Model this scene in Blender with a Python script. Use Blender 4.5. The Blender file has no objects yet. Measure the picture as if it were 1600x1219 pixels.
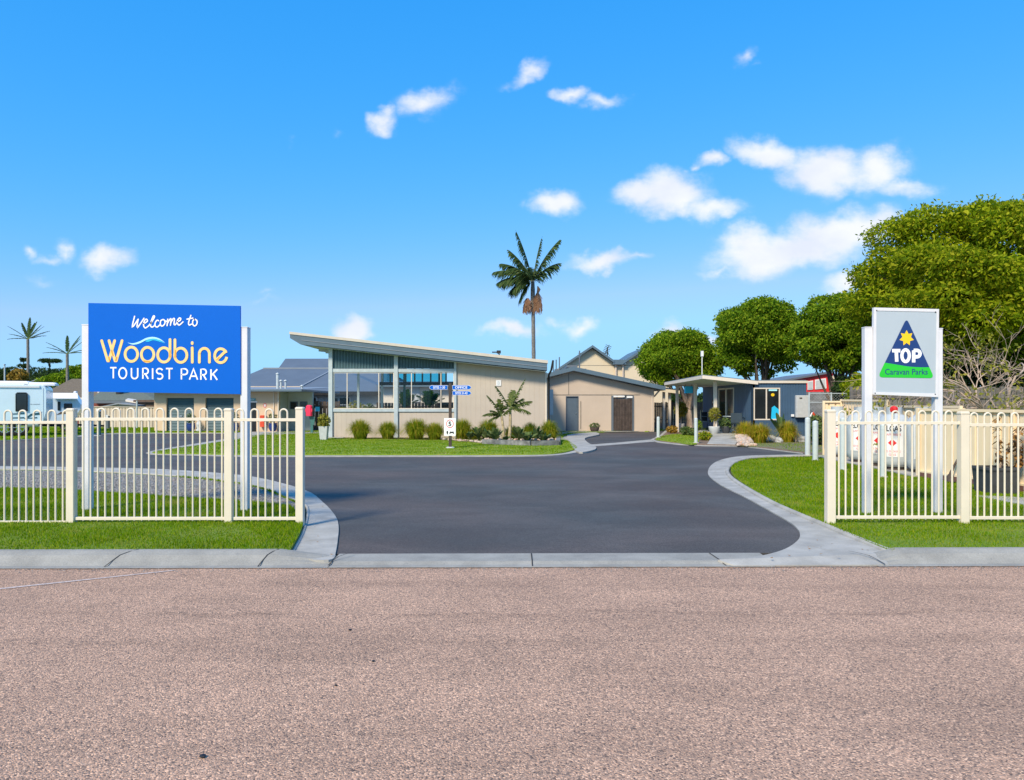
import bpy, math, random
import numpy as np
from mathutils import Vector, Matrix
SC = bpy.context.scene
COL = SC.collection
R = math.radians
F, CX, HY, H = 1150.0, 800.0, 630.0, 1.6
# ------------------------------------------------------------------ camera
cam = bpy.data.cameras.new("camera"); co = bpy.data.objects.new("camera", cam); COL.objects.link(co)
co.location = (0, 0, H); co.rotation_euler = (R(90), 0, 0)
cam.sensor_width = 36; cam.sensor_fit = 'HORIZONTAL'; cam.lens = 36 * F / 1600
cam.shift_y = (HY - 609.5) / 1600; cam.clip_start = 0.05; cam.clip_end = 4000
SC.camera = co
# ------------------------------------------------------------------ light
SUN_EL, SUN_AZ = 42.0, -150.0      # azimuth from +Y towards +X: behind the camera, from the left
sd = Vector((math.sin(R(SUN_AZ)) * math.cos(R(SUN_EL)), math.cos(R(SUN_AZ)) * math.cos(R(SUN_EL)), math.sin(R(SUN_EL))))
sl = bpy.data.lights.new("sun", 'SUN'); sl.energy = 3.8; sl.angle = R(12.0); sl.color = (1.0, .865, .66)
so = bpy.data.objects.new("sun", sl); COL.objects.link(so); so.location = (0, -20, 40)
so.rotation_euler = sd.to_track_quat('Z', 'Y').to_euler()
SC.view_settings.view_transform = 'Standard'; SC.view_settings.look = 'None'
SC.view_settings.exposure = 0.42; SC.view_settings.gamma = 1
# ------------------------------------------------------------------ sky with fair-weather clouds at fixed directions
CLOUDS = [  # azimuth slot, height slot, half width, half height, roll (deg), density
 (602,186,24,20,20,.85),(660,164,50,26,0,.8),(700,150,60,14,20,.35),(830,114,34,16,25,.75),(800,130,30,10,10,.35),
 (890,150,34,15,-5,.8),(945,159,46,15,0,.75),(1161,92,20,15,0,.6),(1180,104,16,6,0,.3),
 (1200,240,66,24,-12,1.0),(1290,266,80,38,-8,1.1),(1370,262,56,34,0,.9),(1420,292,62,18,0,.7),(1115,250,22,15,0,.8),(1092,264,14,10,0,.6),
 (1000,306,44,24,0,.95),(1050,304,70,34,0,1.1),(1110,322,60,22,0,.8),(868,320,42,23,0,1.0),(820,322,16,14,0,.3),
 (1230,392,130,38,10,1.15),(1310,366,110,36,5,1.15),(1180,378,60,30,0,.9),(1120,430,50,10,5,.55),(1330,440,44,22,20,.9),
 (940,404,62,15,6,.85),(1000,396,30,9,0,.5),(800,514,62,14,0,.8),(905,512,30,16,0,.75),(870,500,30,12,0,.5),(552,512,34,24,0,1.05),
 (1050,514,36,16,0,.7),(1110,530,26,16,0,.7),(168,406,44,22,10,.9),(46,398,16,16,0,.6),(72,410,36,10,0,.5),(98,400,18,20,20,.55),(68,440,30,10,0,.35),
 (410,468,36,10,0,.35),(416,456,16,10,0,.35),(460,220,18,10,0,.25),(520,210,18,10,0,.2),
 (-260,330,150,50,10,1.0),(-700,420,200,60,0,1.0),(1900,300,180,60,5,1.0),(2500,420,260,70,0,1.0)]
w = bpy.data.worlds.new("World"); SC.world = w; w.use_nodes = True
nt = w.node_tree; N = nt.nodes; L = nt.links; N.clear()
def nd(t, **k):
    n = N.new(t)
    for a, b in k.items(): setattr(n, a, b)
    return n
def mth(op, a, b=None, c=None, clamp=False):
    n = nd('ShaderNodeMath', operation=op, use_clamp=clamp)
    for i, v in enumerate((a, b, c)):
        if v is None: continue
        if isinstance(v, (int, float)): n.inputs[i].default_value = v
        else: L.new(v, n.inputs[i])
    return n.outputs[0]
sky = nd('ShaderNodeTexSky', sky_type='NISHITA', sun_disc=False)
sky.sun_elevation = R(SUN_EL); sky.sun_rotation = R(SUN_AZ); sky.air_density = 1.0; sky.dust_density = 0.4; sky.ozone_density = 3.0
tc = nd('ShaderNodeTexCoord'); sx = nd('ShaderNodeSeparateXYZ'); L.new(tc.outputs['Generated'], sx.inputs[0])
ys = mth('MAXIMUM', sx.outputs[1], 0.02)
u = mth('DIVIDE', sx.outputs[0], ys); v = mth('DIVIDE', sx.outputs[2], ys)
cb = nd('ShaderNodeCombineXYZ'); L.new(u, cb.inputs[0]); L.new(v, cb.inputs[1])
nz = nd('ShaderNodeTexNoise'); nz.inputs['Scale'].default_value = 22; nz.inputs['Detail'].default_value = 5; L.new(cb.outputs[0], nz.inputs['Vector'])
sub = nd('ShaderNodeVectorMath', operation='SUBTRACT'); L.new(nz.outputs['Color'], sub.inputs[0]); sub.inputs[1].default_value = (.5, .5, .5)
scl = nd('ShaderNodeVectorMath', operation='SCALE'); L.new(sub.outputs[0], scl.inputs[0]); scl.inputs[3].default_value = .05
wv = nd('ShaderNodeVectorMath', operation='ADD'); L.new(cb.outputs[0], wv.inputs[0]); L.new(scl.outputs[0], wv.inputs[1])
acc = None
for (px, py, rx, ry, an, st) in CLOUDS:
    m = nd('ShaderNodeMapping', vector_type='TEXTURE')
    m.inputs['Location'].default_value = ((px - CX) / F, (HY - py) / F, 0)
    m.inputs['Rotation'].default_value = (0, 0, R(an)); m.inputs['Scale'].default_value = (rx * 1.38 / F, ry * 1.45 / F, 1)
    L.new(wv.outputs[0], m.inputs['Vector'])
    ln = nd('ShaderNodeVectorMath', operation='LENGTH'); L.new(m.outputs[0], ln.inputs[0])
    a = mth('MULTIPLY', mth('SUBTRACT', 1.0, ln.outputs['Value'], clamp=True), st)
    acc = a if acc is None else mth('SMOOTH_MAX', acc, a, 0.06)
n2 = nd('ShaderNodeTexNoise'); n2.inputs['Scale'].default_value = 11; n2.inputs['Detail'].default_value = 9; n2.inputs['Roughness'].default_value = .62
mp = nd('ShaderNodeMapping'); mp.inputs['Scale'].default_value = (1, 1.7, 1); L.new(cb.outputs[0], mp.inputs['Vector']); L.new(mp.outputs[0], n2.inputs['Vector'])
dens = mth('ADD', acc, mth('MULTIPLY', mth('SUBTRACT', n2.outputs['Fac'], .50), 1.15))
gate = mth('MULTIPLY', mth('SUBTRACT', acc, .07), 5.0, clamp=True)
rmp = nd('ShaderNodeMapRange', interpolation_type='SMOOTHERSTEP'); L.new(dens, rmp.inputs['Value'])
rmp.inputs['From Min'].default_value = .02; rmp.inputs['From Max'].default_value = .92; rmp.inputs['To Max'].default_value = .94
front = mth('GREATER_THAN', sx.outputs[1], 0.03); up = mth('GREATER_THAN', sx.outputs[2], 0.0)
cov = mth('MULTIPLY', mth('MULTIPLY', rmp.outputs[0], gate), mth('MULTIPLY', front, up))
# clear deep azure overhead fading to pale cyan: per-channel response of the sky
sps = nd('ShaderNodeSeparateColor'); L.new(sky.outputs[0], sps.inputs[0]); cbs = nd('ShaderNodeCombineColor')
EX = .1335
for i, (k_, e_, mxv) in enumerate(((1.55, 1.82, .38), (.83, .57, .76), (1.15, .2, 1.15))):
    q = mth('MULTIPLY', mth('POWER', mth('MULTIPLY', sps.outputs[i], EX), e_), k_); q = mth('MINIMUM', q, mxv); L.new(mth('DIVIDE', q, EX), cbs.inputs[i])
cm = nd('ShaderNodeMix', data_type='RGBA'); L.new(cov, cm.inputs[0]); L.new(cbs.outputs[0], cm.inputs[6]); 
n3 = nd('ShaderNodeTexNoise'); n3.inputs['Scale'].default_value = 9; n3.inputs['Detail'].default_value = 6; L.new(mp.outputs[0], n3.inputs['Vector'])
r3 = nd('ShaderNodeMapRange'); r3.inputs[1].default_value = .42; r3.inputs[2].default_value = .64; L.new(n3.outputs['Fac'], r3.inputs['Value'])
cc = nd('ShaderNodeMix', data_type='RGBA'); L.new(r3.outputs[0], cc.inputs[0]); cc.inputs[6].default_value = (7.5, 7.6, 7.9, 1); cc.inputs[7].default_value = (6.3, 6.6, 7.5, 1); L.new(cc.outputs[2], cm.inputs[7])
bg = nd('ShaderNodeBackground'); bg.inputs[1].default_value = .10; L.new(cm.outputs[2], bg.inputs[0])
wo = nd('ShaderNodeOutputWorld'); L.new(bg.outputs[0], wo.inputs[0])

# ------------------------------------------------------------------ helpers
def W(px, py, d): return Vector(((px - CX) * d / F, d, H - (py - HY) * d / F))
def G(px, py, z=0.0):
    d = F * (H - z) / (py - HY); return Vector(((px - CX) * d / F, d, z))
def Xp(px, d): return (px - CX) * d / F
def Zp(py, d): return H - (py - HY) * d / F
RND = random.Random(7)
class MB:
    def __init__(s): s.v = []; s.f = []; s.m = []; s.mi = 0; s.sm = False; s.fs = []
    def face(s, pts, mi=None):
        b = len(s.v); s.v += [tuple(p) for p in pts]; s.f.append(tuple(range(b, b + len(pts)))); s.m.append(s.mi if mi is None else mi); s.fs.append(s.sm)
    def idx(s, vs, fs, sm=None):
        b = len(s.v); s.v += [tuple(p) for p in vs]
        for f in fs: s.f.append(tuple(b + i for i in f)); s.m.append(s.mi); s.fs.append(s.sm if sm is None else sm)
    def box(s, x0, x1, y0, y1, z0, z1):
        vs = [(x, y, z) for z in (z0, z1) for y in (y0, y1) for x in (x0, x1)]
        s.idx(vs, [(0, 2, 3, 1), (4, 5, 7, 6), (0, 1, 5, 4), (2, 6, 7, 3), (0, 4, 6, 2), (1, 3, 7, 5)])
        return s
    def bbox(s, x0, x1, y0, y1, z0, z1, b=.01):      # box with chamfered vertical and top edges
        vs = []
        for z, i in ((z0, 0), (z1 - b, 0), (z1, b)):
            for (x, y) in ((x0 + b, y0), (x1 - b, y0), (x1, y0 + b), (x1, y1 - b), (x1 - b, y1), (x0 + b, y1), (x0, y1 - b), (x0, y0 + b)):
                cx, cy = (x0 + x1) / 2, (y0 + y1) / 2
                vs.append((x + (i if x < cx else -i), y + (i if y < cy else -i), z))
        fs = [(k * 8 + i, k * 8 + (i + 1) % 8, k * 8 + 8 + (i + 1) % 8, k * 8 + 8 + i) for k in (0, 1) for i in range(8)]
        fs += [tuple(range(16, 24)), tuple(range(7, -1, -1))]
        s.idx(vs, fs); return s
    def obox(s, c, ux, uy, uz):                        # oriented box: centre, half axes
        c = Vector(c); ux = Vector(ux); uy = Vector(uy); uz = Vector(uz)
        vs = [c + a * ux + b * uy + e * uz for e in (-1, 1) for b in (-1, 1) for a in (-1, 1)]
        s.idx(vs, [(0, 2, 3, 1), (4, 5, 7, 6), (0, 1, 5, 4), (2, 6, 7, 3), (0, 4, 6, 2), (1, 3, 7, 5)]); return s
    def bar(s, p, q, w, h):
        p = Vector(p); q = Vector(q); d = (q - p); l = d.length / 2; d.normalize()
        up = Vector((0, 0, 1)) if abs(d.z) < .95 else Vector((0, 1, 0))
        sd_ = d.cross(up).normalized(); u2 = sd_.cross(d)
        return s.obox((p + q) / 2, d * l, sd_ * w / 2, u2 * h / 2)
    def tube(s, pts, r, n=8, cap=True):
        pts = [Vector(p) for p in pts]; rs = r if isinstance(r, (list, tuple)) else [r] * len(pts)
        vs = []; prev = None
        for i, p in enumerate(pts):
            t = (pts[min(i + 1, len(pts) - 1)] - pts[max(i - 1, 0)]).normalized()
            if prev is None:
                a = Vector((0, 0, 1)) if abs(t.z) < .9 else Vector((0, 1, 0)); sd_ = t.cross(a).normalized()
            else: sd_ = (prev - t * prev.dot(t)).normalized()
            prev = sd_; u2 = t.cross(sd_)
            for k in range(n):
                an = 2 * math.pi * k / n; vs.append(p + (sd_ * math.cos(an) + u2 * math.sin(an)) * rs[i])
        fs = [(i * n + k, i * n + (k + 1) % n, (i + 1) * n + (k + 1) % n, (i + 1) * n + k) for i in range(len(pts) - 1) for k in range(n)]
        s.idx(vs, fs, True)
        if cap:
            s.face(vs[:n][::-1]); s.face(vs[-n:])
        return s
    def lathe(s, c, prof, n=20, sm=True):              # prof: (r, z) from bottom to top
        c = Vector(c); vs = []
        for (r, z) in prof:
            for k in range(n):
                an = 2 * math.pi * k / n; vs.append(c + Vector((r * math.cos(an), r * math.sin(an), z)))
        fs = [(i * n + k, i * n + (k + 1) % n, (i + 1) * n + (k + 1) % n, (i + 1) * n + k) for i in range(len(prof) - 1) for k in range(n)]
        s.idx(vs, fs, sm); s.face(vs[:n][::-1]); s.face(vs[-n:]); return s
    def prism(s, top, dz, down=None):                  # top polygon (3D points), sides dropped by dz
        top = [Vector(p) for p in top]; bot = [p + (Vector((0, 0, -dz)) if down is None else Vector(down)) for p in top]
        n = len(top); s.idx(top + bot, [tuple(range(n)), tuple(range(2 * n - 1, n - 1, -1))] + [(i, n + i, n + (i + 1) % n, (i + 1) % n) for i in range(n)]); return s
    def ribs(s, A, B, z0, zA, zB, pitch=.2, g=.03, dep=.015, n_out=(0, -1), thick=.1):
        A = Vector((A[0], A[1])); B = Vector((B[0], B[1])); Ld = (B - A).length; t = (B - A) / Ld; no = Vector(n_out)
        prof = []; k = 0.0
        while k < Ld - 1e-6:
            e = min(k + pitch, Ld)
            prof += [(k, 0), (max(k, e - g), 0)]
            if e < Ld: prof += [(e - g * .8, -dep), (e - g * .2, -dep)]
            k = e
        prof.append((Ld, 0))
        zt = lambda q: zA + (zB - zA) * q / Ld
        zl = (lambda q: z0) if not callable(z0) else z0
        P = [A + t * q + no * o for q, o in prof]
        flip = (t.x * no.y - t.y * no.x) > 0
        for i in range(len(prof) - 1):
            a, b = prof[i], prof[i + 1]
            pts = [(P[i].x, P[i].y, zl(a[0])), (P[i + 1].x, P[i + 1].y, zl(b[0])), (P[i + 1].x, P[i + 1].y, zt(b[0])), (P[i].x, P[i].y, zt(a[0]))]
            s.face(pts[::-1] if flip else pts)
        bk = -no * (dep + .01); A2 = A + bk; B2 = B + bk; A3 = A - no * thick; B3 = B - no * thick
        vs = [(A2.x, A2.y, zl(0)), (B2.x, B2.y, zl(Ld)), (B2.x, B2.y, zB), (A2.x, A2.y, zA), (A3.x, A3.y, zl(0)), (B3.x, B3.y, zl(Ld)), (B3.x, B3.y, zB), (A3.x, A3.y, zA)]
        s.idx(vs, [(0, 1, 2, 3), (7, 6, 5, 4), (3, 2, 6, 7), (0, 4, 5, 1), (0, 3, 7, 4), (1, 5, 6, 2)])
        return s
    def stroke(s, pts, wd, P, zoff=0, cap=True):        # flat ribbon in a plane; P maps (x,y)->3D, wd in plan units
        pts = [Vector(p) for p in pts]; n = len(pts); lf = []; rt = []
        closed = (pts[0] - pts[-1]).length < 1e-6
        for i, p in enumerate(pts):
            a = pts[i - 1] if i else (pts[-2] if closed else p); b = pts[i + 1] if i < n - 1 else (pts[1] if closed else p)
            t = (b - a).normalized(); q = Vector((-t.y, t.x))
            d1 = (p - a).normalized() if (p - a).length > 1e-9 else t
            c = max(.5, abs(t.dot(d1))); lf.append(p + q * wd / 2 / c); rt.append(p - q * wd / 2 / c)
        for i in range(n - 1): s.face([P(lf[i], zoff), P(lf[i + 1], zoff), P(rt[i + 1], zoff), P(rt[i], zoff)])
        if cap and not closed:
            for p, l, t in ((pts[0], lf[0], pts[0] - pts[1]), (pts[-1], rt[-1], pts[-1] - pts[-2])):
                a0 = math.atan2((l - p).y, (l - p).x); t.normalize()
                sg = 1 if (Vector((math.cos(a0 + .5), math.sin(a0 + .5))).dot(t) > 0) else -1
                s.face([P(p + Vector((math.cos(a0 + sg * math.pi * k / 6), math.sin(a0 + sg * math.pi * k / 6))) * wd / 2, zoff) for k in range(7)])
        return s
    def build(s, name, mats, parent=None, origin=None, local=False):
        me = bpy.data.meshes.new(name)
        if origin is None and parent is not None and not local:
            r = parent
            while r.parent: r = r.parent
            origin = r.location
        o3 = Vector(origin) if (origin is not None and not local) else Vector((0, 0, 0))
        me.from_pydata([(a[0] - o3.x, a[1] - o3.y, a[2] - o3.z) for a in s.v], [], s.f)
        mats = mats if isinstance(mats, (list, tuple)) else [mats]
        for m in mats: me.materials.append(m)
        me.polygons.foreach_set('material_index', s.m); me.polygons.foreach_set('use_smooth', s.fs); me.update()
        ob = bpy.data.objects.new(name, me); COL.objects.link(ob)
        if parent is not None: ob.parent = parent
        elif origin is not None: ob.location = origin
        return ob
def tag(o, label=None, cat=None, group=None, kind=None):
    if label: o['label'] = label
    if cat: o['category'] = cat
    if group: o['group'] = group
    if kind: o['kind'] = kind
    return o
def thing(name, label, cat, loc=(0, 0, 0), group=None, rot=0):
    o = bpy.data.objects.new(name, None); COL.objects.link(o); o.location = loc; o.rotation_euler = (0, 0, rot); o.empty_display_size = .2
    return tag(o, label, cat, group)
def solo(mb, name, mats, label, cat, origin, group=None): return tag(mb.build(name, mats, origin=origin), label, cat, group)
def copy_tree(o, parent=None):
    c = o.copy(); COL.objects.link(c); c.parent = parent
    for ch in list(KIDS.get(o, [])): copy_tree(ch, c)
    return c
def kids(o): return [x for x in COL.objects if x.parent == o]
def dup(o, loc, rot=0, scale=1, label=None):
    c = o.copy(); COL.objects.link(c); c.location = loc; c.rotation_euler = (0, 0, rot); c.scale = (scale,) * 3 if not isinstance(scale, tuple) else scale
    if label: c['label'] = label
    for ch in kids(o):
        k = ch.copy(); COL.objects.link(k); k.parent = c
        for g in kids(ch):
            e = g.copy(); COL.objects.link(e); e.parent = k
    return c
def np_obj(name, V, k, mats, parent=None, origin=(0, 0, 0), mi=None, smooth=False):
    V = np.asarray(V, dtype=np.float32).reshape(-1, 3) - np.array(origin, dtype=np.float32); n = len(V); nf = n // k
    me = bpy.data.meshes.new(name); me.vertices.add(n); me.vertices.foreach_set('co', V.ravel())
    me.loops.add(n); me.loops.foreach_set('vertex_index', np.arange(n, dtype=np.int32))
    me.polygons.add(nf); me.polygons.foreach_set('loop_start', np.arange(0, n, k, dtype=np.int32)); me.polygons.foreach_set('loop_total', np.full(nf, k, dtype=np.int32))
    for m in (mats if isinstance(mats, (list, tuple)) else [mats]): me.materials.append(m)
    if mi is not None: me.polygons.foreach_set('material_index', np.asarray(mi, dtype=np.int32))
    me.update(calc_edges=True)
    if smooth: me.polygons.foreach_set('use_smooth', np.ones(nf, dtype=bool))
    o = bpy.data.objects.new(name, me); COL.objects.link(o)
    if parent is not None: o.parent = parent
    else: o.location = origin
    return o
def text_into(mb, txt, wpx, hpx, P, font_shear=0, off=0, bold=0.0):   # fits text to a box in plan units, lower-left origin (0,0)
    cu = bpy.data.curves.new('t', 'FONT'); cu.body = txt; cu.size = 1; cu.shear = font_shear; cu.offset = off; cu.resolution_u = 3
    ob = bpy.data.objects.new('t', cu); COL.objects.link(ob)
    dg = bpy.context.evaluated_depsgraph_get(); me = bpy.data.meshes.new_from_object(ob.evaluated_get(dg))
    vs = [Vector((a.co.x, a.co.y)) for a in me.vertices]
    x0 = min(a.x for a in vs); x1 = max(a.x for a in vs); y0 = min(a.y for a in vs); y1 = max(a.y for a in vs)
    vs3 = [P(Vector(((a.x - x0) / (x1 - x0) * wpx, (a.y - y0) / (y1 - y0) * hpx)), 0) for a in vs]
    mb.idx(vs3, [tuple(p.vertices) for p in me.polygons])
    bpy.data.objects.remove(ob); bpy.data.meshes.remove(me); bpy.data.curves.remove(cu)
def catmull(pts, n=6, closed=False):
    out = []; m = len(pts); rng = range(m) if closed else range(m - 1)
    for i in rng:
        p0 = Vector(pts[(i - 1) % m] if closed or i else pts[0]); p1 = Vector(pts[i]); p2 = Vector(pts[(i + 1) % m]); p3 = Vector(pts[(i + 2) % m] if closed or i + 2 < m else pts[-1])
        for k in range(n):
            t = k / n; out.append(.5 * ((2 * p1) + (p2 - p0) * t + (2 * p0 - 5 * p1 + 4 * p2 - p3) * t * t + (3 * p1 - p0 - 3 * p2 + p3) * t ** 3))
    if not closed: out.append(Vector(pts[-1]))
    return out

# ------------------------------------------------------------------ materials
def material(name, col, rough=.7, metal=0, var=.12, scale=3, col2=None, bump=0, bscale=60, spec=.5, island=None, transl=0, fine=0, fscale=200, coat=0, stains=None):
    m = bpy.data.materials.new(name); m.use_nodes = True; t = m.node_tree; n = t.nodes; l = t.links
    b = n['Principled BSDF']; b.inputs['Roughness'].default_value = rough; b.inputs['Metallic'].default_value = metal; b.inputs['Specular IOR Level'].default_value = spec
    if coat: b.inputs['Coat Weight'].default_value = coat
    tcn = n.new('ShaderNodeTexCoord'); c2 = col2 or tuple(c * (1 - var * 2) for c in col)
    c1 = col if col2 else tuple(min(1, c * (1 + var)) for c in col)
    nn = n.new('ShaderNodeTexNoise'); nn.inputs['Scale'].default_value = scale; nn.inputs['Detail'].default_value = 6; nn.inputs['Roughness'].default_value = .6; l.new(tcn.outputs['Object'], nn.inputs['Vector'])
    mr = n.new('ShaderNodeMapRange'); mr.inputs[1].default_value = .3; mr.inputs[2].default_value = .7; l.new(nn.outputs['Fac'], mr.inputs[0])
    mx = n.new('ShaderNodeMix'); mx.data_type = 'RGBA'; l.new(mr.outputs[0], mx.inputs[0]); mx.inputs[6].default_value = (*c2, 1); mx.inputs[7].default_value = (*c1, 1)
    out = mx.outputs[2]
    if island:
        ge = n.new('ShaderNodeNewGeometry'); cr = n.new('ShaderNodeValToRGB'); l.new(ge.outputs['Random Per Island'], cr.inputs[0])
        while len(cr.color_ramp.elements) < len(island): cr.color_ramp.elements.new(.5)
        for i, c in enumerate(island): cr.color_ramp.elements[i].position = i / (len(island) - 1); cr.color_ramp.elements[i].color = (*c, 1)
        mi = n.new('ShaderNodeMix'); mi.data_type = 'RGBA'; mi.blend_type = 'MULTIPLY'; mi.inputs[0].default_value = 1
        l.new(cr.outputs[0], mi.inputs[6]); l.new(out, mi.inputs[7]); out = mi.outputs[2]
    if fine:
        vn = n.new('ShaderNodeTexNoise'); vn.inputs['Scale'].default_value = fscale; vn.inputs['Detail'].default_value = 2; l.new(tcn.outputs['Object'], vn.inputs['Vector'])
        r2 = n.new('ShaderNodeMapRange'); r2.inputs[1].default_value = .32; r2.inputs[2].default_value = .68; r2.inputs[3].default_value = 1 - fine; r2.inputs[4].default_value = 1 + fine; l.new(vn.outputs['Fac'], r2.inputs[0])
        ms = n.new('ShaderNodeVectorMath'); ms.operation = 'SCALE'; l.new(out, ms.inputs[0]); l.new(r2.outputs[0], ms.inputs[3]); out = ms.outputs[0]
    if stains:
        sn = n.new('ShaderNodeTexNoise'); sn.inputs['Scale'].default_value = stains[1]; sn.inputs['Detail'].default_value = 7; sn.inputs['Roughness'].default_value = .7; l.new(tcn.outputs['Object'], sn.inputs['Vector'])
        r3 = n.new('ShaderNodeMapRange'); r3.inputs[1].default_value = stains[2]; r3.inputs[2].default_value = stains[2] + .12; l.new(sn.outputs['Fac'], r3.inputs[0])
        m3 = n.new('ShaderNodeMix'); m3.data_type = 'RGBA'; l.new(r3.outputs[0], m3.inputs[0]); l.new(out, m3.inputs[6]); m3.inputs[7].default_value = (*stains[0], 1); out = m3.outputs[2]
    l.new(out, b.inputs['Base Color'])
    if bump:
        bn = n.new('ShaderNodeTexNoise'); bn.inputs['Scale'].default_value = bscale; bn.inputs['Detail'].default_value = 3; l.new(tcn.outputs['Object'], bn.inputs['Vector'])
        bp = n.new('ShaderNodeBump'); bp.inputs['Strength'].default_value = min(1, bump); bp.inputs['Distance'].default_value = .01; l.new(bn.outputs['Fac'], bp.inputs['Height']); l.new(bp.outputs[0], b.inputs['Normal'])
    if transl:
        tr = n.new('ShaderNodeBsdfTranslucent'); l.new(out, tr.inputs[0]); ms = n.new('ShaderNodeMixShader'); ms.inputs[0].default_value = transl
        l.new(b.outputs[0], ms.inputs[1]); l.new(tr.outputs[0], ms.inputs[2]); l.new(ms.outputs[0], n['Material Output'].inputs[0])
    return m
M = {}
def mk(k, *a, **kw): M[k] = material(k, *a, **kw)
mk('road_seal', (.435, .292, .208), .9, var=.08, scale=.9)
mk('asphalt', (.083, .078, .072), .85, col2=(.061, .058, .054), scale=.35, fine=.18, fscale=160, bump=.35, bscale=220)
mk('concrete', (.40, .385, .345), .85, var=.14, scale=2.6, fine=.06, fscale=60, bump=.2, bscale=90, stains=((.30, .27, .22), 1.6, .60))
mk('kerb_concrete', (.31, .30, .265), .85, var=.12, scale=3, fine=.10, fscale=80, bump=.35, bscale=60, stains=((.19, .19, .18), 13, .60))
mk('joint', (.03, .03, .03), .9)
mk('lawn', (.12, .21, .008), .95, col2=(.18, .21, .02), scale=1.6, fine=.30, fscale=70, bump=.8, bscale=60)
mk('lawn_far', (.16, .27, .010), .95, col2=(.24, .29, .02), scale=.9, fine=.28, fscale=34, bump=.7, bscale=24, stains=((.36, .31, .09), 1.1, .56))
mk('grass', (1, 1, 1), .9, var=.14, scale=1.3, spec=.08, island=[(.09, .215, .002), (.165, .33, .003), (.27, .41, .006), (.40, .42, .03)], transl=.4, stains=((.38, .35, .07), 1.3, .57))
mk('gravel', (.27, .25, .225), .9, col2=(.18, .17, .155), scale=9, fine=.35, fscale=45, bump=1, bscale=50, stains=((.34, .22, .14), .5, .58))
mk('stone', (1, 1, 1), .85, var=.15, scale=10, island=[(.11, .105, .10), (.23, .22, .20), (.40, .375, .34)])
mk('earth', (.20, .16, .11), .95, col2=(.15, .17, .06), scale=.5, fine=.2, fscale=30)
mk('mulch', (.22, .15, .10), .95, var=.2, scale=12, fine=.3, fscale=40, bump=1, bscale=30)
mk('terrain', (.14, .18, .05), .95, col2=(.20, .19, .08), scale=.05, fine=.2, fscale=4)
mk('cream_paint', (.76, .68, .54), .42, var=.03, scale=4, spec=.4)
mk('white_paint', (.72, .72, .74), .4, var=.03, scale=5)
mk('bollard_paint', (.52, .58, .58), .45, var=.04, scale=8, stains=((.45, .47, .45), 7, .68))
mk('sign_blue', (.0, .125, .60), .42, var=.015, scale=2, spec=.2)
mk('letter_white', (.93, .94, .95), .45, var=.01)
mk('letter_yellow', (.93, .70, .30), .45, col2=(.90, .58, .17), scale=14)
mk('letter_orange', (.85, .38, .03), .45, var=.02)
mk('letter_cyan', (.02, .52, .85), .45, var=.02)
mk('letter_cyan_pale', (.45, .86, .95), .45, var=.02)
mk('panel_grey', (.44, .51, .56), .45, var=.02, scale=2)
mk('logo_navy', (.012, .045, .185), .45, var=.02)
mk('logo_green', (.02, .55, .03), .45, var=.02)
mk('logo_yellow', (.95, .60, .01), .45, var=.02)
mk('black', (.015, .015, .018), .5, var=.05)
mk('red', (.70, .02, .02), .5, var=.05)
mk('red_text', (.80, .16, .16), .5, var=.05)
mk('beige_board', (.53, .455, .375), .75, var=.035, scale=1.2, fine=.03, fscale=30)
mk('beige_plain', (.56, .455, .36), .8, var=.04, scale=.8, fine=.03, fscale=30)
mk('roof_slate', (.10, .155, .20), .5, var=.06, scale=2)
mk('roof_cap', (.60, .54, .45), .6, var=.04)
mk('teal_sheet', (.060, .12, .14), .45, var=.08, scale=3)
mk('galv', (.50, .56, .58), .45, metal=.15, var=.06, scale=6)
mk('soffit', (.50, .55, .50), .8, var=.04)
mk('office_blue', (.050, .105, .185), .6, var=.07, scale=2)
mk('trim_cream', (.72, .64, .54), .55, var=.03)
mk('door_slate', (.085, .12, .16), .55, var=.05)
mk('garage_teal', (.055, .13, .17), .5, var=.06, scale=2)
mk('toilet_cream', (.68, .51, .35), .8, var=.04, scale=.8)
mk('timber_dark', (.085, .062, .052), .85, var=.25, scale=5, bump=.4, bscale=30)
mk('timber_grey', (.17, .155, .14), .9, var=.25, scale=4, bump=.3, bscale=30)
mk('timber_brown', (.13, .085, .06), .85, var=.2, scale=5)
mk('dark_pane', (.02, .024, .028), .08, var=.2, scale=1, spec=.6)
mk('gray_roof', (.12, .145, .175), .55, var=.05, scale=1)
mk('gray_roof_pale', (.24, .27, .30), .55, var=.05)
mk('brown_tile', (.17, .13, .08), .85, var=.15, scale=6, fine=.2, fscale=14)
mk('olive_tile', (.14, .16, .12), .85, var=.12, scale=6, fine=.2, fscale=14)
mk('brick_red', (.22, .06, .045), .85, var=.15, scale=10)
mk('house_cream', (.68, .57, .40), .8, var=.03, scale=.6)
mk('fence_cream', (.86, .69, .46), .75, spec=.12, var=.03, scale=2, stains=((.55, .42, .26), 2.2, .70))
mk('fence_pink', (.60, .50, .40), .6, var=.04, scale=1)
mk('van_white', (.66, .83, .92), .3, var=.03, scale=1, coat=.3)
mk('van_pale', (.60, .72, .88), .3, var=.03, scale=1, coat=.3)
mk('decal_teal', (.02, .10, .14), .4)
mk('rubber', (.02, .02, .02), .8)
mk('alloy', (.55, .57, .60), .3, metal=.8)
mk('tank_grey', (.48, .52, .54), .45, var=.08, scale=4, stains=((.30, .26, .22), 5, .64))
mk('label_white', (.80, .80, .80), .5, var=.03)
mk('planter_white', (.52, .54, .55), .7, var=.06, scale=8)
mk('planter_dark', (.05, .055, .065), .6, var=.15, scale=6)
mk('bark', (.16, .12, .09), .9, var=.25, scale=8, bump=.7, bscale=25)
mk('bark_pale', (.50, .38, .29), .85, var=.2, scale=8, bump=.4, bscale=30)
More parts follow.
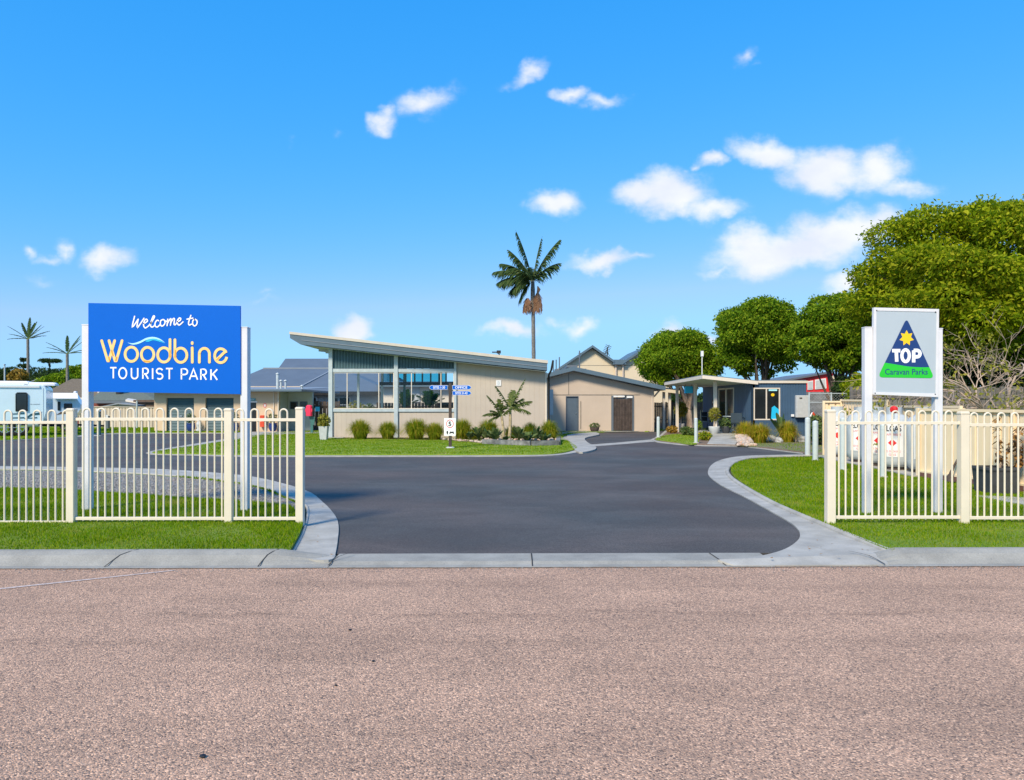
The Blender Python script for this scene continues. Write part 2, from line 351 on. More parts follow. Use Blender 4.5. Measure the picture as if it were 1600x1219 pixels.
mk('palm_trunk', (.20, .19, .17), .85, var=.25, scale=9)
mk('young_palm_trunk', (.38, .30, .16), .7, var=.25, scale=9)
mk('seed', (.32, .17, .09), .85, var=.2, scale=9)
mk('pink', (.80, .03, .10), .5, var=.05)
mk('post_green', (.05, .17, .16), .5)
mk('fire_red', (.75, .08, .03), .4)
mk('pot_blue', (.02, .05, .22), .35)
mk('block_grey', (.22, .22, .22), .9, var=.3, scale=2.5, fine=.2, fscale=8)
mk('brick_brown', (.19, .09, .075), .85, var=.2, scale=10)
mk('rock', (1, 1, 1), .9, var=.15, scale=8, island=[(.60, .38, .26), (.66, .52, .42), (.52, .44, .38), (.60, .46, .30)])
mk('rock_pale', (.50, .50, .50), .9, var=.2, scale=5, bump=.6, bscale=12)
mk('wicker_blue', (.02, .04, .06), .6)
mk('sky_teal', (.03, .30, .36), .3)
mk('line_paint', (.56, .46, .41), .8, var=.1, scale=30, fine=.25, fscale=60)
mk('terracotta_leaf', (1, 1, 1), .8, island=[(.30, .14, .03), (.42, .22, .05), (.22, .10, .03)], transl=.2)
mk('leaf_deep', (1, 1, 1), .75, var=.14, scale=.7, spec=.12, island=[(.06, .14, .006), (.13, .26, .009), (.26, .40, .014), (.40, .50, .03)], transl=.45)
mk('leaf_gold', (1, 1, 1), .75, var=.16, scale=.45, spec=.12, island=[(.11, .19, .004), (.22, .32, .006), (.38, .45, .008), (.54, .54, .03)], transl=.45)
mk('leaf_dark', (1, 1, 1), .75, spec=.15, var=.15, scale=1, island=[(.018, .040, .012), (.035, .075, .018), (.06, .11, .025)], transl=.15)
mk('leaf_palm', (1, 1, 1), .75, spec=.15, var=.15, scale=2, island=[(.03, .075, .025), (.06, .12, .035), (.13, .17, .05)], transl=.2)
mk('leaf_young_palm', (1, 1, 1), .7, var=.15, scale=2, spec=.2, island=[(.04, .075, .02), (.09, .14, .03), (.20, .21, .06)], transl=.2)
mk('leaf_yellow', (1, 1, 1), .75, spec=.15, var=.1, scale=2, island=[(.28, .28, .03), (.38, .34, .06), (.22, .26, .03)], transl=.3)
mk('leaf_tuft', (1, 1, 1), .75, spec=.15, var=.1, scale=3, island=[(.14, .25, .008), (.24, .34, .012), (.40, .40, .02), (.55, .42, .06)], transl=.4)
mk('leaf_tuft_gold', (1, 1, 1), .75, spec=.15, var=.1, scale=3, island=[(.24, .34, .01), (.42, .44, .015), (.62, .46, .04), (.70, .42, .07)], transl=.4)
mk('leaf_strap', (1, 1, 1), .75, spec=.15, var=.1, scale=3, island=[(.06, .12, .04), (.12, .19, .06), (.24, .28, .09)], transl=.2)
mk('leaf_autumn', (1, 1, 1), .6, var=.1, scale=3, island=[(.45, .30, .03), (.40, .22, .02), (.30, .24, .03)], transl=.2)
def glass_mat(name, tint, fac):
    m = bpy.data.materials.new(name); m.use_nodes = True; n = m.node_tree.nodes; l = m.node_tree.links; n.remove(n['Principled BSDF'])
    a = n.new('ShaderNodeBsdfTransparent'); a.inputs[0].default_value = (*tint, 1); g = n.new('ShaderNodeBsdfGlossy'); g.inputs['Roughness'].default_value = .03
    gg = n.new('ShaderNodeNewGeometry'); inv = n.new('ShaderNodeMath'); inv.operation = 'SUBTRACT'; inv.inputs[0].default_value = 1; l.new(gg.outputs['Backfacing'], inv.inputs[1]); mu = n.new('ShaderNodeMath'); mu.operation = 'MULTIPLY'; l.new(inv.outputs[0], mu.inputs[1])
    fr = n.new('ShaderNodeFresnel'); fr.inputs[0].default_value = 1.5; ad = n.new('ShaderNodeMath'); ad.operation = 'ADD'; ad.inputs[1].default_value = fac; l.new(fr.outputs[0], ad.inputs[0])
    ms = n.new('ShaderNodeMixShader'); l.new(ad.outputs[0], mu.inputs[0]); l.new(mu.outputs[0], ms.inputs[0]); l.new(a.outputs[0], ms.inputs[1]); l.new(g.outputs[0], ms.inputs[2]); l.new(ms.outputs[0], n['Material Output'].inputs[0]); M[name] = m
glass_mat('clear_glass', (.97, .985, .985), .0); glass_mat('teal_glass', (.30, .72, .78), .05)
# exposed-aggregate look for the road: coloured stone chips, patches of wear
def road_material():
    m = M['road_seal']; t = m.node_tree; n = t.nodes; l = t.links; b = n['Principled BSDF']; src = b.inputs['Base Color'].links[0].from_socket
    tcn = n.new('ShaderNodeTexCoord')
    vo = n.new('ShaderNodeTexVoronoi'); vo.inputs['Scale'].default_value = 125; l.new(tcn.outputs['Object'], vo.inputs['Vector'])
    cr = n.new('ShaderNodeValToRGB'); sp = n.new('ShaderNodeSeparateXYZ'); l.new(vo.outputs['Color'], sp.inputs[0]); l.new(sp.outputs[0], cr.inputs[0])
    cols = [(0, (.22, .23, .25)), (.10, (.50, .50, .52)), (.3, (.88, .86, .84)), (.6, (1.08, 1.0, .95)), (.82, (1.38, 1.22, 1.10)), (1, (2.1, 2.0, 1.85))]
    while len(cr.color_ramp.elements) < len(cols): cr.color_ramp.elements.new(.5)
    for e, (p, c) in zip(cr.color_ramp.elements, cols): e.position = p; e.color = (*c, 1)
    mi = n.new('ShaderNodeMix'); mi.data_type = 'RGBA'; mi.blend_type = 'MULTIPLY'; mi.inputs[0].default_value = 1; l.new(src, mi.inputs[6]); l.new(cr.outputs[0], mi.inputs[7])
    # worn, darker wheel tracks and patches
    mpn = n.new('ShaderNodeMapping'); mpn.inputs['Scale'].default_value = (.35, 1.3, 1); l.new(tcn.outputs['Object'], mpn.inputs[0])
    pn = n.new('ShaderNodeTexNoise'); pn.inputs['Scale'].default_value = 1.1; pn.inputs['Detail'].default_value = 8; pn.inputs['Roughness'].default_value = .72; l.new(mpn.outputs[0], pn.inputs['Vector'])
    pr = n.new('ShaderNodeMapRange'); pr.inputs[1].default_value = .46; pr.inputs[2].default_value = .78; pr.inputs[3].default_value = 1.03; pr.inputs[4].default_value = .76; l.new(pn.outputs['Fac'], pr.inputs[0])
    vs = n.new('ShaderNodeVectorMath'); vs.operation = 'SCALE'; l.new(mi.outputs[2], vs.inputs[0]); l.new(pr.outputs[0], vs.inputs[3])
    # dark seam between two passes of the sealing truck, patchy, and polished track beside it
    sp2 = n.new('ShaderNodeSeparateXYZ'); l.new(tcn.outputs['Object'], sp2.inputs[0])
    wn = n.new('ShaderNodeTexNoise'); wn.inputs['Scale'].default_value = .7; wn.inputs['Detail'].default_value = 6; l.new(tcn.outputs['Object'], wn.inputs['Vector'])
    def mm(op, a_, b_, cl=False):
        q = n.new('ShaderNodeMath'); q.operation = op; q.use_clamp = cl
        for i, v_ in enumerate((a_, b_)):
            if isinstance(v_, (int, float)): q.inputs[i].default_value = v_
            else: l.new(v_, q.inputs[i])
        return q.outputs[0]
    yy = mm('ADD', sp2.outputs[1], mm('MULTIPLY', mm('SUBTRACT', wn.outputs['Fac'], .5), .5))
    tot = None
    for yc, wd_, st_ in ((5.6, .09, .42), (4.95, .16, .22), (3.55, .28, .2), (6.45, .12, .16)):
        f_ = mm('SUBTRACT', 1.0, mm('DIVIDE', mm('ABSOLUTE', mm('SUBTRACT', yy, yc), 0), wd_), True); f_ = mm('MULTIPLY', f_, st_); tot = f_ if tot is None else mm('MAXIMUM', tot, f_)
    gn = n.new('ShaderNodeTexNoise'); gn.inputs['Scale'].default_value = 3.2; gn.inputs['Detail'].default_value = 8; gn.inputs['Roughness'].default_value = .75; l.new(mpn.outputs[0], gn.inputs['Vector'])
    gr = n.new('ShaderNodeMapRange'); gr.inputs[1].default_value = .44; gr.inputs[2].default_value = .62; l.new(gn.outputs['Fac'], gr.inputs[0])
    k_ = mm('SUBTRACT', 1.0, mm('MULTIPLY', tot, gr.outputs[0]))
    v2 = n.new('ShaderNodeVectorMath'); v2.operation = 'SCALE'; l.new(vs.outputs[0], v2.inputs[0]); l.new(k_, v2.inputs[3])
    l.new(v2.outputs[0], b.inputs['Base Color'])
    bp = n.new('ShaderNodeBump'); bp.inputs['Strength'].default_value = .8; bp.inputs['Distance'].default_value = .006; bp.invert = True
    l.new(vo.outputs['Distance'], bp.inputs['Height']); l.new(bp.outputs[0], b.inputs['Normal'])
road_material()
def drive_material():   # long pale scuffs swept round the bend
    m = M['asphalt']; t = m.node_tree; n = t.nodes; l = t.links; b = n['Principled BSDF']; src = b.inputs['Base Color'].links[0].from_socket
    tcn = n.new('ShaderNodeTexCoord'); mpn = n.new('ShaderNodeMapping'); mpn.inputs['Scale'].default_value = (.45, .85, 1); mpn.inputs['Rotation'].default_value = (0, 0, R(32)); l.new(tcn.outputs['Object'], mpn.inputs[0])
    pn = n.new('ShaderNodeTexNoise'); pn.inputs['Scale'].default_value = .9; pn.inputs['Detail'].default_value = 9; pn.inputs['Roughness'].default_value = .66; pn.inputs['Distortion'].default_value = .6; l.new(mpn.outputs[0], pn.inputs['Vector'])
    pr = n.new('ShaderNodeMapRange'); pr.inputs[1].default_value = .42; pr.inputs[2].default_value = .72; pr.inputs[3].default_value = .88; pr.inputs[4].default_value = 1.4; l.new(pn.outputs['Fac'], pr.inputs[0])
    vs = n.new('ShaderNodeVectorMath'); vs.operation = 'SCALE'; l.new(src, vs.inputs[0]); l.new(pr.outputs[0], vs.inputs[3])
    vo = n.new('ShaderNodeTexVoronoi'); vo.inputs['Scale'].default_value = 85; l.new(tcn.outputs['Object'], vo.inputs['Vector']); sp = n.new('ShaderNodeSeparateXYZ'); l.new(vo.outputs['Color'], sp.inputs[0])
    mr = n.new('ShaderNodeMapRange'); mr.inputs[3].default_value = .72; mr.inputs[4].default_value = 1.32; l.new(sp.outputs[0], mr.inputs[0])
    v2 = n.new('ShaderNodeVectorMath'); v2.operation = 'SCALE'; l.new(vs.outputs[0], v2.inputs[0]); l.new(mr.outputs[0], v2.inputs[3])
    hn = n.new('ShaderNodeTexNoise'); hn.inputs['Scale'].default_value = .28; hn.inputs['Detail'].default_value = 4; l.new(tcn.outputs['Object'], hn.inputs['Vector'])
    hr = n.new('ShaderNodeMapRange'); hr.inputs[1].default_value = .38; hr.inputs[2].default_value = .62; l.new(hn.outputs['Fac'], hr.inputs[0])
    hx = n.new('ShaderNodeMix'); hx.data_type = 'RGBA'; hx.inputs[6].default_value = (1.1, .96, .94, 1); hx.inputs[7].default_value = (.90, 1.0, 1.06, 1); l.new(hr.outputs[0], hx.inputs[0])
    m2 = n.new('ShaderNodeMix'); m2.data_type = 'RGBA'; m2.blend_type = 'MULTIPLY'; m2.inputs[0].default_value = 1; l.new(v2.outputs[0], m2.inputs[6]); l.new(hx.outputs[2], m2.inputs[7]); l.new(m2.outputs[2], b.inputs['Base Color'])
drive_material()

# ------------------------------------------------------------------ ground
def struct(mb, name, mats, origin=(0, 0, 0)):
    return tag(mb.build(name, mats, origin=origin), kind='structure')
Yk = lambda X: 7.185 + .011 * X
a = MB(); a.face([(-600, -300, -.09), (600, -300, -.09), (600, 900, -.09), (-600, 900, -.09)]); struct(a, 'terrain', M['terrain'])
a = MB(); a.face([(-150, -14, 0), (150, -14, 0), (150, Yk(150) , 0), (-150, Yk(-150), 0)]); struct(a, 'road', M['road_seal'])
def sheet(name, pts, z, drop, mat, smooth=0, zs=None):
    P = [G(p[0], p[1], z) if len(p) == 2 else Vector(p[2:5]) for p in pts]
    if smooth: P = catmull(P, smooth, True)
    mb = MB(); mb.prism(P, drop); return struct(mb, name, M[mat]), P
# driveway asphalt (one sheet, everything else lies on it)
a = MB(); a.prism([(-45, Yk(-45) + .5, .03), (12, Yk(12) + .5, .03), (14, 30, .03), (30, 60, .03), (-60, 60, .03)], .08); struct(a, 'driveway', M['asphalt'])
# crossover strip along the gutter
def band(x0, x1, prof, n=1):
    mb = MB(); xs = [x0 + (x1 - x0) * i / n for i in range(n + 1)]
    for i in range(n):
        for (a0, b0) in zip(prof[:-1], prof[1:]):
            mb.face([(xs[i], Yk(xs[i]) + a0[0], a0[1]), (xs[i + 1], Yk(xs[i + 1]) + a0[0], a0[1]), (xs[i + 1], Yk(xs[i + 1]) + b0[0], b0[1]), (xs[i], Yk(xs[i]) + b0[0], b0[1])])
    return mb
xl, xr = Xp(522, 7.3), Xp(1135, 7.3)
struct(band(xl - .02, xr + .45, [(-.02, -.05), (-.02, .006), (.06, .012), (.12, .034), (.45, .042), (.45, -.05)]), 'crossover_kerb', M['kerb_concrete'])
KP = [(-.03, -.05), (-.03, .006), (.05, .01), (.12, .045), (.19, .085), (.25, .103), (.29, .112), (.36, .112), (.36, -.05)]
x1 = xl - .03
kb = band(-60, x1 - .55, KP, 12)
for (a0, b0) in zip(KP[:-1], KP[1:]):   # tapered nose into the crossover
    q = [(x1 - .55, a0, 1), (x1, a0, .36), (x1, b0, .36), (x1 - .55, b0, 1)]
    kb.face([(x, Yk(x) + p[0], p[1] * s if p[1] > 0 else p[1]) for x, p, s in q])
struct(kb, 'kerb', M['kerb_concrete'])
xr0 = Xp(1385, 7.3)
kb = band(xr0 + .22, 60, KP, 12)
for (a0, b0) in zip(KP[:-1], KP[1:]):
    q = [(xr0 - .12, a0, .25), (xr0 + .22, a0, 1), (xr0 + .22, b0, 1), (xr0 - .12, b0, .25)]
    kb.face([(x, Yk(x) + p[0], p[1] * s if p[1] > 0 else p[1]) for x, p, s in q])
struct(kb, 'kerb', M['kerb_concrete'])
gs = MB(); rg_ = random.Random(5); xx = -12.0
while xx < 12:
    w1 = rg_.uniform(.008, .022); gs.face([(xx, Yk(xx) - .035 - w1, .0045), (xx + .2, Yk(xx + .2) - .035 - w1 * .8, .0045), (xx + .2, Yk(xx + .2) - .028, .0045), (xx, Yk(xx) - .028, .0045)]); xx += .2
struct(gs, 'gutter_seam', M['mulch'])
# cracks / tooled joints in the kerbs
jt = MB()
for (pxa, dx) in ((168, .16), (405, .10), (514, .16), (1385, -.2), (832, .0), (1135, -.05), (-200, .1), (1750, .1)):
    xa = Xp(pxa, 7.2); flat = 522 < pxa < 1300
    pr = [(.0, .012), (.12, .05), (.19, .089), (.25, .107), (.34, .116)] if not flat else [(.0, .012), (.06, .017), (.12, .039), (.44, .047)]
    if pxa in (514, 1385): pr = [(p[0], p[1] * .6 + .012) for p in pr]
    pp = [Vector((xa + dx * (k / (len(pr) - 1)) ** 1.6, Yk(xa) + p[0], p[1])) for k, p in enumerate(pr)]
    for i in range(len(pp) - 1):
        wd = Vector((.006, 0, 0)); jt.face([pp[i] - wd, pp[i] + wd, pp[i + 1] + wd, pp[i + 1] - wd])
struct(jt, 'kerb_joint', M['joint'])
# left return kerb
K1 = [(456, 862), (474, 828), (481, 800), (476, 786), (450, 775), (400, 758), (330, 747.5), (240, 740), (120, 734.5), (0, 732), (-500, 730), (-500, 727), (0, 728.5), (120, 730), (240, 732.5), (330, 738), (400, 745.5), (475, 765), (505, 785), (524, 806), (529, 822), (528, 840), (525, 860), (519, 873), (490, 874), (462, 869)]
P = [G(p[0], p[1], .05) for p in K1]
P = catmull(P[:11], 4) + [P[11]] + catmull(P[11:], 4)
for p in P:
    if p.y < 7.6: p.z = .047
K1P = P; mb = MB(); mb.prism(P, .1); struct(mb, 'kerb_strip', M['concrete'])
# gutter channel line and stain are in the material; raised inner edge of the strip
e = [G(p[0], p[1], .07) for p in K1[:11]]; e = catmull(e, 6)
for p in e: p.z = .045
mb = MB(); mb.tube(e, .022, 8); struct(mb, 'kerb_edge', M['concrete'])
# left lawn + gravel
LL = [(452, 861), (470, 829), (476, 802), (470, 788), (445, 777), (400, 760), (330, 749.5), (240, 742), (120, 736.5), (0, 734), (-700, 732)]
Pi = catmull([G(p[0], p[1], .095) for p in LL], 5)
LAWN_L = Pi + [Vector((-40, Pi[-1].y, .095)), Vector((-40, Yk(-40) + .345, .105)), Vector((Pi[0].x, Yk(Pi[0].x) + .345, .105))]
mb = MB(); mb.prism(LAWN_L, .12); struct(mb, 'lawn', M['lawn'])
GR = [(476, 790), (470, 790), (445, 779), (400, 762), (330, 751), (240, 743), (120, 737.5), (0, 735), (-700, 733), (-700, 757), (0, 762), (120, 766), (200, 771), (300, 778), (400, 784), (450, 790), (462, 797)]
GRP = catmull([G(p[0], p[1], .10) for p in GR[1:9]], 4) + catmull([G(p[0], p[1], .10) for p in GR[9:]], 4)
mb = MB(); mb.prism(GRP, .004); struct(mb, 'gravel_bed', M['gravel'])
# right flare and strip
FR_out = [(1122, 874.5), (1165, 871.5), (1200, 866), (1232, 855), (1250, 838), (1240, 820), (1205, 799), (1165, 777), (1122, 755), (1106, 738), (1118, 722), (1150, 713.5), (1200, 711), (1262, 710)]
FR_in = [(1262, 713), (1205, 714), (1163, 718), (1142, 728), (1137, 739), (1152, 754), (1205, 785), (1285, 820), (1345, 845), (1388, 862)]
Po = catmull([G(p[0], p[1], .046) for p in FR_out], 5); Pn = catmull([G(p[0], p[1], .062) for p in FR_in], 5)
for p in Po[:12]: p.z = .046
F1 = Po + Pn + [Vector((xr0 + .06, Yk(xr0) + .3, .06)), Vector((xr0 + .0, Yk(xr0) + .02, .01)), Vector((xr + .05, Yk(xr) - .005, .0125))]
mb = MB(); mb.prism(F1, .12); struct(mb, 'kerb_strip', M['concrete'])
mb = MB(); mb.tube([p + Vector((0, 0, -.005)) for p in Pn] + [Vector((Pn[-1].x + .10, Pn[-1].y - .10, .07)), Vector((Pn[-1].x + .2, Pn[-1].y - .18, .04))], .045, 8); struct(mb, 'kerb_edge', M['concrete'])
Pn2 = catmull([G(p[0] + (6 if p[1] > 730 else 3), p[1] - (1 if p[1] > 725 else -1), .095) for p in FR_in], 5)
LAWN_R = Pn2 + [Vector((xr0 + .25, Yk(xr0) + .345, .105)), Vector((40, Yk(40) + .345, .105)), Vector((40, 22, .095)), Vector((9.9, 22, .095)), Vector((9.0, 21.4, .095))]
mb = MB(); mb.prism(LAWN_R, .12); struct(mb, 'lawn', M['lawn'])
# main island lawn with thin white kerb
I1 = [(228, 707.5), (300, 711), (400, 713), (560, 713), (720, 713), (820, 712.5), (875, 710.5), (905, 706), (915, 701), (905, 693), (893, 684), (900, 678), (925, 674.5), (990, 671.5), (1024, 671.5), (1022, 667), (530, 668), (400, 676), (383, 681), (300, 694)]
Pk = catmull([G(p[0], p[1], .05) for p in I1], 4, True); mb = MB(); mb.prism(Pk, .1); struct(mb, 'kerb_strip', M['concrete'])
I2 = [(238, 706.5), (300, 708.5), (400, 710), (560, 710), (720, 710), (820, 709.5), (868, 708), (893, 703.5), (902, 699), (893, 692), (880, 684), (886, 680), (915, 676), (985, 673.5), (1018, 673.5), (1016, 669), (530, 672), (410, 678.5), (385, 684), (300, 697)]
ISL = catmull([G(p[0], p[1], .08) for p in I2], 4, True); mb = MB(); mb.prism(ISL, .1); struct(mb, 'lawn', M['lawn_far'])
# flush brick edging band and spoon drain past the island
D = [(886, 680), (905, 677), (930, 675.5), (936, 679), (915, 684), (918, 691), (931, 698), (927, 703), (905, 706), (893, 696)]
mb = MB(); mb.prism(catmull([G(p[0], p[1], .086) for p in D], 4, True), .08); struct(mb, 'path', M['concrete'])
D = [(918, 695), (960, 692), (1015, 687), (1030, 686), (1033, 689.5), (1015, 690.5), (960, 695), (920, 698)]
mb = MB(); mb.prism([G(p[0], p[1], .036) for p in D], .03); struct(mb, 'drain', M['concrete'])
mb = MB(); mb.prism([G(p[0], p[1], .088) for p in [(872, 683), (900, 685.5), (897, 688), (872, 686)]], .03); struct(mb, 'path', M['concrete'])
mb = MB(); mb.prism([G(p[0], p[1], .087) for p in [(840, 670.5), (1024, 670.5), (1024, 673), (930, 674.8), (890, 676.5), (868, 681), (845, 681)]], .03); struct(mb, 'path', M['concrete'])
mb = MB(); mb.prism([G(p[0], p[1], .087) for p in [(362, 683), (388, 683.5), (410, 679.5), (520, 676.5), (520, 674.6), (395, 674.6), (355, 678)]], .03); struct(mb, 'path', M['concrete'])
# office garden island
O1 = [(1016, 687), (1027, 691), (1060, 694.5), (1100, 696.5), (1155, 697), (1200, 702), (1258, 709), (1262, 714), (1300, 716), (1330, 690), (1330, 668), (1180, 664), (1060, 664), (1040, 672), (1030, 681)]
Pk = [G(p[0], p[1], .05) for p in O1]; mb = MB(); mb.prism(Pk, .1); struct(mb, 'kerb_strip', M['concrete'])
O2 = [(1022, 686), (1032, 689), (1062, 692.6), (1100, 694.6), (1155, 695.4), (1200, 700), (1254, 706.5), (1260, 711.5), (1300, 713), (1330, 688), (1330, 667), (1180, 663), (1060, 663), (1045, 672), (1034, 681)]
mb = MB(); mb.prism([G(p[0], p[1], .075) for p in O2], .1); struct(mb, 'garden_bed', M['mulch'])
OG = [(1024, 686), (1034, 688.5), (1062, 692), (1088, 694), (1090, 682), (1060, 678), (1036, 681)]
OGP = catmull([G(p[0], p[1], .085) for p in OG], 3, True); mb = MB(); mb.prism(OGP, .02); struct(mb, 'lawn', M['lawn_far'])
OV = [(1150, 696), (1168, 690.5), (1255, 689), (1300, 696), (1300, 708), (1262, 706.5), (1200, 698.7)]
OVP = [G(p[0], p[1], .085) for p in OV]; mb = MB(); mb.prism(OVP, .02); struct(mb, 'ground', M['earth'])
# far-left verge beyond the inner road
FL = [(-700, 692), (0, 689), (60, 686), (120, 682.5), (160, 681), (140, 678.5), (240, 677), (385, 677), (392, 674.6), (240, 668), (-700, 664)]
Pk = [G(p[0], p[1], .05) for p in FL]; mb = MB(); mb.prism(Pk, .1); struct(mb, 'kerb_strip', M['concrete'])
FL2 = [(-700, 690), (0, 687.5), (60, 684.5), (110, 681.5), (130, 678.5), (150, 676.5), (240, 675.5), (370, 675.5), (380, 673.5), (240, 666), (-700, 662)]
FLP = [G(p[0], p[1], .08) for p in FL2]; mb = MB(); mb.prism(FLP, .1); struct(mb, 'lawn', M['lawn_far'])
# concrete slab strip by the right-hand fence, worn line on road, debris
mb = MB(); mb.prism([G(p[0], p[1], .112) for p in [(1524, 774), (1560, 775), (1700, 782), (1700, 800), (1600, 788)]], .02); struct(mb, 'path', M['concrete'])
mb = MB(); mb.face([(G(p[0], p[1]).x, G(p[0], p[1]).y, .004) for p in [(-300, 951), (270, 891.5), (276, 892), (-300, 953.6)]]); struct(mb, 'road_marking', M['line_paint'])
def blob(mb, c, r, seed, sq=.7, n=7):
    rr = random.Random(seed); prof = []
    vs = []; fs = []
    for i in range(n):
        th = math.pi * i / (n - 1)
        for k in range(n + 1):
            ph = 2 * math.pi * k / (n + 1); q = r * (1 + .28 * (rr.random() - .5))
            vs.append((c[0] + q * math.sin(th) * math.cos(ph), c[1] + q * math.sin(th) * math.sin(ph) * .9, c[2] + q * sq * math.cos(th)))
    m = n + 1
    for i in range(n - 1):
        for k in range(m): fs.append((i * m + k, (i + 1) * m + k, (i + 1) * m + (k + 1) % m, i * m + (k + 1) % m))
    mb.idx(vs, fs)
mb = MB(); blob(mb, (0, 0, 0), .015, 3, .5); c = G(317, 1184)
solo(mb, 'bark_chip', M['black'], 'small black chip lying on the pink road, nearest the viewer', 'debris', (c.x, c.y, .008)); 
bpy.data.objects['bark_chip'].data.transform(Matrix.Translation((c.x, c.y, .008)))
for (px, py, r) in ((547, 985, .012), (583, 1034, .010), (525, 1072, .009)):
    c = G(px, py); o = MB(); blob(o, (c.x, c.y, .005), r, int(px), .5)
    solo(o, 'road_chip', M['black'], {547: 'dark chip on the road below the crossover, farthest up of three', 583: 'dark chip on the road, the middle one of three', 525: 'dark chip on the road, lowest of three'}[px], 'debris', (c.x, c.y, .005))

# ------------------------------------------------------------------ grass blades
def inpoly(x, y, poly):
    ins = np.zeros(len(x), bool); n = len(poly)
    for i in range(n):
        a, b = poly[i], poly[(i + 1) % n]
        cnd = (a[1] > y) != (b[1] > y)
        with np.errstate(divide='ignore', invalid='ignore'): xi = (b[0] - a[0]) * (y - a[1]) / (b[1] - a[1]) + a[0]
        ins ^= cnd & (x < xi)
    return ins
def grass(name, poly, hole, n, h, wd, z, bx, seed, fall=True):
    rg = np.random.default_rng(seed); x = rg.uniform(bx[0], bx[1], n); y = rg.uniform(bx[2], bx[3], n)
    k = inpoly(x, y, [(p.x, p.y) for p in poly]) & (np.abs(x) < (y * .80 + 1.0))
    if fall: k &= rg.random(n) < np.clip((9.5 / y) ** 1.2, 0.1, 1)
    if hole: k &= ~inpoly(x, y, [(p.x, p.y) for p in hole])
    x = x[k]; y = y[k]; m = len(x)
    hh = h * rg.uniform(.5, 1.25, m) * (1 + .35 * np.sin(x * 2.3 + 1.1 * y) * np.sin(y * 3.1 - x))
    ww = wd * rg.uniform(.6, 1.3, m) * np.clip(y / 9, 1, 2.2); an = rg.uniform(0, 6.28, m); la = rg.uniform(0, 6.28, m); le = rg.uniform(0, .75, m) * hh
    zz = np.full(m, z)
    V = np.stack([np.stack([x - np.cos(an) * ww / 2, y - np.sin(an) * ww / 2, zz], 1), np.stack([x + np.cos(an) * ww / 2, y + np.sin(an) * ww / 2, zz], 1),
                  np.stack([x + np.cos(la) * le, y + np.sin(la) * le, zz + hh], 1)], 1)
    return tag(np_obj(name, V, 3, M['grass']), 'short mown green grass blades', 'grass', kind='stuff')
g1 = grass('grass', LAWN_L, GRP, 260000, .034, .010, .098, (-9, 0, 7.3, 15), 1); g1['label'] = 'bright green mown grass of the lawn left of the driveway'
g2 = grass('grass', LAWN_R, None, 520000, .034, .010, .096, (2, 18, 7.3, 22), 2); g2['label'] = 'bright green mown grass of the lawn right of the driveway'
g3 = grass('grass', ISL, None, 260000, .030, .011, .078, (-20, 9, 20, 42), 3, False); g3['label'] = 'green grass of the lawn in front of the long beige building'
g4 = grass('grass', OGP, None, 16000, .030, .012, .083, (5, 11, 24, 38), 6, False); g4['label'] = 'bright grass of the small lawn at the foot of the office porch'
g5 = grass('grass', FLP, None, 90000, .045, .030, .078, (-40, -8, 24, 46), 7, False); g5['label'] = 'grass of the far verge under the caravans'
g6 = grass('grass', OVP, None, 5000, .035, .012, .083, (8, 14, 22, 32), 8, False); g6['label'] = 'thin dry grass of the strip between the office bed and the driveway'
# loose gravel stones
rg = np.random.default_rng(5); n = 26000; x = rg.uniform(-13, -2, n); y = rg.uniform(10, 18, n)
k = inpoly(x, y, [(p.x, p.y) for p in GRP]) & (rg.random(n) < np.clip(11.5 / y, 0, 1) ** 1.5); x = x[k]; y = y[k]; m = len(x)
oc = np.array([[1, 0, 0], [0, 1, 0], [0, 0, .7], [-1, 0, 0], [0, -1, 0]], float)
s = rg.uniform(.010, .026, m); an = rg.uniform(0, 6.28, m); ca, sa = np.cos(an), np.sin(an)
pts = np.stack([np.stack([x + (q[0] * ca - q[1] * sa) * s, y + (q[0] * sa + q[1] * ca) * s, .105 + q[2] * s], 1) for q in oc], 1)
V = np.concatenate([pts[:, [0, 1, 2]], pts[:, [1, 3, 2]], pts[:, [3, 4, 2]], pts[:, [4, 0, 2]]], 0)
tag(np_obj('gravel', V, 3, M['stone']), 'loose grey gravel between the lawn and the inner road', 'gravel', kind='stuff')

rg = np.random.default_rng(15); n = 2600; x = rg.uniform(-9, 9, n); y = Yk(x) - np.abs(rg.normal(size=n)) * .10 - .03; s = rg.uniform(.003, .009, n); an = rg.uniform(0, 6.28, n)
pts = [np.stack([x + np.cos(an + k * 2.1) * s, y + np.sin(an + k * 2.1) * s, np.full(n, .004) + (s * .8 if k == 1 else 0)], 1) for k in range(3)]
tag(np_obj('loose_grit', np.stack(pts, 1), 3, M['stone']), 'loose grit gathered along the gutter of the road', 'grit', kind='stuff')
pl_ = [F1, K1P]; V = []
for pg in pl_:
    xs = [p.x for p in pg]; ys = [p.y for p in pg]; n = 900; x = rg.uniform(max(min(xs), -9), min(max(xs), 9), n); y = rg.uniform(min(ys), min(max(ys), 24), n)
    k = inpoly(x, y, [(p.x, p.y) for p in pg]); x, y = x[k], y[k]; m = len(x); s = rg.uniform(.006, .018, m); an = rg.uniform(0, 6.28, m)
    V.append(np.stack([np.stack([x + np.cos(an + k * 2.1) * s * (1 if k else 1.8), y + np.sin(an + k * 2.1) * s, np.full(m, .068) + .006 * (k == 1)], 1) for k in range(3)], 1))
tag(np_obj('leaf_litter', np.concatenate(V), 3, M['terracotta_leaf']), 'tiny dead leaves scattered over the pale kerb strips', 'leaf litter', kind='stuff')

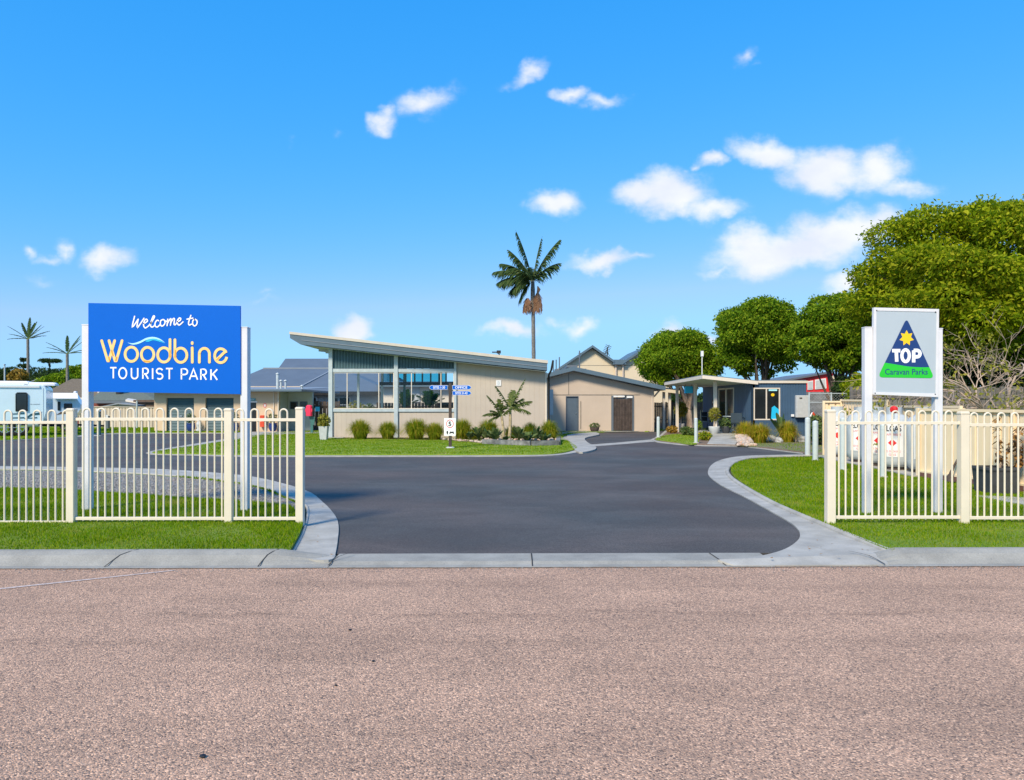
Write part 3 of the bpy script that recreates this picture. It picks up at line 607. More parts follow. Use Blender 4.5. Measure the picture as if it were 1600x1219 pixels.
# ================================================================== near objects
FY = 9.25
def fence(label, posts, panels, name='loop_top_fence'):
    c = W(posts[0][0], posts[0][2], FY); root = thing(name, label, 'fence', (c.x, FY, .1))
    for (px, pt, pb) in posts:
        x = Xp(px, FY); zt, zb = Zp(pt, FY), min(.1, Zp(pb, FY)) - .05; h = .047
        if px > 1000: h = .052
        mb = MB(); mb.bbox(x - h, x + h, FY - h, FY + h, zb, zt - .02, .004); p = mb.build('post', M['cream_paint'], root)
        mb = MB(); mb.bbox(x - h - .006, x + h + .006, FY - h - .006, FY + h + .006, zt - .03, zt, .012); mb.build('post_cap', M['cream_paint'], p)
    for (xa, xb, yt, yr, yb, x0, n, dx) in panels:
        zt, zr, zb = Zp(yt, FY), Zp(yr, FY), Zp(yb, FY); X0, X1 = Xp(xa, FY), Xp(xb, FY)
        for z in (zr, zb):
            mb = MB(); mb.bbox(X0, X1, FY - .018, FY + .018, z - .018, z + .018, .003); mb.build('rail', M['cream_paint'], root)
        r = dx * FY / F / 2; tb = .0118
        for i in range(n):
            cx = Xp(x0 + i * 2 * dx, FY)
            pts = [(cx - r, FY, zb - .03)] + [(cx - r * math.cos(math.pi * k / 10), FY, zt - tb - r + r * math.sin(math.pi * k / 10)) for k in range(11)] + [(cx + r, FY, zb - .03)]
            mb = MB(); mb.tube(pts, tb, 8); mb.build('hoop_picket', M['cream_paint'], root)
    return root
fence('cream loop-top metal fence with four posts, under the blue welcome sign', [(-135, 640, 820), (112, 638, 820), (358, 638, 814), (469, 636, 824)],
      [(-131, 107, 640, 660, 816, -124, 11, 11.4), (117, 353, 637, 655, 810, 136, 10, 11.4), (363, 464, 638, 656, 810, 375, 4, 11.4)])
# left run: last open picket at the end post
fence('cream loop-top metal fence in front of the gas cylinders, under the triangle sign', [(1297, 640, 816), (1505, 643, 819), (1752, 645, 822)],
      [(1303, 1500, 641, 661, 808, 1316, 9, 10.4), (1510, 1747, 644, 664, 809, 1522, 11, 10.6)])

# ---- welcome sign
SY = 10.3
root = thing('welcome_sign', 'large blue welcome board with yellow and white lettering on two white posts', 'sign', (Xp(257, SY), SY, .095))
for (px, pt) in ((133, 508), (381, 512)):
    x = Xp(px, SY); mb = MB(); mb.bbox(x - .05, x + .05, SY, SY + .13, .05, Zp(pt, SY), .006); p = mb.build('post', M['white_paint'], root)
    mb = MB(); mb.bbox(x - .053, x + .053, SY - .003, SY + .133, Zp(pt, SY), Zp(pt, SY) + .012, .004); mb.build('post_cap', M['white_paint'], p)
by = SY - .02; q = [(138, 473.5), (375.5, 478), (375.5, 616), (138, 612)]
mb = MB(); f = [W(a_, b_, by) for a_, b_ in q]; mb.prism(f[::-1], 0, down=(0, .03, 0)); board = mb.build('board', M['sign_blue'], root)
mb = MB()
fr4 = [W(142, 478, by + .05), W(371, 482, by + .05), W(371, 612, by + .05), W(142, 608, by + .05)]
for i in range(4): mb.bar(fr4[i], fr4[(i + 1) % 4], .04, .04)
mb.build('frame', M['white_paint'], root)
def SP(d):  # crop coordinates (5.714 px per photo px, origin 120,460) -> board plane
    return lambda p, o: W(120 + p[0] / 5.714, 460 + p[1] / 5.714, d - o * .001)
P_ = SP(by - .003)
def arc(cx, cy, rx, ry, a0, a1, n=22): return [(cx + rx * math.cos(R(a0 + (a1 - a0) * k / n)), cy - ry * math.sin(R(a0 + (a1 - a0) * k / n))) for k in range(n + 1)]
mb = MB(); k = 0
WO = [[(222, 414), (276, 594)], [(286, 594), (338, 414)], [(288, 414), (342, 594)], [(352, 594), (404, 414)],
      arc(487, 535, 56, 64, 0, 360), arc(632, 537, 56, 64, 0, 360), arc(778, 541, 56, 64, 0, 360), [(832, 404), (832, 548)], [(876, 406), (876, 550)], arc(928, 544, 55, 64, 0, 360),
      [(1030, 478), (1031, 606)], [(1030, 431), (1030.5, 440)], [(1094, 606), (1094, 530)] + arc(1139, 532, 45, 50, 180, 0, 12) + [(1184, 606)],
      arc(1285, 548, 54, 62, 24, 350, 26), [(1248, 585), (1328, 507)]]
for s_ in WO: mb.stroke(s_, 24, P_, k * .25, cap=(k != 13)); k += 1
mb.build('lettering', M['letter_yellow'], board)
mb = MB()
for s_ in ([(284, 560), (292, 594)], [(309, 500), (322, 544)], [(346, 590), (356, 560)], [(832, 500), (830, 560)], [(876, 560), (880, 500)], [(1248, 585), (1272, 562)], [(600, 596), (650, 600)]): mb.stroke(s_, 10, P_, 4.2 + .2 * len(mb.f) / 9)
mb.build('lettering_shade', M['letter_orange'], board)
def swash(mb, top, bot, o):
    for i in range(len(top) - 1): mb.face([P_(top[i], o), P_(top[i + 1], o), P_(bot[i + 1], o), P_(bot[i], o)])
tp = catmull([(452, 430), (500, 437), (560, 420), (620, 390), (680, 380), (740, 396), (790, 434)], 5)
bt = catmull([(452, 430), (500, 449), (560, 438), (620, 408), (680, 396), (740, 408), (790, 434)], 5)
mb = MB(); swash(mb, tp, bt, 1); mb.build('wave_mark', M['letter_cyan_pale'], board)
tp = catmull([(610, 418), (640, 404), (680, 398), (730, 406), (788, 437)], 5); bt = catmull([(610, 420), (640, 424), (680, 410), (730, 420), (788, 438)], 5)
mb = MB(); swash(mb, tp, bt, .6); mb.build('wave_mark', M['letter_cyan'], board)
# TOURIST PARK, drawn as strokes
mb = MB(); k = 0
def gl(ch, x, w_, y0, y1):
    m_ = (y0 + y1) / 2; h_ = y1 - y0; c_ = x + w_ / 2
    if ch == 'T': return [[(x, y0), (x + w_, y0)], [(c_, y0), (c_, y1)]]
    if ch == 'O': return [arc(c_, m_, w_ / 2, h_ / 2, 0, 360)]
    if ch == 'U': return [[(x, y0), (x, y1 - w_ / 2)] + arc(c_, y1 - w_ / 2, w_ / 2, w_ / 2, 180, 360, 10) + [(x + w_, y0)]]
    if ch == 'I': return [[(c_, y0), (c_, y1)]]
    if ch in 'RP':
        r_ = h_ * .27; o = [[(x, y1), (x, y0), (x + w_ - r_, y0)] + arc(x + w_ - r_, y0 + r_, r_, r_, 90, -90, 8) + [(x, y0 + 2 * r_)]]
        if ch == 'R': o.append([(x + w_ * .45, y0 + 2 * r_), (x + w_, y1)])
        return o
    if ch == 'S': return [[(x + w_ * .95, y0 + h_ * .17)] + arc(c_, y0 + h_ * .26, w_ * .46, h_ * .25, 45, 250, 9) + arc(c_, y1 - h_ * .26, w_ * .48, h_ * .26, 70, -135, 9)]
    if ch == 'A': return [[(x, y1), (c_, y0), (x + w_, y1)], [(x + w_ * .2, y0 + h_ * .68), (x + w_ * .8, y0 + h_ * .68)]]
    if ch == 'K': return [[(x, y0), (x, y1)], [(x + w_, y0), (x, y0 + h_ * .62)], [(x + w_ * .35, y0 + h_ * .45), (x + w_, y1)]]
for ch, x, w_ in (('T', 298, 56), ('O', 376, 68), ('U', 488, 56), ('R', 590, 48), ('I', 670, 14), ('S', 710, 58), ('T', 796, 60), ('P', 934, 54), ('A', 1006, 72), ('R', 1108, 48), ('K', 1198, 56)):
    dy = (x - 298) * .016
    for s_ in gl(ch, x, w_, 655 + dy, 750 + dy): mb.stroke(s_, 13, P_, .2 + .2 * (k % 5), cap=False); k += 1
mb.build('lettering', M['letter_white'], board)
# "Welcome to", brush script
mb = MB(); k = 0
SCR = [[(516, 196), (496, 292), (548, 222)], [(548, 222), (540, 296), (600, 214)], [(598, 262), (630, 240), (622, 222), (604, 236), (596, 276), (612, 300), (642, 280)],
       [(642, 280), (672, 240), (694, 200), (682, 196), (662, 250), (660, 284), (676, 292), (696, 276)], [(730, 236), (716, 232), (700, 254), (700, 282), (718, 292), (742, 272)],
       [(766, 226), (750, 236), (746, 266), (760, 284), (782, 268), (788, 240), (774, 226), (766, 226)], [(786, 240), (800, 240)],
       [(812, 222), (806, 280)], [(808, 262), (832, 222), (842, 224), (836, 276)], [(838, 258), (860, 218), (872, 222), (868, 264), (878, 272), (892, 256)],
       [(892, 246), (922, 234), (928, 216), (914, 212), (898, 236), (900, 262), (916, 274), (948, 246)],
       [(1018, 188), (998, 252), (1004, 274), (1024, 266)], [(984, 222), (1036, 212)], [(1052, 222), (1036, 236), (1036, 268), (1052, 282), (1070, 268), (1074, 240), (1060, 224), (1050, 222)]]
for s_ in SCR: mb.stroke(catmull(s_, 4), 11, P_, .2 + .25 * k); k += 1
mb.build('lettering', M['letter_white'], board)

# ---- triangle sign
TY = 10.05
root = thing('caravan_park_sign', 'grey portrait sign with navy and green triangle on two white posts', 'sign', (Xp(1413, TY), TY, .095))
for (px, pt) in ((1357.5, 512), (1467.5, 514)):
    x = Xp(px, TY); mb = MB(); mb.bbox(x - .052, x + .052, TY, TY + .10, .05, Zp(pt, TY), .006); p = mb.build('post', M['white_paint'], root)
    mb = MB(); mb.bbox(x - .055, x + .055, TY - .003, TY + .103, Zp(pt, TY), Zp(pt, TY) + .012, .004); mb.build('post_cap', M['white_paint'], p)
ty = TY - .03; q = [(1365.5, 481), (1467.5, 483), (1466, 621), (1364.5, 615)]; q = [(1365.5, 480.5), (1467.3, 483), (1466, 620.5), (1364.5, 616.5)]
inn = [(1369.5, 485.5), (1463.5, 487.5), (1462, 615), (1369, 612.5)]
mb = MB()
for i in range(4):
    A_, B_, C_, D_ = W(*q[i], ty), W(*q[(i + 1) % 4], ty), W(*inn[(i + 1) % 4], ty), W(*inn[i], ty); mb.prism([A_, D_, C_, B_], 0, down=(0, .05, 0))
mb.build('frame', M['white_paint'], root)
mb = MB(); mb.prism([W(*p, ty + .006) for p in inn][::-1], 0, down=(0, .03, 0)); board = mb.build('board', M['panel_grey'], root)
for (a_, b_) in ((1370, 485), (1462, 487.5), (1367.5, 614.5), (1461.5, 616)):
    c = W(a_, b_, ty - .004); mb = MB(); mb.tube([c, c + Vector((0, .01, 0))], .008, 8); mb.build('screw', M['black'], board)
SQ = lambda p, o: W(1280 + p[0] / 5, 460 + p[1] / 5, ty + .003 - o * .001)   # crop coordinates, 5 px per photo px
def rounded(pts, r, n=6):
    out = []
    for i in range(len(pts)):
        a_, b_, c_ = Vector(pts[i - 1]), Vector(pts[i]), Vector(pts[(i + 1) % len(pts)]); u_ = (a_ - b_).normalized(); w_ = (c_ - b_).normalized()
        for k in range(n + 1): t = k / n; out.append((b_ + u_ * r * (1 - t) ** 2 + w_ * r * t ** 2))
    return out
tri_ = rounded([(683, 185), (900, 655), (458, 648)], 42)
mb = MB(); mb.face([SQ(p, 0) for p in tri_]); mb.build('triangle_mark', M['logo_navy'], board)
gb = [(512, 534)] + [Vector(p) for p in catmull([(512, 534), (600, 548), (700, 564), (800, 570), (861, 569)], 4)][1:]
mb = MB(); mb.face([SQ(p, 1) for p in gb + rounded([(861, 569), (900, 655), (458, 648), (512, 534)], 42)[7:21]]); mb.build('green_band', M['logo_green'], board)
st = []
for k in range(14):
    r_ = 63 if k % 2 == 0 else 37; an = R(90 + k * 360 / 14); st.append((683 + r_ * .92 * math.cos(an), 342 - r_ * math.sin(an)))
mb = MB(); mb.face([SQ(p, 1) for p in st]); mb.build('star_mark', M['logo_yellow'], board)
mb = MB()
for k, s_ in enumerate([[(570, 440), (634, 440)], [(602, 440), (606, 526)], arc(675, 479, 29, 46, 0, 360), [(738, 532), (738, 438)], [(738, 438), (762, 438)] + arc(764, 463, 24, 25, 90, -90, 8) + [(740, 488)]]): mb.stroke(s_, 27 if k != 2 else 25, SQ, 1.6 + k * .2, cap=False)
mb.build('lettering', M['letter_white'], board)
mb = MB(); text_into(mb, 'Caravan Parks', 334, 46, lambda p, o: SQ((514 + p.x, 628 - p.y), 1.6), off=.012); mb.build('lettering', M['logo_navy'], board)

# ---- bollards
def bollard(px, pt, pb, wpx, label, rope=False):
    c = G(px, pb, .09); d = c.y; r = wpx * d / F / 2; zt = Zp(pt, d); mb = MB()
    mb.lathe((c.x, c.y, 0), [(r, .02), (r, zt - r * .9), (r * .96, zt - r * .5), (r * .8, zt - r * .2), (r * .45, zt - .01), (.01, zt)], 18)
    root = thing('bollard', label, 'bollard', (c.x, c.y, .09), 'pale round bollards beside the driveway'); mb.build('post', M['bollard_paint'], root)
    mb = MB(); mb.lathe((c.x, c.y, 0), [(r * 1.7, .075), (r * 1.7, .105), (r * 1.5, .115), (r * 1.02, .118)], 18); mb.build('base_collar', M['concrete'], root)
    mb = MB(); mb.lathe((c.x, c.y, 0), [(r * 1.03, zt - r * 2.2), (r * 1.03, zt - r * 2.05)], 18); mb.build('cap_seam', M['galv'], root)
bollard(1028.5, 651, 683.5, 5, 'pale bollard at the left tip of the office lawn')
bollard(1087.5, 653, 692, 5.4, 'pale bollard between the office lawn and the concrete path')
bollard(1262, 652, 712, 8, 'pale bollard nearest the blue office, taller-looking of the two outside the fence')
bollard(1274, 657, 720, 8.4, 'pale bollard just left of the cream fence end post')
bollard(1317, 652, 735, 8.6, 'pale bollard behind the fence, left of the gas cylinders')
bollard(1380, 662, 746, 8.6, 'pale bollard behind the fence, between the white sign posts')

# ---- gas cylinders
def tank(X, Y, label, sign=None, face=0):
    root = thing('gas_cylinder', label, 'gas cylinder', (X, Y, .09), 'grey gas cylinders behind the fence'); r = .335; b = .18
    mb = MB(); mb.lathe((X, Y, b), [(.05, 0), (r * .75, .015), (r * .95, .08), (r, .17), (r, .93), (r * .96, 1.02), (r * .8, 1.11), (r * .5, 1.17), (.08, 1.19)], 26); mb.build('tank_body', M['tank_grey'], root)
    mb = MB(); mb.lathe((X, Y, .10), [(r * .66, 0), (r * .66, .13)], 22); mb.build('foot_ring', M['timber_dark'], root)
    mb = MB(); n = 16
    for k in range(n):
        a0, a1 = 2 * math.pi * k / n, 2 * math.pi * (k + 1) / n; rr = r * .48
        mb.prism([(X + rr * math.cos(a0), Y + rr * math.sin(a0), b + 1.33), (X + rr * math.cos(a1), Y + rr * math.sin(a1), b + 1.33), (X + rr * .94 * math.cos(a1), Y + rr * .94 * math.sin(a1), b + 1.33), (X + rr * .94 * math.cos(a0), Y + rr * .94 * math.sin(a0), b + 1.33)], .19)
    mb.build('collar_guard', M['tank_grey'], root)
    mb = MB(); mb.tube([(X, Y, b + 1.16), (X, Y, b + 1.28)], .02, 8); mb.tube([(X, Y, b + 1.26), (X + .1, Y - .05, b + 1.27), (X + .2, Y - .02, b + 1.36)], .012, 6); mb.build('valve', M['joint'], root)
    # wrap-round white label with writing
    an0 = math.atan2(-Y, -X) + face
    def LP(u_, z, o=0): q_ = an0 + u_ / r; return Vector((X + (r + .004 + o * .001) * math.cos(q_), Y + (r + .004 + o * .001) * math.sin(q_), z))
    mb = MB(); n = 10
    for k in range(n): mb.face([LP(-.22 + .44 * k / n, .42), LP(-.22 + .44 * (k + 1) / n, .42), LP(-.22 + .44 * (k + 1) / n, 1.16), LP(-.22 + .44 * k / n, 1.16)])
    lb = mb.build('label_sheet', M['label_white'], root)
    mb = MB(); text_into(mb, 'ELGAS', .36, .13, lambda p, o: LP(-.18 + p.x, .98 + p.y, 3), off=.02); mb.build('lettering', M['black'], lb)
    mb = MB(); text_into(mb, 'FLAMMABLE', .34, .045, lambda p, o: LP(-.17 + p.x, .89 + p.y, 3)); text_into(mb, 'NO SMOKING', .32, .045, lambda p, o: LP(-.16 + p.x, .52 + p.y, 3)); text_into(mb, 'GAS', .14, .045, lambda p, o: LP(-.07 + p.x, .45 + p.y, 3)); mb.build('lettering', M['red_text'], lb)
    mb = MB(); mb.face([LP(-.085, .73, 6), LP(0, .645, 6), LP(0, .815, 6)]); mb.face([LP(0, .645, 6), LP(.085, .73, 6), LP(0, .815, 6)]); mb.build('diamond_mark', M['red'], lb)
tank(8.97, 20.3, 'grey gas cylinder half hidden behind the end post, farthest left')
tank(8.77, 18.5, 'grey gas cylinder left of the left white sign post', face=-.1)
tank(8.62, 17.45, 'grey gas cylinder mostly behind the left white sign post', face=.15)
tank(8.52, 16.4, 'grey gas cylinder centred between the two white sign posts', face=-.12)
tank(8.77, 15.68, 'grey gas cylinder nearest the fence corner, partly hidden by the cream panel', face=.1)
mb = MB(); mb.prism([(8.15, 14.95, .13), (9.3, 14.95, .13), (9.45, 20.9, .13), (8.5, 20.9, .13)], .08); struct(mb, 'paving', M['concrete'])
mb = MB(); mb.tube([W(1352, 645, 18), W(1368, 650, 17.5), W(1385, 662, 17), W(1397, 668, 16.6), W(1400, 650, 16.4), W(1397, 644, 16.3)], .014, 6)
solo(mb, 'gas_hose', M['timber_dark'], 'dark rubber hose looping over the gas cylinders', 'hose', W(1385, 662, 17))
c = W(1397, 640, 15.6); mb = MB(); blob(mb, (c.x, c.y, c.z), .085, 9, .9); root = thing('valve_cover', 'small red cover on top of a gas cylinder', 'valve cover', tuple(c)); mb.build('cover', M['red'], root)
mb = MB(); mb.tube([c, c + Vector((0, 0, -.2))], .015, 6); mb.build('stem', M['galv'], root)

# ---- cream steel fence on the right boundary
def steel_fence(label, segs, base=.10, plinth=False, name='steel_fence'):
    A0 = segs[0][0]; root = thing(name, label, 'fence', (A0[0], A0[1], base))
    for (A_, B_, zA, zB, no) in segs:
        z0 = base + (.13 if plinth else 0)
        mb = MB(); mb.ribs(A_, B_, z0, zA, zB, .19, .05, .035, no, .05); mb.build('sheet', M['fence_cream'], root)
        t = (Vector(B_) - Vector(A_)).normalized(); o = Vector(no) * .012
        for za, zb_ in ((zA + .02, zB + .02), (z0 - .02, z0 - .02)):
            mb = MB(); mb.bar((A_[0] + o.x, A_[1] + o.y, za), (B_[0] + o.x, B_[1] + o.y, zb_), .065, .05); mb.build('rail', M['fence_cream'], root)
        if plinth:
            mb = MB(); mb.bar((A_[0], A_[1], base + .045), (B_[0], B_[1], base + .045), .09, .11); mb.build('brick_plinth', M['brick_brown'], root)
        L_ = (Vector(B_) - Vector(A_)).length; n = max(1, round(L_ / 2.4))
        for i in range(n + 1):
            p = Vector(A_) + t * L_ * i / n; zt = zA + (zB - zA) * i / n + .05
            mb = MB(); p2 = p + o * 2.6; mb.obox((p2.x, p2.y, (zt + base) / 2), (t.x * .03, t.y * .03, 0), (no[0] * .022, no[1] * .022, 0), (0, 0, (zt - base) / 2)); mb.build('post', M['fence_cream'], root)
    return root
steel_fence('cream steel sheet fence on a low brick plinth, right of the gas cylinders', [((8.30, 15.0), (9.35, 8.0), 1.45, 1.42, (-.989, -.148))], .10, True)
steel_fence('cream steel fence panel closing the gas cylinder bay at its near end', [((8.34, 15.10), (9.28, 15.10), 1.44, 1.44, (0, 1))])
steel_fence('cream steel fence behind the row of gas cylinders', [((9.42, 21.0), (9.30, 18.2), 1.66, 1.64, (-1, 0)), ((9.30, 18.15), (9.26, 15.15), 1.50, 1.50, (-1, 0))])
steel_fence('cream steel fence panel closing the gas cylinder bay at its far end', [((8.9, 21.05), (9.42, 21.05), 1.62, 1.62, (0, -1))])
# planter with dying shrub
Y0 = 12.2; xa, xb = Xp(1546, Y0), Xp(1592, Y0)
root = thing('planter_box', 'dark square planter trough holding a withered brown plant by the cream fence', 'planter', ((xa + xb) / 2, Y0, .1))
mb = MB()
zt = Zp(733, Y0); A_ = [(xa + .03, Y0), (xb - .03, Y0), (xb - .03, Y0 + .45), (xa + .03, Y0 + .45)]; B_ = [(xa, Y0 - .02), (xb, Y0 - .02), (xb, Y0 + .47), (xa, Y0 + .47)]
mb.idx([(p[0], p[1], .1) for p in A_] + [(p[0], p[1], zt) for p in B_], [(3, 2, 1, 0), (0, 1, 5, 4), (1, 2, 6, 5), (2, 3, 7, 6), (3, 0, 4, 7)]); mb.build('trough', M['planter_dark'], root)
mb = MB()
for i in range(4):
    p, q_ = B_[i], B_[(i + 1) % 4]; mb.bar((p[0], p[1], zt), (q_[0], q_[1], zt), .04, .045)
mb.build('rim', M['planter_dark'], root)
mb = MB(); mb.face([(p[0], p[1], zt - .05) for p in B_]); mb.build('soil', M['mulch'], root)
def withered(name, label, X, Y, z0, hgt, seed, mat='terracotta_leaf'):
    rr = random.Random(seed); root = thing(name, label, 'plant', (X, Y, z0)); V = []
    mb = MB(); stems = []
    for k in range(4):
        p = Vector((X + rr.uniform(-.05, .05), Y + rr.uniform(-.05, .05), z0)); pts = [p.copy()]; d = Vector((rr.uniform(-.25, .25), rr.uniform(-.2, .2), 1)).normalized()
        for i in range(6): p = p + d * hgt / 6 * rr.uniform(.7, 1.1); d = (d + Vector((rr.uniform(-.2, .2), rr.uniform(-.2, .2), 0))).normalized(); pts.append(p.copy())
        mb.tube(pts, [.014 - .0018 * i for i in range(7)], 5); stems.append(pts)
    mb.build('stem', M['bark_pale'], root)
    for pts in stems:
        for p in pts[2:]:
            for j in range(7):
                a_ = rr.uniform(0, 6.28); l = rr.uniform(.06, .15); t = Vector((math.cos(a_) * .6, math.sin(a_) * .6, -.8 + rr.random())).normalized() * l; q = t.cross(Vector((0, 0, 1)))
                q = (q.normalized() if q.length > 1e-4 else Vector((1, 0, 0))) * l * .28; c = p + Vector((rr.uniform(-.04, .04),) * 3); V += [c, c + t * .5 + q, c + t, c + t * .5 - q]
    np_obj('foliage', [tuple(v_) for v_ in V], 4, M[mat], root, tuple(root.location)).location = (0, 0, 0)
withered('withered_plant', 'brown withered plant growing up out of the dark trough', Xp(1562, Y0 + .2), Y0 + .2, .42, .95, 4)
withered('withered_plant', 'brown withered plant at the right edge, in the dark trough corner', Xp(1588, Y0 + .2), Y0 + .2, .42, .7, 11)
mb = MB(); mb.tube([W(1482, 752, 13.9), W(1486, 738, 13.9), W(1496, 718, 13.9)], [.05, .03, .02], 6); mb.lathe(tuple(W(1485, 752, 13.9)), [(.09, 0), (.06, .1), (.03, .14)], 8)
solo(mb, 'garden_stake', M['timber_dark'], 'dark leaning stake against the cream fence foot', 'stake', tuple(W(1484, 752, 13.9)))
# ================================================================== the long beige building (open-sided hall)
D0 = 32.4
X = lambda px: Xp(px, D0)
Z = lambda py: Zp(py, D0)
RT = lambda x: 4.59 - (x - Xp(453, 31.8)) * .1135      # roof top height along x
hall = thing('park_hall', 'long beige board-clad hall with a single sloping grey-blue roof', 'building', (X(683), D0, .08))
x0, xm, xw, x1 = X(517), X(619), X(711.5), X(853)
FB = .36
ztf = lambda x: RT(x) - FB - .02
for (a_, b_) in ((x0 + .05, xm - .05), (xm + .05, xw - .05)):
    mb = MB(); mb.ribs((a_, D0), (b_, D0), .05, 1.22, 1.22, .215, .011, .006, (0, -1), .12); mb.build('low_wall', M['beige_board'], hall)
    mb = MB(); mb.box(a_, b_, D0 - .05, D0 + .16, 1.222, 1.34); mb.build('sill', M['galv'], hall)
    mb = MB(); mb.box(a_, b_, D0 - .06, D0 + .08, Z(581.5), Z(576.5)); mb.build('beam', M['galv'], hall)
    mb = MB(); mb.ribs((a_, D0), (b_, D0), Z(576), ztf(a_), ztf(b_), .13, .05, .03, (0, -1), .06); mb.build('gable_sheet', M['teal_sheet'], hall)
for x, w_ in ((x0, .085), (xm, .085), (xw, .05)):
    mb = MB(); mb.box(x - w_, x + w_, D0 - .10, D0 + .10, .03, ztf(x)); mb.build('post', M['galv'], hall)
def window(parent, x_a, x_b, z_a, z_b, y, mull, frame='trim_cream', pane='clear_glass', fw=.035):
    mb = MB(); zs = sorted([z_a, z_b])
    mb.box(x_a, x_b, y - .03, y + .03, zs[1] - fw, zs[1]); mb.box(x_a, x_b, y - .03, y + .03, zs[0], zs[0] + fw)
    for x in [x_a + fw / 2, x_b - fw / 2] + list(mull): mb.box(x - fw / 2, x + fw / 2, y - .028, y + .028, zs[0] + fw, zs[1] - fw)
    o = mb.build('window', M[frame], parent)
    xs = [x_a + fw] + sorted(mull) + [x_b - fw]
    for i in range(len(xs) - 1):
        m2 = MB(); m2.box(xs[i] + fw / 2, xs[i + 1] - fw / 2, y - .004, y + .004, zs[0] + fw, zs[1] - fw); m2.build('pane', M[pane], o)
    return o
window(hall, x0 + .09, xm - .09, 1.345, Z(582), D0, [X(542.5), X(592)])
window(hall, xm + .09, xw - .05, 1.345, Z(582), D0, [X(643), X(689)])
mb = MB(); mb.ribs((xw + .05, D0 + .001), (x1 - .03, D0 + .001), .05, ztf(xw), ztf(x1), .215, .011, .006, (0, -1), .12); mb.build('wall', M['beige_board'], hall)
mb = MB(); mb.box(x1 - .03, x1 + .04, D0 - .02, D0 + .06, .05, ztf(x1)); mb.build('corner_trim', M['trim_cream'], hall)
YB = 40.0
mb = MB(); mb.ribs((x1 + .03, D0 + .06), (x1 + .03, YB), .05, ztf(x1), ztf(x1), .215, .011, .006, (1, 0), .12); mb.build('wall', M['beige_board'], hall)
mb = MB(); mb.box(xw + .06, xw + .16, D0 + .13, YB, .05, ztf(xw) - .03); mb.build('wall', M['beige_plain'], hall)
# roof: slab with fascia, pale capping, sheets; raked nose at the high end
xa, xb = Xp(453, 31.8), Xp(855, 31.8); YF = 31.8; YR = 41.5
mb = MB(); prof = [(xa, RT(xa)), (xa, RT(xa) - .18), (xa + .45, RT(xa + .45) - .40), (xb, RT(xb) - .32), (xb, RT(xb))]
mb.prism([(x, YF, z) for x, z in prof], 0, down=(0, YR - YF, 0)); roof = mb.build('roof', M['roof_slate'], hall)
mb = MB(); mb.prism([(x, YF - .03, z) for x, z in [(xa - .02, RT(xa) + .10), (xa - .02, RT(xa) - .01), (xb + .03, RT(xb) - .01), (xb + .03, RT(xb) + .12)]], 0, down=(0, YR - YF + .06, 0)); mb.build('roof_capping', M['roof_cap'], roof)
mb = MB(); mb.prism([(x, YF - .02, z) for x, z in [(xa + .5, RT(xa + .5) - .20), (xa + .5, RT(xa + .5) - .225), (xb, RT(xb) - .185), (xb, RT(xb) - .16)]], 0, down=(0, .02, 0)); mb.build('fascia_lip', M['gray_roof_pale'], roof)
mb = MB(); zz = lambda x: RT(x) - .415
mb.prism([(xa + .62, YF + .05, zz(xa + .62)), (xb - .05, YF + .05, zz(xb) + .06), (xb - .05, YR - .05, zz(xb) + .06), (xa + .62, YR - .05, zz(xa + .62))], .012); mb.build('soffit', M['soffit'], roof)
mb = MB()
for k in range(6):
    y = 33.5 + k * 1.25; mb.bar((xa + .8, y, zz(xa + .8) - .07), (xw, y, zz(xw) - .05), .06, .12)
mb.build('rafter', M['galv'], roof)
mb = MB(); mb.tube([(x1 + .12, D0 - .1, .08), (x1 + .12, D0 - .1, RT(xb) - .5), (x1 + .2, YF - .05, RT(xb) - .3), (x1 + .28, YF - .06, RT(xb) + .12)], .045, 8); mb.build('downpipe', M['joint'], hall)
# rear of the open part: dark posts, beam, teal glazing, low rail
for px in (677 + 12, 632, 597, 560, 521):
    x = Xp(px, YB); mb = MB(); mb.box(x - .06, x + .06, YB - .06, YB + .06, .05, RT(x) - .43); mb.build('post', M['post_green' if px > 600 else 'galv'], hall)
mb = MB(); mb.box(Xp(592, YB), xw + .1, YB - .09, YB + .09, Zp(602, YB), Zp(597, YB)); mb.build('beam', M['black'], hall)
fr = MB(); xs_ = [Xp(p, YB) for p in (598, 610, 622, 634, 648, 660, 673, 686, 697)]
for x in xs_: fr.box(x - .04, x + .04, YB - .05, YB + .05, Zp(597, YB), RT(x) - .45)
o = fr.build('window', M['post_green'], hall)
for i in range(len(xs_) - 1):
    m2 = MB(); m2.box(xs_[i] + .045, xs_[i + 1] - .045, YB - .006, YB + .006, Zp(596.5, YB), Zp(583, YB)); m2.build('pane', M['teal_glass'], o)
mb = MB(); mb.box(x0, xw, D0 + .2, YB, .09, .12); mb.build('floor_slab', M['concrete'], hall)
mb = MB(); mb.prism([(X(505), D0 - .5, .11), (X(540), D0 - .5, .11), (X(540), D0 - .07, .11), (X(505), D0 - .07, .11)], .06); struct(mb, 'paving', M['concrete'])
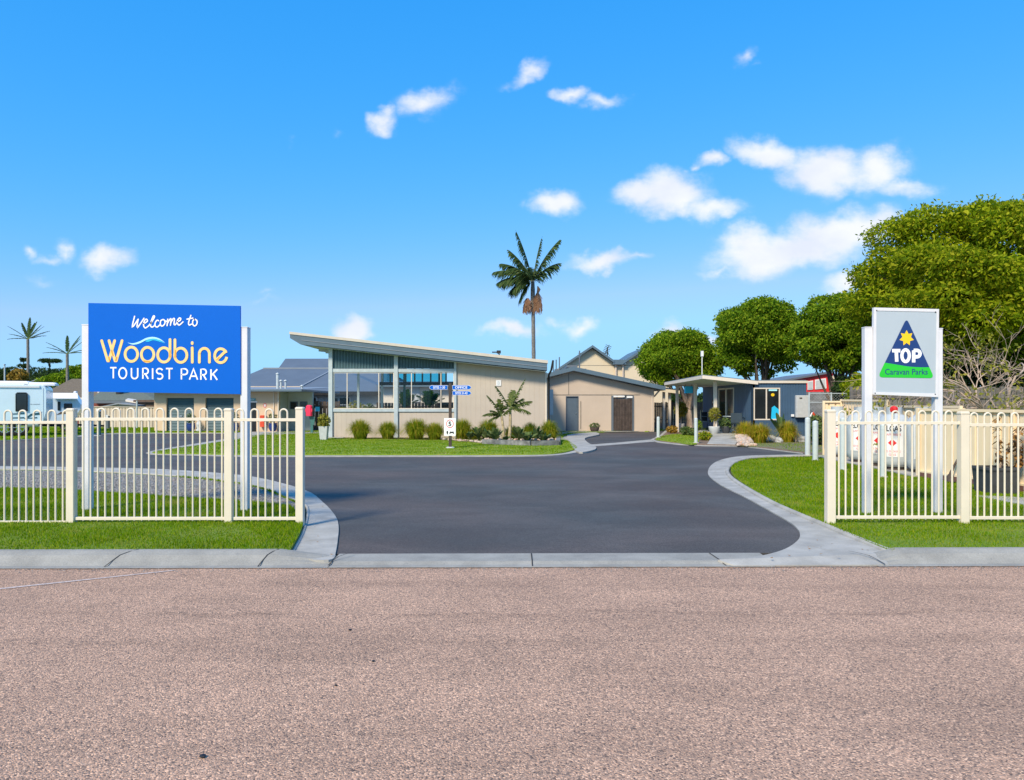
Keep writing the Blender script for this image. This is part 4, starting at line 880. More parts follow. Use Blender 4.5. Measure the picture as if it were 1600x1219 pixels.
# number plaque
mb = MB(); mb.box(X(775), X(783), D0 - .03, D0 - .013, Z(603), Z(594)); pq = mb.build('plaque', M['label_white'], hall)
mb = MB(); text_into(mb, 'B', .10, .15, lambda p, o: Vector((X(777.5) + p.x, D0 - .033, Z(601.2) + p.y))); mb.build('lettering', M['panel_grey'], pq)
c = (Xp(780, 36), 36, RT(Xp(780, 36)) + .1); root = thing('roof_antenna', 'small dark bracket antenna on the hall roof', 'antenna', c)
mb = MB(); mb.tube([c, (c[0], 36, c[2] + .32), (c[0] - .08, 36, c[2] + .42), (c[0] - .35, 36, c[2] + .42)], .03, 6); mb.build('mast', M['joint'], root)
mb = MB(); mb.box(c[0] - .12, c[0] + .08, 35.9, 36.1, c[2] + .36, c[2] + .5); mb.build('head', M['joint'], root)
# inside: barbecue, potted palms, timber fence and rooms beyond
c = (Xp(701, 37), 37, .12); root = thing('barbecue', 'black hooded barbecue inside the open hall, behind the signpost', 'barbecue', c)
mb = MB(); mb.box(c[0] - .5, c[0] + .35, 36.7, 37.3, .5, 1.15); mb.box(c[0] - .85, c[0] - .5, 36.75, 37.25, 1.05, 1.12); mb.build('cabinet', M['black'], root)
mb = MB(); mb.tube([(c[0] - .45, 37, 1.3), (c[0] + .3, 37, 1.3)], .34, 16); mb.build('hood', M['black'], root)
mb = MB(); mb.tube([(c[0] - .4, 36.62, 1.25), (c[0] + .25, 36.62, 1.25)], .025, 6); mb.build('handle', M['alloy'], root)
for sx_ in (-.42, .27):
    mb = MB(); mb.box(c[0] + sx_ - .04, c[0] + sx_ + .04, 36.75, 37.25, .12, .5); mb.build('leg', M['black'], root)
# ================================================================== gabled beige building
D1 = 40.0
X = lambda px: Xp(px, D1)
Z = lambda py: Zp(py, D1)
b = thing('gabled_building', 'low beige rendered building with a shallow gable roof and dark timber gate', 'building', (X(940), D1, .08))
ap, lf, rt = (895, 573.5), (848, 585.5), (1037, 604)
def zr1(px): return Z(582) - .0 if px < 0 else (Z(ap[1] + 8) - (ap[0] - px) * (Z(ap[1]) - Z(lf[1])) / (ap[0] - lf[0]) if px < ap[0] else Z(ap[1] + 8) - (px - ap[0]) * (Z(ap[1]) - Z(rt[1])) / (rt[0] - ap[0]))
def wall_poly(pxs, zb, zt, y, th=.15):
    mb = MB(); top = [(X(p), y, zt(p)) for p in pxs]; mb.prism([(X(pxs[0]), y, zb), (X(pxs[-1]), y, zb)] + top[::-1], 0, down=(0, th, 0)); return mb
doors = [(885, 903, 620), (955, 990, 618)]
edges = [848, 885, 903, 955, 990, 1022]
for (a_, b_, hd) in ((848, 885, None), (885, 903, 620), (903, 955, None), (955, 990, 618), (990, 1022, None)):
    px = [a_] + ([895] if a_ < 895 < b_ else []) + [b_]
    wall_poly(px, Z(hd) if hd else .05, zr1, D1).build('wall', M['beige_plain'], b)
mb = MB(); mb.box(X(1022) - .15, X(1022), D1 + .15, 50, .05, zr1(1022)); mb.build('wall', M['beige_plain'], b)
mb = MB(); mb.box(X(852), X(1000), D1 - .012, D1 - .001, Z(617.6), Z(616.6)); mb.box(X(888.2), X(889), D1 - .012, D1 - .001, Z(616.4), zr1(888)); mb.box(X(907), X(907.7), D1 - .03, D1 - .001, .2, Z(627)); mb.build('joint_strip', M['timber_grey'], b)
mb = MB(); mb.box(X(1018.5), X(1019.3), D1 - .02, D1 - .001, .1, zr1(1019)); mb.build('joint_strip', M['trim_cream'], b)
mb = MB(); mb.box(X(885), X(903), D1 + .05, D1 + .1, .06, Z(620)); dr = mb.build('door', M['door_slate'], b)
mb = MB(); mb.tube([(X(901), D1 + .02, 1.05), (X(899.5), D1 + .02, 1.05)], .02, 6); mb.build('handle', M['alloy'], dr)
mb = MB(); mb.box(X(884), X(885), D1 - .02, D1 + .1, .06, Z(619)); mb.box(X(903), X(904), D1 - .02, D1 + .1, .06, Z(619)); mb.box(X(885), X(903), D1 - .02, D1 + .1, Z(620), Z(619)); mb.build('door_frame', M['gray_roof'], dr)
g = None
mb = MB(); rr = random.Random(3); x = X(958.5)
while x < X(987) - .02:
    w_ = rr.uniform(.07, .11); mb.box(x, min(x + w_ - .015, X(987.5)), D1 - .02 + rr.uniform(-.008, .008), D1 + .04, .12, Z(622.5) - rr.uniform(0, .05)); x += w_
g = mb.build('timber_gate', M['timber_dark'], b)
mb = MB(); mb.box(X(955), X(958.3), D1 - .06, D1 + .1, .06, Z(618.5)); mb.box(X(988), X(990), D1 - .06, D1 + .1, .02, Z(618.5)); mb.box(X(958.3), X(988), D1 + .05, D1 + .12, .06, Z(621)); mb.build('gate_post', M['gray_roof'], g)
mb = MB(); mb.box(X(957), X(976), D1 - .05, D1 - .022, Z(620.5), Z(618.3)); mb.box(X(979), X(988), D1 - .05, D1 - .022, Z(622), Z(618.8)); mb.build('notice', M['label_white'], g)
mb = MB(); q = [lf, ap, rt]; T = .22
pts = [(X(lf[0]), Z(lf[1])), (X(ap[0]), Z(ap[1])), (X(rt[0]), Z(rt[1])), (X(rt[0]), Z(rt[1]) - T), (X(ap[0]), Z(ap[1]) - T), (X(lf[0]), Z(lf[1]) - T)]
mb.prism([(p[0], D1 - .5, p[1]) for p in pts], 0, down=(0, 11, 0)); rf = mb.build('roof', M['roof_slate'], b)
mb = MB(); mb.box(X(ap[0]) - .35, X(ap[0]) + .2, D1 - .48, D1 + 10, Z(ap[1]) - .05, Z(ap[1]) + .08); mb.box(X(914), X(919), D1 + 1, D1 + 2, Z(578), Z(574.8)); mb.box(X(871), X(877), D1 + 2, D1 + 3, Z(581), Z(574)); mb.build('ridge_cap', M['gray_roof'], rf)
mb = MB(); mb.box(X(851.5), X(857), D0 + 3, D0 + 3.3, Zp(648, 36), Zp(609, 36)); solo(mb, 'wall_cabinet', M['planter_white'], 'tall pale utility cabinet in the gap between hall and gabled building', 'cabinet', (X(854), D0 + 3, .1))
for i, (px, pt) in enumerate(((864.5, 566), (869, 562), (874, 558))):
    c = W(px, 584, 46); mb = MB(); mb.tube([c + Vector((0, 0, -1)), W(px, pt, 46)], .035, 6); solo(mb, 'vent_pipe', M['gray_roof'], ['shortest, leftmost of three thin pipes above the gabled roof', 'middle one of three thin pipes above the gabled roof', 'tallest, rightmost of three thin pipes above the gabled roof'][i], 'pipe', c)
c = W(905.5, 576, 48); mb = MB(); mb.tube([c + Vector((0, 0, -2)), W(905.5, 548, 48)], .04, 6); mb.bar(W(903, 552, 48), W(908, 552, 48), .03, .03); solo(mb, 'mast_pole', M['gray_roof'], 'thin grey mast standing in front of the left cream gable', 'pole', c)
c = W(929, 668.5, 39.5); root = thing('planter_tub', 'small dark tub of low plants by the beige wall, left of the timber gate', 'planter', (c.x, c.y, .09))
mb = MB(); mb.lathe((c.x, c.y, .09), [(.18, 0), (.24, .1), (.25, .2), (.25, .22)], 14); mb.build('tub', M['timber_dark'], root)
def leaves_np(P, Nn, size, asp, rg, droop=.5, jit=.9):
    n = len(P); rnd = rg.normal(size=(n, 3)) * jit; t = Nn + rnd; t[:, 2] -= droop; t /= np.linalg.norm(t, axis=1, keepdims=True) + 1e-9
    q = np.cross(t, Nn + rg.normal(size=(n, 3)) * .5); q /= np.linalg.norm(q, axis=1, keepdims=True) + 1e-9
    s = (size * rg.uniform(.6, 1.35, n))[:, None]; a_ = P - t * s * .5; m_ = P + Nn * s * .08
    return np.stack([a_, m_ + q * s * asp / 2, P + t * s * .5, m_ - q * s * asp / 2], 1)
def puff(parent, c, rx, ry, rz, n, size, mat, seed, name='foliage', asp=.45):
    rg = np.random.default_rng(seed); d = rg.normal(size=(n, 3)); d /= np.linalg.norm(d, axis=1, keepdims=True); r = rg.uniform(.35, 1, n) ** .6
    P = np.array(c) + d * np.array([rx, ry, rz]) * r[:, None]; V = leaves_np(P, d, size, asp, rg)
    rr_ = parent
    while rr_.parent: rr_ = rr_.parent
    o = np_obj(name, V, 4, M[mat], parent, tuple(rr_.location)); o.location = (0, 0, 0); return o
puff(root, (c.x, c.y, .38), .3, .25, .16, 260, .10, 'leaf_strap', 3)
# brick and mesh behind: timber fence between buildings with lean-to
def paling(label, A_, B_, h, mat, base=.05, pitch=.13, name='paling_fence', no=(0, -1), rails=True):
    root = thing(name, label, 'fence', (A_[0], A_[1], base)); rr = random.Random(int(abs(A_[0]) * 31) + 2)
    A_ = Vector(A_); B_ = Vector(B_); L_ = (B_ - A_).length; t = (B_ - A_) / L_; n = int(L_ / pitch); mb = MB()
    for i in range(n):
        c = A_ + t * (i + .5) * pitch; z = h + rr.uniform(-.03, .03)
        mb.obox((c.x, c.y, (z + base) / 2), (t.x * pitch * .44, t.y * pitch * .44, 0), (no[0] * .009, no[1] * .009, 0), (0, 0, (z - base) / 2))
    mb.build('palings', M[mat], root)
    if rails:
        for z in (.35 * h, .85 * h):
            mb = MB(); mb.bar((A_.x + no[0] * .03, A_.y + no[1] * .03, z), (B_.x + no[0] * .03, B_.y + no[1] * .03, z), .04, .07); mb.build('rail', M[mat], root)
    k = int(L_ / 2.4) + 1
    for i in range(k + 1):
        c = A_ + t * L_ * i / k; mb = MB(); mb.box(c.x - .05, c.x + .05, c.y - .06, c.y + .0, base, h + .03); mb.build('post', M[mat], root)
    return root
paling('dark timber paling fence behind the office porch', (Xp(1010, 46), 46), (Xp(1130, 46), 46), 1.65, 'timber_grey')
paling('brown timber fence seen through the right bay of the open hall', (Xp(590, 44), 44), (Xp(730, 44), 44), 1.62, 'timber_brown', pitch=.2)
paling('dark timber fence under the grey house, left of the open hall', (Xp(462, 42), 42), (Xp(530, 42), 42), 1.70, 'timber_dark', pitch=.22)
paling('weathered brown fence seen through the left bay of the open hall', (Xp(530, 43.5), 43.5), (Xp(588, 43.5), 43.5), 1.35, 'timber_dark', pitch=.2)
root = thing('carport', 'pale lean-to carport right of the gabled building', 'carport', (Xp(1040, 44), 44, .05))
mb = MB(); mb.prism([W(1018, 606, 42), W(1062, 611, 42), W(1062, 608.5, 47), W(1018, 603, 47)], .16); mb.build('roof', M['house_cream'], root)
for px in (1037, 1046, 1058):
    x = Xp(px, 42.5); mb = MB(); mb.box(x - .07, x + .07, 42.4, 42.54, .05, Zp(612, 42)); mb.build('post', M['trim_cream'], root)
mb = MB(); mb.bar(W(1022, 620, 40.3), W(1033, 607, 40.3), .06, .08); mb.build('brace', M['trim_cream'], root)
# ================================================================== twin-gable cream house
D2 = 60.0; X = lambda px: Xp(px, D2)
Z = lambda py: Zp(py, D2)
h = thing('twin_gable_house', 'two-storey cream house with two dark-edged gables behind the gabled building', 'house', (X(960), D2, 0))
mb = MB(); mb.prism([(X(p), D2, z) for p, z in [(872, 0), (1045, 0), (1045, Z(572)), (1034, Z(563)), (1008, Z(545)), (976, Z(567)), (958, Z(567)), (925, Z(545)), (884, Z(571)), (872, Z(576))]][::-1], 0, down=(0, 9, 0)); mb.build('wall', M['house_cream'], h)
mb = MB()
def gable(mb, pl, pa, pr, y0, y1, th):
    pts = [(X(pl[0]), Z(pl[1])), (X(pa[0]), Z(pa[1])), (X(pr[0]), Z(pr[1]))]
    mb.prism([(p[0], y0, p[1]) for p in pts] + [(p[0], y0, p[1] - th) for p in pts[::-1]], 0, down=(0, y1 - y0, 0))
gable(mb, (874, 574), (925, 540), (959, 564), D2 - .5, D2 + 9.3, .2); mb.build('roof', M['roof_slate'], h)
mb = MB(); gable(mb, (972, 565.5), (1008, 541.5), (1044, 566), D2 - .5, D2 + 9.3, .2); mb.build('roof', M['roof_slate'], h)
mb = MB(); mb.box(X(957), X(977), D2 - .45, D2 + 1, Z(570), Z(562.5)); mb.build('box_gutter', M['roof_slate'], h)
for px in (962, 973): mb = MB(); mb.tube([(X(px), D2 - .15, 0), (X(px), D2 - .15, Z(569))], .08, 6); mb.build('downpipe', M['fence_pink'], h)
mb = MB(); mb.box(X(880), X(1040), D2 - .012, D2 - .002, Z(571.4), Z(570.9)); mb.build('joint_strip', M['timber_grey'], h)
c = W(949, 562, 64); root = thing('television_antenna', 'spiky television antenna standing between the two cream gables', 'antenna', c)
mb = MB(); mb.tube([c + Vector((0, 0, -.6)), W(949, 543, 64)], .05, 6); mb.build('mast', M['joint'], root)
mb = MB()
mb.bar(W(945, 553, 64), W(952, 539, 64), .05, .05)
for k in range(6):
    p = W(945.5 + k * 1.1, 552 - k * 2.3, 64); mb.bar(p - Vector((.25, 0, -.1)), p + Vector((.25, 0, -.1)), .04, .04)
mb.bar(W(943, 556, 64), W(949, 549, 64), .04, .04); mb.bar(W(949, 550, 64), W(953, 557, 64), .04, .04); mb.build('aerial', M['joint'], root)
# ================================================================== office cabin
OX, OY, OZ = 9.98, 30.6, 2.43; OX2 = Xp(1260, OY); OYB = 38.5
of = thing('office_cabin', 'dark blue office cabin with a big cream-framed window and flat roof', 'building', (OX, OY, .08))
wx0, wx1, wz0, wz1 = Xp(1177.5, OY), Xp(1219, OY), Zp(656.5, OY), Zp(606, OY)
for (a_, b_, z0, z1) in ((OX, wx0, .1, OZ), (wx0, wx1, .1, wz0), (wx0, wx1, wz1, OZ), (wx1, OX2, .1, OZ)):
    mb = MB(); mb.ribs((a_, OY), (b_, OY), z0, z1, z1, .11, .02, .012, (0, -1), .12); mb.build('wall', M['office_blue'], of)
window(of, wx0, wx1, wz0, wz1, OY + .02, [Xp(1197.5, OY)], 'trim_cream', 'dark_pane', .05)
dy0, dy1 = 33.1, 35.5; dz0, dz1 = .32, 2.30
for (a_, b_, z0, z1) in ((OY, dy0, .1, OZ), (dy1, OYB, .1, OZ), (dy0, dy1, dz1, OZ), (dy0, dy1, .1, dz0)):
    mb = MB(); mb.ribs((OX, b_), (OX, a_), z0, z1, z1, .3, .012, .006, (-1, 0), .12); mb.build('wall', M['office_blue'], of)
mb = MB()
for y in (dy0, (dy0 + dy1) / 2, dy1): mb.box(OX - .03, OX + .05, y - .04, y + .04, dz0, dz1)
mb.box(OX - .03, OX + .05, dy0, dy1, dz1 - .06, dz1 - .001); mb.box(OX - .03, OX + .05, dy0, dy1, dz0, dz0 + .06); sdoor = mb.build('sliding_door', M['trim_cream'], of)
mb = MB(); mb.box(OX + .01, OX + .02, (dy0 + dy1) / 2 + .04, dy1 - .04, dz0 + .06, dz1 - .06); mb.build('pane', M['dark_pane'], sdoor)
mb = MB(); mb.box(OX + .02, OX + .03, dy0 + .04, (dy0 + dy1) / 2 - .04, dz0 + .06, dz1 - .06); mb.build('pane', M['dark_pane'], sdoor)
mb = MB(); mb.box(OX2 - .12, OX2, OY + .125, OYB, .1, OZ); mb.box(OX + .13, OX2 - .13, OYB - .1, OYB, .1, OZ); mb.build('wall', M['office_blue'], of)
mb = MB(); mb.box(OX + .14, OX2 - .14, OY + .3, OYB - .2, .3, .34); mb.build('floor', M['timber_grey'], of)
mb = MB(); mb.box(OX - .05, OX2 + .05, OY - .06, OYB + .05, OZ + .001, OZ + .10); rf = mb.build('roof', M['trim_cream'], of)
mb = MB(); mb.box(OX + .0, OX2 - .02, OY - .02, OYB, OZ + .10, OZ + .13); mb.build('roof_sheet', M['roof_slate'], rf)
mb = MB(); mb.box(Xp(1201, OY), Xp(1214, OY), OY - .02, OY - .012, Zp(611, OY), Zp(608.5, OY)); mb.build('window_sticker', M['letter_cyan_pale'], of)
mb = MB(); cx, cz = Xp(1207.5, OY), Zp(617, OY); mb.face([(cx + .075 * math.cos(R(k * 30)), OY + .008, cz + .065 * math.sin(R(k * 30))) for k in range(12)]); mb.build('window_sticker', M['logo_yellow'], of)
mb = MB(); mb.face([(Xp(p, OY), OY + .009, Zp(q_, OY)) for p, q_ in [(1205, 655), (1218, 655), (1217, 640), (1210, 634), (1206, 637)]]); mb.build('window_poster', M['letter_cyan'], of)
mb = MB(); mb.bbox(OX - .05, OX - .0, 36.1, 36.6, 1.5, 1.75, .01); mb.build('notice', M['black'], of)
mb = MB(); mb.box(OX - .06, OX - .051, 36.15, 36.4, 1.6, 1.68); mb.box(OX - .03, OX - .001, 36.3, 36.55, 1.15, 1.4); mb.build('notice', M['label_white'], of)
mb = MB(); mb.bbox(Xp(1241.5, OY), Xp(1262, OY) , OY - .22, OY - .02, Zp(652, OY), Zp(618, OY), .02); mt_ = mb.build('meter_box', M['planter_white'], of)
mb = MB(); mb.box(Xp(1246, OY), Xp(1250, OY), OY - .235, OY - .221, Zp(623, OY), Zp(621.3, OY)); mb.build('badge', M['timber_dark'], mt_)
mb = MB(); mb.bbox(Xp(1235.5, OY), Xp(1240, OY), OY - .08, OY - .01, Zp(651, OY), Zp(647.5, OY), .01); mb.build('vent_cover', M['label_white'], of)
# porch roof on posts, deck and ramp
A_, B_, C_, D_ = Vector((7.97, 30.7, 2.79)), Vector((10.2, 30.5, 2.54)), Vector((7.97, 38.4, 2.70)), Vector((10.2, 38.4, 2.58))
mb = MB(); mb.prism([A_, B_, D_, C_], .03); pr = mb.build('porch_roof', M['roof_slate'], of)
mb = MB()
for p, q_ in ((A_, B_), (A_, C_), (C_, D_)): mb.bar(p - Vector((0, 0, .10)), q_ - Vector((0, 0, .10)), .05, .14)
mb.build('fascia', M['trim_cream'], pr)
mb = MB(); z_ = Vector((0, 0, .12)); mb.prism([A_ - z_ + Vector((.04, .04, 0)), B_ - z_ + Vector((-.04, .04, 0)), D_ - z_ + Vector((-.04, -.04, 0)), C_ - z_ + Vector((.04, -.04, 0))], .01); mb.build('soffit', M['soffit'], pr)
for (px, y, z0) in ((1117.5, 31.6, .3), (1086.5, 35.0, .1), (1058, 38.2, .1)):
    x = Xp(px, y); mb = MB(); mb.box(x - .065, x + .065, y - .065, y + .065, z0, 2.55); mb.build('post', M['trim_cream'], of)
mb = MB(); mb.box(8.5, OX - .01, 31.2, 36.6, .1, .30); mb.build('deck', M['concrete'], of)
ra = [G(1105, 693.5, .085), G(1149, 694.5, .085), Vector((9.8, 31.2, .30)), Vector((8.55, 31.2, .30))]; mb = MB(); mb.prism(ra, .12); struct(mb, 'path', M['concrete'])
c = Vector((Xp(1076, 35.5), 35.5, 2.2)); root = thing('hanging_sign', 'bright blue sign box hanging under the left end of the porch roof', 'sign', c)
mb = MB(); mb.bbox(c.x - .2, c.x + .2, c.y - .1, c.y + .1, Zp(614.5, 35.5), Zp(603.5, 35.5), .03); mb.build('board', M['letter_cyan'], root)
mb = MB(); mb.tube([(c.x - .15, c.y, 2.3), (c.x - .15, c.y, 2.5)], .01, 5); mb.tube([(c.x + .15, c.y, 2.3), (c.x + .15, c.y, 2.5)], .01, 5); mb.build('bracket', M['joint'], root)
# outdoor table and chairs on the deck
def cafe_chair(x, y, z, rot, label):
    root = thing('garden_chair', label, 'chair', (x, y, z), 'dark chairs by the office', rot)
    mb = MB(); mb.bbox(-.24, .24, -.22, .24, .42, .46, .01); mb.build('seat', M['wicker_blue'], root, local=True)
    mb = MB(); mb.bbox(-.24, .24, .23, .27, .46, .88, .012); mb.build('backrest', M['wicker_blue'], root, local=True)
    for sx_ in (-.21, .21):
        for sy in (-.19, .22): mb = MB(); mb.tube([(sx_, sy, 0), (sx_ * .95, sy * .95, .43)], .017, 6); mb.build('leg', M['wicker_blue'], root, local=True)
        mb = MB(); mb.tube([(sx_ * 1.1, -.2, .45), (sx_ * 1.1, -.2, .66), (sx_ * 1.1, .24, .68)], .018, 6); mb.build('armrest', M['wicker_blue'], root, local=True)
cafe_chair(Xp(1153, 31.6), 31.6, .30, R(150), 'dark blue garden chair on the deck, right of the white table')
cafe_chair(Xp(1107, 34.6), 34.6, .30, R(40), 'dark blue garden chair behind the nearest porch post')
c = Vector((Xp(1143, 32.2), 32.2, .3)); root = thing('cafe_table', 'round white table with curved feet on the office deck', 'table', c)
mb = MB(); mb.lathe((c.x, c.y, .3), [(.36, .70), (.38, .71), (.38, .73), (.36, .74)], 20); mb.build('tabletop', M['galv'], root)
mb = MB(); mb.tube([(c.x, c.y, .34), (c.x, c.y, 1.0)], .035, 8); mb.build('stem', M['white_paint'], root)
for k in range(4):
    a_ = R(45 + 90 * k); mb = MB(); mb.tube([(c.x + math.cos(a_) * .38 * t, c.y + math.sin(a_) * .38 * t, .32 + .12 * math.sin(math.pi * (1 - t) / 2)) for t in (0, .4, .7, 1)], .022, 6); mb.build('leg', M['white_paint'], root)
# rocks and pots round the office
rr = random.Random(12); mb = MB(); cnt = 0
for k in range(150):
    py = rr.uniform(687.5, 695.5); px = rr.uniform(1150 + (py - 687) * .4, 1164 + (py - 687) * 2.0); 
    c = G(px, py, .12); blob(mb, (c.x, c.y, .10 + (695.5 - py) * .035), rr.uniform(.05, .095), k, .75, 6)
tag(mb.build('rubble_stones', M['rock'], origin=tuple(G(1160, 688, .1))), 'heap of orange and cream stones right of the office path', 'stones', kind='stuff')
for k, (px, py, r) in enumerate(((1205, 689, .24), (1216, 690, .18), (1250, 689, .26), (1197, 689, .15))):
    c = G(px, py, .12); mb = MB(); blob(mb, (0, 0, 0), r, 50 + k, .75, 9); o = solo(mb, 'garden_rock', M['rock_pale'], ['large pale rock between the grass clumps by the office', 'grey rock just right of the largest one by the office wall', 'rounded pale rock under the office meter box', 'small pale rock beside the golden grass clump'][k], 'rock', (0, 0, 0)); o.location = (c.x, c.y, .15)
c = G(1243.5, 691, .08); mb = MB(); mb.tube([(c.x, c.y, .05), (c.x, c.y, .62)], .035, 8); solo(mb, 'garden_peg', M['trim_cream'], 'short cream marker post right of the green grass clump', 'post', (c.x, c.y, .08))
def pot_plant(px, py, z, hgt, r, label, kind, potmat='planter_white', sc=1.0, mat='leaf_yellow'):
    c = G(px, py, z); root = thing('potted_plant', label, 'potted plant', tuple(c))
    mb = MB(); mb.lathe(tuple(c), [(r * .6, 0), (r * .95, hgt * .5), (r, hgt * .9), (r, hgt), (r * .85, hgt), (r * .8, hgt * .9)], 14); mb.build('pot', M[potmat], root)
    if kind == 'stem':
        mb = MB(); mb.tube([c + Vector((0, 0, hgt * .8)), c + Vector((.02, 0, hgt + .4 * sc))], .035, 6); mb.build('trunk', M['bark_pale'], root)
        puff(root, tuple(c + Vector((0, 0, hgt + .75 * sc))), .34 * sc, .34 * sc, .42 * sc, 420, .26 * sc, mat, int(px), asp=.18)
    else: puff(root, tuple(c + Vector((0, 0, hgt + .14 * sc))), .30 * sc, .28 * sc, .24 * sc, 300, .15 * sc, mat, int(px))
pot_plant(1064, 674.5, .1, .42, .20, 'potted yucca in a chipped white pot, left of the middle porch post', 'stem')
pot_plant(1116, 677.4, .3, .30, .24, 'spiky young plant in a pale pot at the foot of the nearest porch post', 'stem', sc=.7)
pot_plant(1134, 677, .3, .30, .20, 'green leafy plant in a dark pot beside the office door', 'bush', 'planter_dark', mat='leaf_strap')
for k, (px, py, mat, w_, lab) in enumerate(((1050, 677, 'leaf_autumn', .28, 'orange-tinged low shrub at the left end of the office garden'), (1073, 680, 'leaf_strap', .30, 'low dark ground plant between the porch posts'), (1084, 681, 'leaf_strap', .24, 'low pale-edged plant just left of the path bollard'),
        (1101, 688, 'leaf_tuft', .26, 'low green shrub between the bollard and the path'), (1095, 671, 'leaf_deep', .40, 'dark rounded shrub behind the path bollard'), (1103, 679, 'leaf_strap', .22, 'small dark plant at the top of the path edge'), (1092, 679, 'leaf_yellow', .2, 'yellow-green groundcover behind the path bollard'))):
    c = G(px, py, .08); root = thing('low_shrub', lab, 'shrub', tuple(c)); puff(root, (c.x, c.y, .08 + w_ * .7), w_ * 1.1, w_, w_ * .7, 420, .12, mat, 100 + k)
    mb = MB(); mb.tube([(c.x, c.y, .05), (c.x + .02, c.y, .08 + w_ * .7)], .02, 5); mb.build('stem', M['bark'], root)

# ---- grass clumps
def tuft_mesh(name, n, hgt, spread, seed, wd=.014):
    rg = np.random.default_rng(seed); V = []
    az = rg.uniform(0, 2 * np.pi, n); el = rg.uniform(0, 1, n) ** .8 * np.pi / 2 ; hh = hgt * rg.uniform(.7, 1.08, n); r0 = rg.uniform(0, .26, n); lean = np.cos(el) * spread
    seg = 4; dirs = np.stack([np.cos(az), np.sin(az)], 1); perp = np.stack([-np.sin(az), np.cos(az)], 1); quads = []
    def pt(t): q = dirs * (r0 + lean * t ** 1.25)[:, None]; z = hh * (np.sin(el) * t * (1 - .1 * t) + .36 * np.cos(el) * np.sin(np.pi * t * .95)) + .004; return q, z
    for s_ in range(seg):
        t0, t1 = s_ / seg, (s_ + 1) / seg; q0, z0 = pt(np.full(n, t0)); q1, z1 = pt(np.full(n, t1)); w0, w1 = wd * (1 - t0 * .8), wd * (1 - t1 * .9)
        quads.append(np.stack([np.column_stack([q0 - perp * w0, z0]), np.column_stack([q0 + perp * w0, z0]), np.column_stack([q1 + perp * w1, z1]), np.column_stack([q1 - perp * w1, z1])], 1))
    # one island per blade: share vertices along the blade
    Vv = []; Ff = []
    for i in range(n):
        b_ = len(Vv)
        for s_ in range(seg + 1):
            if s_ < seg: Vv += [tuple(quads[s_][i][0]), tuple(quads[s_][i][1])]
            else: Vv += [tuple(quads[seg - 1][i][3]), tuple(quads[seg - 1][i][2])]
        for s_ in range(seg): Ff.append((b_ + 2 * s_, b_ + 2 * s_ + 1, b_ + 2 * s_ + 3, b_ + 2 * s_ + 2))
    me = bpy.data.meshes.new(name); me.from_pydata(Vv, [], Ff); me.update(); return me
tm = [tuft_mesh('tussock', 1300, 1.0, .62, s_, .013) for s_ in (1, 2, 3)]
for m_ in tm: m_.materials.append(M['leaf_tuft'])
tg = [tuft_mesh('tussock', 1300, 1.0, .62, s_, .013) for s_ in (4, 5)]
for m_ in tg: m_.materials.append(M['leaf_tuft_gold'])
def tuft(px, py, hpx, wpx, z, label, gold=0, k=0):
    c = G(px, py, z); me = (tg if gold else tm)[k % (2 if gold else 3)]; o = bpy.data.objects.new('grass_clump', me); COL.objects.link(o)
    o.location = c; hh = hpx * c.y / F; wn = wpx * c.y / F; o.scale = (wn / 1.35, wn / 1.35, hh / .98); o.rotation_euler = (0, 0, px * .7)
    tag(o, label, 'grass clump', 'rounded tussock grass clumps')
for i, (px, py, hp, wp, lab) in enumerate(((563, 686, 33, 48, 'rounded grass clump leftmost against the hall wall'), (606, 686, 30, 43, 'second grass clump from the left, near the middle hall post'), (650, 686.5, 35, 54, 'largest grass clump, third from the left along the hall'),
        (679, 687, 29, 44, 'grass clump just left of the speed sign'), (722, 686, 34, 46, 'tall grass clump just right of the speed sign'), (801, 689, 26, 40, 'broad green clump directly behind the small palm stems'), (828, 689, 31, 38, 'green clump behind the pale-edged strappy plant'), (763, 688, 35, 46, 'grass clump behind the strappy plants, left of the small palms'), (858, 690, 36, 42, 'grass clump at the right end of the hall garden bed'), (741, 686, 18, 30, 'low ragged grass clump right of the signpost'))):
    tuft(px, py, hp, wp, .08, lab, 0, i)
for i, (px, py, hp, wp, lab, gd) in enumerate(((1165, 690, 34, 44, 'golden grass clump behind, left one by the office corner', 1), (1187, 692, 33, 48, 'golden-green grass clump in front of the office corner', 1), (1231, 691, 36, 42, 'green-gold grass clump under the office meter box', 1), (1274, 690, 26, 30, 'ragged pale grass clump between the two bollards and the mesh fence', 0))):
    tuft(px, py, hp, wp, .08, lab, gd, i)
# ---- strap-leaved plants (bird of paradise)
def strap_plant(px, py, hpx, wpx, z, label, seed, n=26, mat='leaf_strap', name='strap_leaf_plant', wide=.07):
    c = G(px, py, z); rr = random.Random(seed); hh = hpx * c.y / F; wn = wpx * c.y / F / 2; mb = MB(); root = thing(name, label, 'plant', tuple(c))
    for k in range(n):
        a_ = rr.uniform(0, 6.28); le = rr.uniform(.15, 1) * wn; h_ = hh * rr.uniform(.55, 1) * (1 - .25 * le / wn); d = Vector((math.cos(a_), math.sin(a_), 0)); q = Vector((-d.y, d.x, 0)); vs = []
        for t in (0, .3, .5, .65, .8, .92, 1):
            wd = wide * (.12 if t < .35 else (.55, 1, 1, .7, 0)[[.5, .65, .8, .92, 1].index(t)]) + .004; p = c + d * (le * t ** 1.5) + Vector((0, 0, h_ * (t - .12 * t ** 3)))
            vs += [p - q * wd, p + q * wd + Vector((0, 0, .01))]
        mb.idx(vs, [(2 * i, 2 * i + 1, 2 * i + 3, 2 * i + 2) for i in range(6)])
    mb.build('leaves', M[mat], root)
    return root
